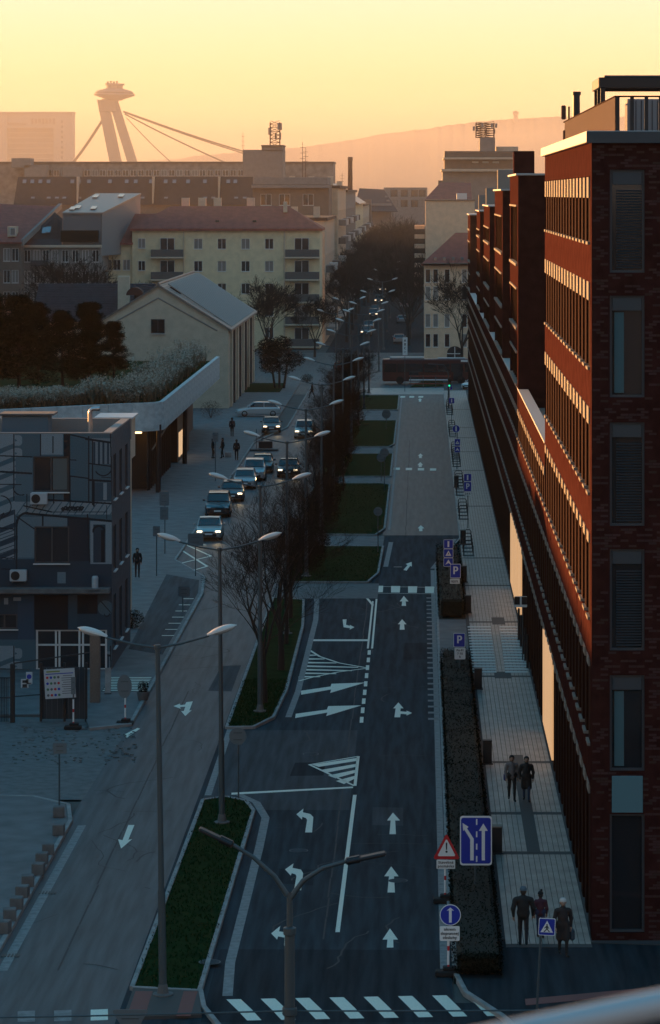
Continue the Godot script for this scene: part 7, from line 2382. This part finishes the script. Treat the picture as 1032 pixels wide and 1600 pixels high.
func small_things() -> void:
	cracks()
	# concrete cubes along the left kerb
	var z := 2.58
	var blk := MB.new()
	blk.bevel(Vector3(0, 0.2, 0), Vector3(0.42, 0.4, 0.42), 0.025)
	var bm := blk.mesh()
	var cubes := [[238, 145], [238, 218], [195, 297], [170, 335], [156, 378], [113, 427], [92, 470], [68, 517], [40, 564], [15, 614]]
	for i in cubes.size():
		var p := gp(cubes[i][0] / z, 1220 + cubes[i][1] / z, 0.11)
		var o := single("concrete_block", bm, M.concrete_dark, "weathered concrete cube carrying a thin sign post" if i == 0 else "weathered concrete cube in the row along the kerb", "block", "concrete cubes along the kerb", p)
		o.rotation.y = rng.randf_range(-0.2, 0.2)
	# tall dark litter bins on the right pavement
	for q in [[777.0, 1334.0, "black rectangular litter bin with a pale lid beside the lane sign"], [762.0, 1194.0, "black rectangular litter bin beside the walking couple"], [747.5, 1077.0, "black rectangular litter bin at the tactile crossing"], [731.5, 958.0, "black rectangular litter bin beyond the tactile crossing"], [725.0, 910.0, "black rectangular litter bin beside the parking sign"], [724.0, 851.0, "black rectangular litter bin at the bicycle racks"], [713.5, 762.0, "black rectangular litter bin at the far bicycle racks"]]:
		var p := gp(q[0], q[1], 0.115)
		var t := thing("litter_bin", q[2], "litter bin", p, "litter bins on the brick block pavement")
		var m := MB.new()
		m.bevel(Vector3(0, 0.48, -0.1), Vector3(0.36, 0.9, 0.36), 0.02)
		part("body", m, M.black, t)
		var l := MB.new()
		l.bevel(Vector3(0, 0.955, -0.1), Vector3(0.38, 0.05, 0.38), 0.01)
		part("lid", l, M.light_metal if q[1] in [1334.0, 851.0, 762.0] else M.dark_metal, t)
		var f := MB.new()
		f.bevel(Vector3(0, 0.02, -0.1), Vector3(0.46, 0.04, 0.46), 0.008)
		part("foot", f, M.dark_metal, t)
	# bicycle racks: hoops in rows
	var hoop := MB.new()
	hoop.tube([Vector3(-0.3, 0, 0), Vector3(-0.3, 0.62, 0), Vector3(-0.22, 0.75, 0), Vector3(0.22, 0.75, 0), Vector3(0.3, 0.62, 0), Vector3(0.3, 0, 0)], [0.03, 0.03, 0.03, 0.03, 0.03, 0.03], 6)
	var hm := hoop.mesh()
	for row in [[205.0, 216.0, 5], [228.0, 238.0, 4], [246.0, 262.0, 6], [272.0, 292.0, 8], [306.0, 320.0, 5], [336.0, 352.0, 5]]:
		for k in row[2]:
			var d: float = lerpf(row[0], row[1], float(k) / row[2])
			var t := thing("bicycle_rack", "dark steel bicycle hoop in the rows beside the kerb", "bike rack", P(3.05, 0.115, d), "bicycle hoops beside the kerb")
			part("hoop", hm, M.dark_metal, t)
			var pb := MB.new()
			pb.bevel(Vector3(0, 0.03, 0), Vector3(0.75, 0.06, 0.5), 0.015)
			part("ground_plate", pb, M.concrete_dark, t)
	# posts along the brick wall at the tactile crossing
	for k in 5:
		var p := gp(811.0 + k * 3.4, 1000.0 + k * 11, 0.12)
		var t := thing("wall_post", "slim black post in the row along the brick block wall", "bollard", p, "slim posts along the brick block wall")
		var m := MB.new()
		m.tube([Vector3.ZERO, Vector3(0, 1.6, 0), Vector3(0, 1.66, 0)], [0.06, 0.06, 0.03], 10)
		part("shaft", m, M.black, t)
		var b := MB.new()
		b.lathe([[0.1, 0], [0.1, 0.02], [0.065, 0.03]], 10)
		part("foot", b, M.dark_metal, t)
	# gate, fence and pictogram board before the mural house
	var fd := 141.0
	var gt := thing("site_gate", "black bar gate at the edge of the mural house yard", "gate", P(0, 0, 0))
	for k in 9:
		var m := MB.new()
		m.bar(P(at(-8.0 + k * 2.6, 0, fd).x, 0.05, fd), P(at(-8.0 + k * 2.6, 0, fd).x, 2.0, fd), 0.02, 5)
		part("bar", m, M.black, gt)
	for yy in [0.25, 1.1, 1.98]:
		var m := MB.new()
		m.bar(P(at(-12, 0, fd).x, yy, fd), P(at(18, 0, fd).x, yy, fd), 0.028, 6)
		part("rail", m, M.black, gt)
	var gpst := MB.new()
	gpst.bevel(P(at(20, 0, fd).x, 1.3, fd), Vector3(0.2, 2.6, 0.2), 0.02)
	part("post", gpst, M.black, gt)
	var fe := thing("site_fence", "dark panel fence with an open frame gate beside the yard", "fence")
	for q in [[63.0, 0.0], [134.0, 0.0], [100.0, 0.0]]:
		var m := MB.new()
		m.bevel(P(at(q[0], 0, fd).x, 1.3, fd + 0.3), Vector3(0.1, 2.6, 0.1), 0.01)
		part("post", m, M.black, fe)
	for k in 8:
		var m := MB.new()
		m.bevel(P(at(67.0 + k * 8.6, 0, fd).x, 1.25, fd + 0.4), Vector3(0.235, 2.3, 0.03), 0.006)
		part("panel_board", m, mat("board_dark", Color(0.03, 0.042, 0.05), 0.8, 0, "fine", 0.6), fe)
	var tb := MB.new()
	tb.bar(P(at(22, 0, fd).x, 2.62, fd), P(at(140, 0, fd).x, 3.05, fd + 0.3), 0.03, 6); tb.bar(P(at(22, 0, fd).x, 1.15, fd), P(at(66, 0, fd).x, 1.25, fd), 0.025, 6)
	part("top_rail", tb, M.black, fe)
	var pier := thing("brick_pier", "tall brownish masonry pier at the end of the dark fence", "pier", P(at(149, 0, 146).x, 0.1, 146))
	var pm := MB.new()
	pm.bevel(Vector3(0, 1.55, 0), Vector3(0.45, 3.1, 0.45), 0.015)
	part("shaft", pm, M.brown_wall, pier)
	var pc := MB.new()
	pc.bevel(Vector3(0, 3.15, 0), Vector3(0.56, 0.1, 0.56), 0.02)
	part("cap", pc, M.concrete_dark, pier)
	board()
	for q in [[33.0, 1061.0, 45.0, 1075.0], [41.0, 1050.0, 51.0, 1069.0]]:
		var t := thing("notice_plate", "white plate with two dark pictograms on the yard fence" if q[0] < 40 else "white plate with a blue round symbol on the yard fence", "notice", at((q[0] + q[2]) / 2, (q[1] + q[3]) / 2, fd - 0.06))
		var w: float = (q[2] - q[0]) * fd / F; var h: float = (q[3] - q[1]) * fd / F
		var m := MB.new()
		m.bevel(Vector3.ZERO, Vector3(w, h, 0.02), 0.004)
		part("plate", m, mat("board_white", Color(0.45, 0.47, 0.48), 0.6), t)
		if q[0] > 40: plate_part(t, "symbol", outline("round", w * 0.75, w * 0.75), 0.012, 0.002, M.sign_blue, h * 0.12)
		else:
			for k in 2: plate_part(t, "symbol", outline("rect", w * 0.6, h * 0.3), 0.012, 0.002, M.black, h * (0.22 - 0.44 * k))
		plate_part(t, "caption", outline("rect", w * 0.7, h * 0.08), 0.012, 0.002, M.black, -h * 0.42)
	var lb := thing("leaning_board", "pale board leaning at the mural house corner", "board", gp(169, 1084, 0.12))
	var lm := MB.new()
	lm.bevel(Vector3(0, 0.6, 0), Vector3(0.28, 1.2, 0.05), 0.01, Basis(Vector3.RIGHT, -0.12))
	part("panel", lm, M.concrete, lb)
	var lf := MB.new()
	lf.bevel(Vector3(0, 0.03, 0.03), Vector3(0.34, 0.05, 0.2), 0.01)
	part("foot", lf, M.galv, lb)
	# planter by the striped field
	var pt := thing("planter_pot", "round concrete pot with a small clipped shrub by the kerb", "planter", gp(224, 1094, 0.12))
	var pp := MB.new()
	pp.lathe([[0.22, 0], [0.3, 0.35], [0.3, 0.4], [0.25, 0.4], [0.24, 0.34], [0, 0.34]], 14)
	part("pot", pp, M.concrete_dark, pt)
	var pl := MB.new()
	leaf_blob(pl, Vector3(0, 0.6, 0), Vector3(0.27, 0.28, 0.27), 500, 0.05, rng, 0.3)
	part("shrub", pl, M.hedge_leaf, pt)
	# concrete cube and sandwich board by the pavilion
	single("concrete_block", bm, M.concrete, "lone concrete cube among the people before the pavilion", "block", "", gp(357, 714, 0.12)).scale = Vector3(1.3, 1.1, 1.3)
	var sb := thing("kiosk_stand", "dark low kiosk stand on a slab beside the side bay", "stand", gp(413, 703, 0.05))
	var s1 := MB.new()
	s1.bevel(Vector3(0, 0.06, 0), Vector3(2.6, 0.12, 1.4), 0.02)
	part("slab", s1, M.concrete_dark, sb)
	var s2 := MB.new()
	s2.bevel(Vector3(0.15, 0.5, 0.2), Vector3(1.25, 0.62, 0.5), 0.03)
	part("box", s2, M.black, sb)
	for k in 2:
		var s3 := MB.new()
		s3.bar(Vector3(-0.7 + k * 0.5, 0.1, 0), Vector3(-0.7 + k * 0.5, 1.9, 0), 0.03, 6)
		part("post", s3, M.galv, sb)
	# red and white barrier at the far crossing
	var br := thing("road_barrier", "reddish road works barrier at the far lawn triangle", "barrier", gp(672, 606, 0.1))
	for k in 3:
		var m := MB.new()
		m.bevel(Vector3(0, 0.5 + k * 0.45, 0), Vector3(5.0, 0.14, 0.06), 0.01)
		part("plank", m, mat("barrier_red", Color(0.25, 0.06, 0.04), 0.7) if k != 1 else M.sign_white, br)
	for k in 4:
		var m := MB.new()
		m.bar(Vector3(-2.3 + k * 1.5, 0, 0), Vector3(-2.3 + k * 1.5, 1.5, 0), 0.05, 6)
		part("post", m, M.galv, br)
	# manhole covers
	for q in [[486.0, 1178.0], [467.0, 1329.0], [328.0, 1503.0], [622.0, 1376.0]]:
		var p := gp(q[0], q[1], 0.008 if q[0] != 328 else 0.11)
		var t := thing("manhole_cover", ["worn round manhole cover near the triangle hatching", "round manhole cover between the left turn arrows", "round manhole cover in the lawn edge", "small manhole cover in the straight lane"][[486.0, 467.0, 328.0, 622.0].find(q[0])], "manhole cover", p)
		var m := MB.new()
		m.lathe([[0.3, 0], [0.3, 0.006], [0.26, 0.008], [0, 0.008]], 20)
		part("lid", m, M.asphalt_mid, t)
		var r := MB.new()
		r.lathe([[0.3, 0.001], [0.32, 0.005], [0.34, 0.002]], 20)
		part("ring", r, M.concrete_dark, t)
	# drain grates at the left kerb
	for q in [[75.0, 1395.0], [17.0, 1493.0]]:
		var t := thing("drain_grate", "dark slotted drain grate along the left gutter", "drain", gp(q[0], q[1], 0.01), "drain grates along the left gutter")
		for k in 6:
			var m := MB.new()
			m.bevel(Vector3(-0.25 + k * 0.1, 0.006, 0), Vector3(0.06, 0.014, 0.4), 0.004)
			part("bar", m, M.dark_metal, t)
	# rubble patch at the forecourt
	var rb := MB.new()
	for i in 500:
		var p := gp(rng.randf_range(20, 215), rng.randf_range(1135, 1195), 0.01)
		if rng.randf() > 0.5 + 0.5 * sin(p.x * 2.1) * cos(p.z * 1.3): continue
		var s := rng.randf_range(0.02, 0.09)
		rb.box(p + Vector3(0, s * 0.2, 0), Vector3(s * 1.6, s * 0.6, s), Basis(Vector3.UP, rng.randf() * 3) * Basis(Vector3.RIGHT, rng.randf_range(-0.4, 0.4)))
	stuff(single("rubble", rb, M.concrete_dark, "broken asphalt crumbs scattered over the forecourt entry", "rubble"))

func cracks() -> void: # sealed cracks, seams and patches of other asphalt on the carriageways
	var r := RandomNumberGenerator.new()
	r.seed = 77
	var h := Node3D.new()
	h.name = "asphalt_repairs"
	h.set_meta("kind", "structure")
	add_child(h)
	var seal := mat("sealant", Color(0.01, 0.011, 0.012), 0.7)
	for i in 46:
		var left := i % 2 == 0
		var p := Vector2(r.randf_range(-12.6, -8.9) if left else r.randf_range(-5.2, 0.5), -r.randf_range(94, 182))
		var dir := Vector2(r.randf_range(-1, 1), r.randf_range(-1, 1) * (0.3 if r.randf() < 0.5 else 3.0)).normalized()
		var m := MB.new()
		var w := r.randf_range(0.012, 0.035)
		for k in r.randi_range(4, 14):
			var q := p + dir * r.randf_range(0.25, 0.6)
			if q.x < -12.8 or q.x > 0.7 or (q.x > -8.9 and q.x < -5.5): break
			var n := (q - p).normalized().orthogonal() * w
			m.quad(Vector3(p.x - n.x, 0.0065, p.y - n.y), Vector3(q.x - n.x, 0.0065, q.y - n.y), Vector3(q.x + n.x, 0.0065, q.y + n.y), Vector3(p.x + n.x, 0.0065, p.y + n.y))
			p = q
			dir = (dir + Vector2(r.randf_range(-1, 1), r.randf_range(-1, 1)) * 0.45).normalized()
		if m.v.size() > 0: part("sealed_crack", m, seal, h)
	for q in [[-3.05, 100.0, 184.0], [-1.05, 218.6, 300.0], [-10.9, 96.0, 150.0]]:
		var m := MB.new()
		var d: float = q[1]
		while d < q[2]:
			var x0: float = q[0] + r.randf_range(-0.03, 0.03)
			m.bb(x0 - 0.03, x0 + 0.03, 0.006, 0.0067, d, d + 2.9)
			d += 3.0
		part("seam", m, seal, h)
	for q in [[-9.9, -8.9, 150.0, 158.0, 1], [-1.8, -0.6, 118.0, 121.5, 1], [-0.9, 0.5, 160.0, 166.0, 2], [-4.9, -3.6, 108.0, 110.5, 2], [-5.2, -3.9, 128.0, 131.0, 2]]:
		var pts := []
		for c in [[q[0], q[2]], [q[1], q[2]], [q[1], q[3]], [q[0], q[3]]]: pts.push_back([c[0] + r.randf_range(-0.08, 0.08), c[1] + r.randf_range(-0.2, 0.2)])
		part("patch", sheet(poly(pts), 0.0055), [M.asphalt_mid, M.asphalt_mid, M.asphalt_patch, M.asphalt_mid][q[4]], h)

func board() -> void:
	var d := 140.3
	var c := at(94, 1068, d)
	var t := thing("notice_board", "large white site safety board with rows of pictograms on the fence", "notice board", c)
	t.rotation.z = 0.06
	var w := 48 * d / F; var h := 46 * d / F
	var m := MB.new()
	m.bevel(Vector3.ZERO, Vector3(w, h, 0.03), 0.005)
	part("panel", m, mat("board_white", Color(0.45, 0.47, 0.48), 0.6), t)
	var cc := [M.sign_red, M.sign_blue, mat("sym_green", Color(0.05, 0.16, 0.08), 0.6), mat("sym_grey", Color(0.1, 0.1, 0.11), 0.6)]
	for r in 4:
		for k in 4: plate_part(t, "pictogram", outline("round", w * 0.085, w * 0.085), 0.017, 0.002, cc[(r + k) % 4], h * (0.22 - r * 0.2), w * (-0.4 + k * 0.12))
	for r in 9: plate_part(t, "text_line", outline("rect", w * (0.4 if r % 3 else 0.3), h * 0.022), 0.017, 0.002, cc[3], h * (0.26 - r * 0.075), w * 0.26)
	plate_part(t, "heading", outline("rect", w * 0.44, h * 0.05), 0.017, 0.002, mat("sym_olive", Color(0.2, 0.25, 0.06), 0.6), h * 0.42, -w * 0.2)
	plate_part(t, "heading", outline("rect", w * 0.9, h * 0.03), 0.017, 0.002, cc[1], h * 0.34, 0)
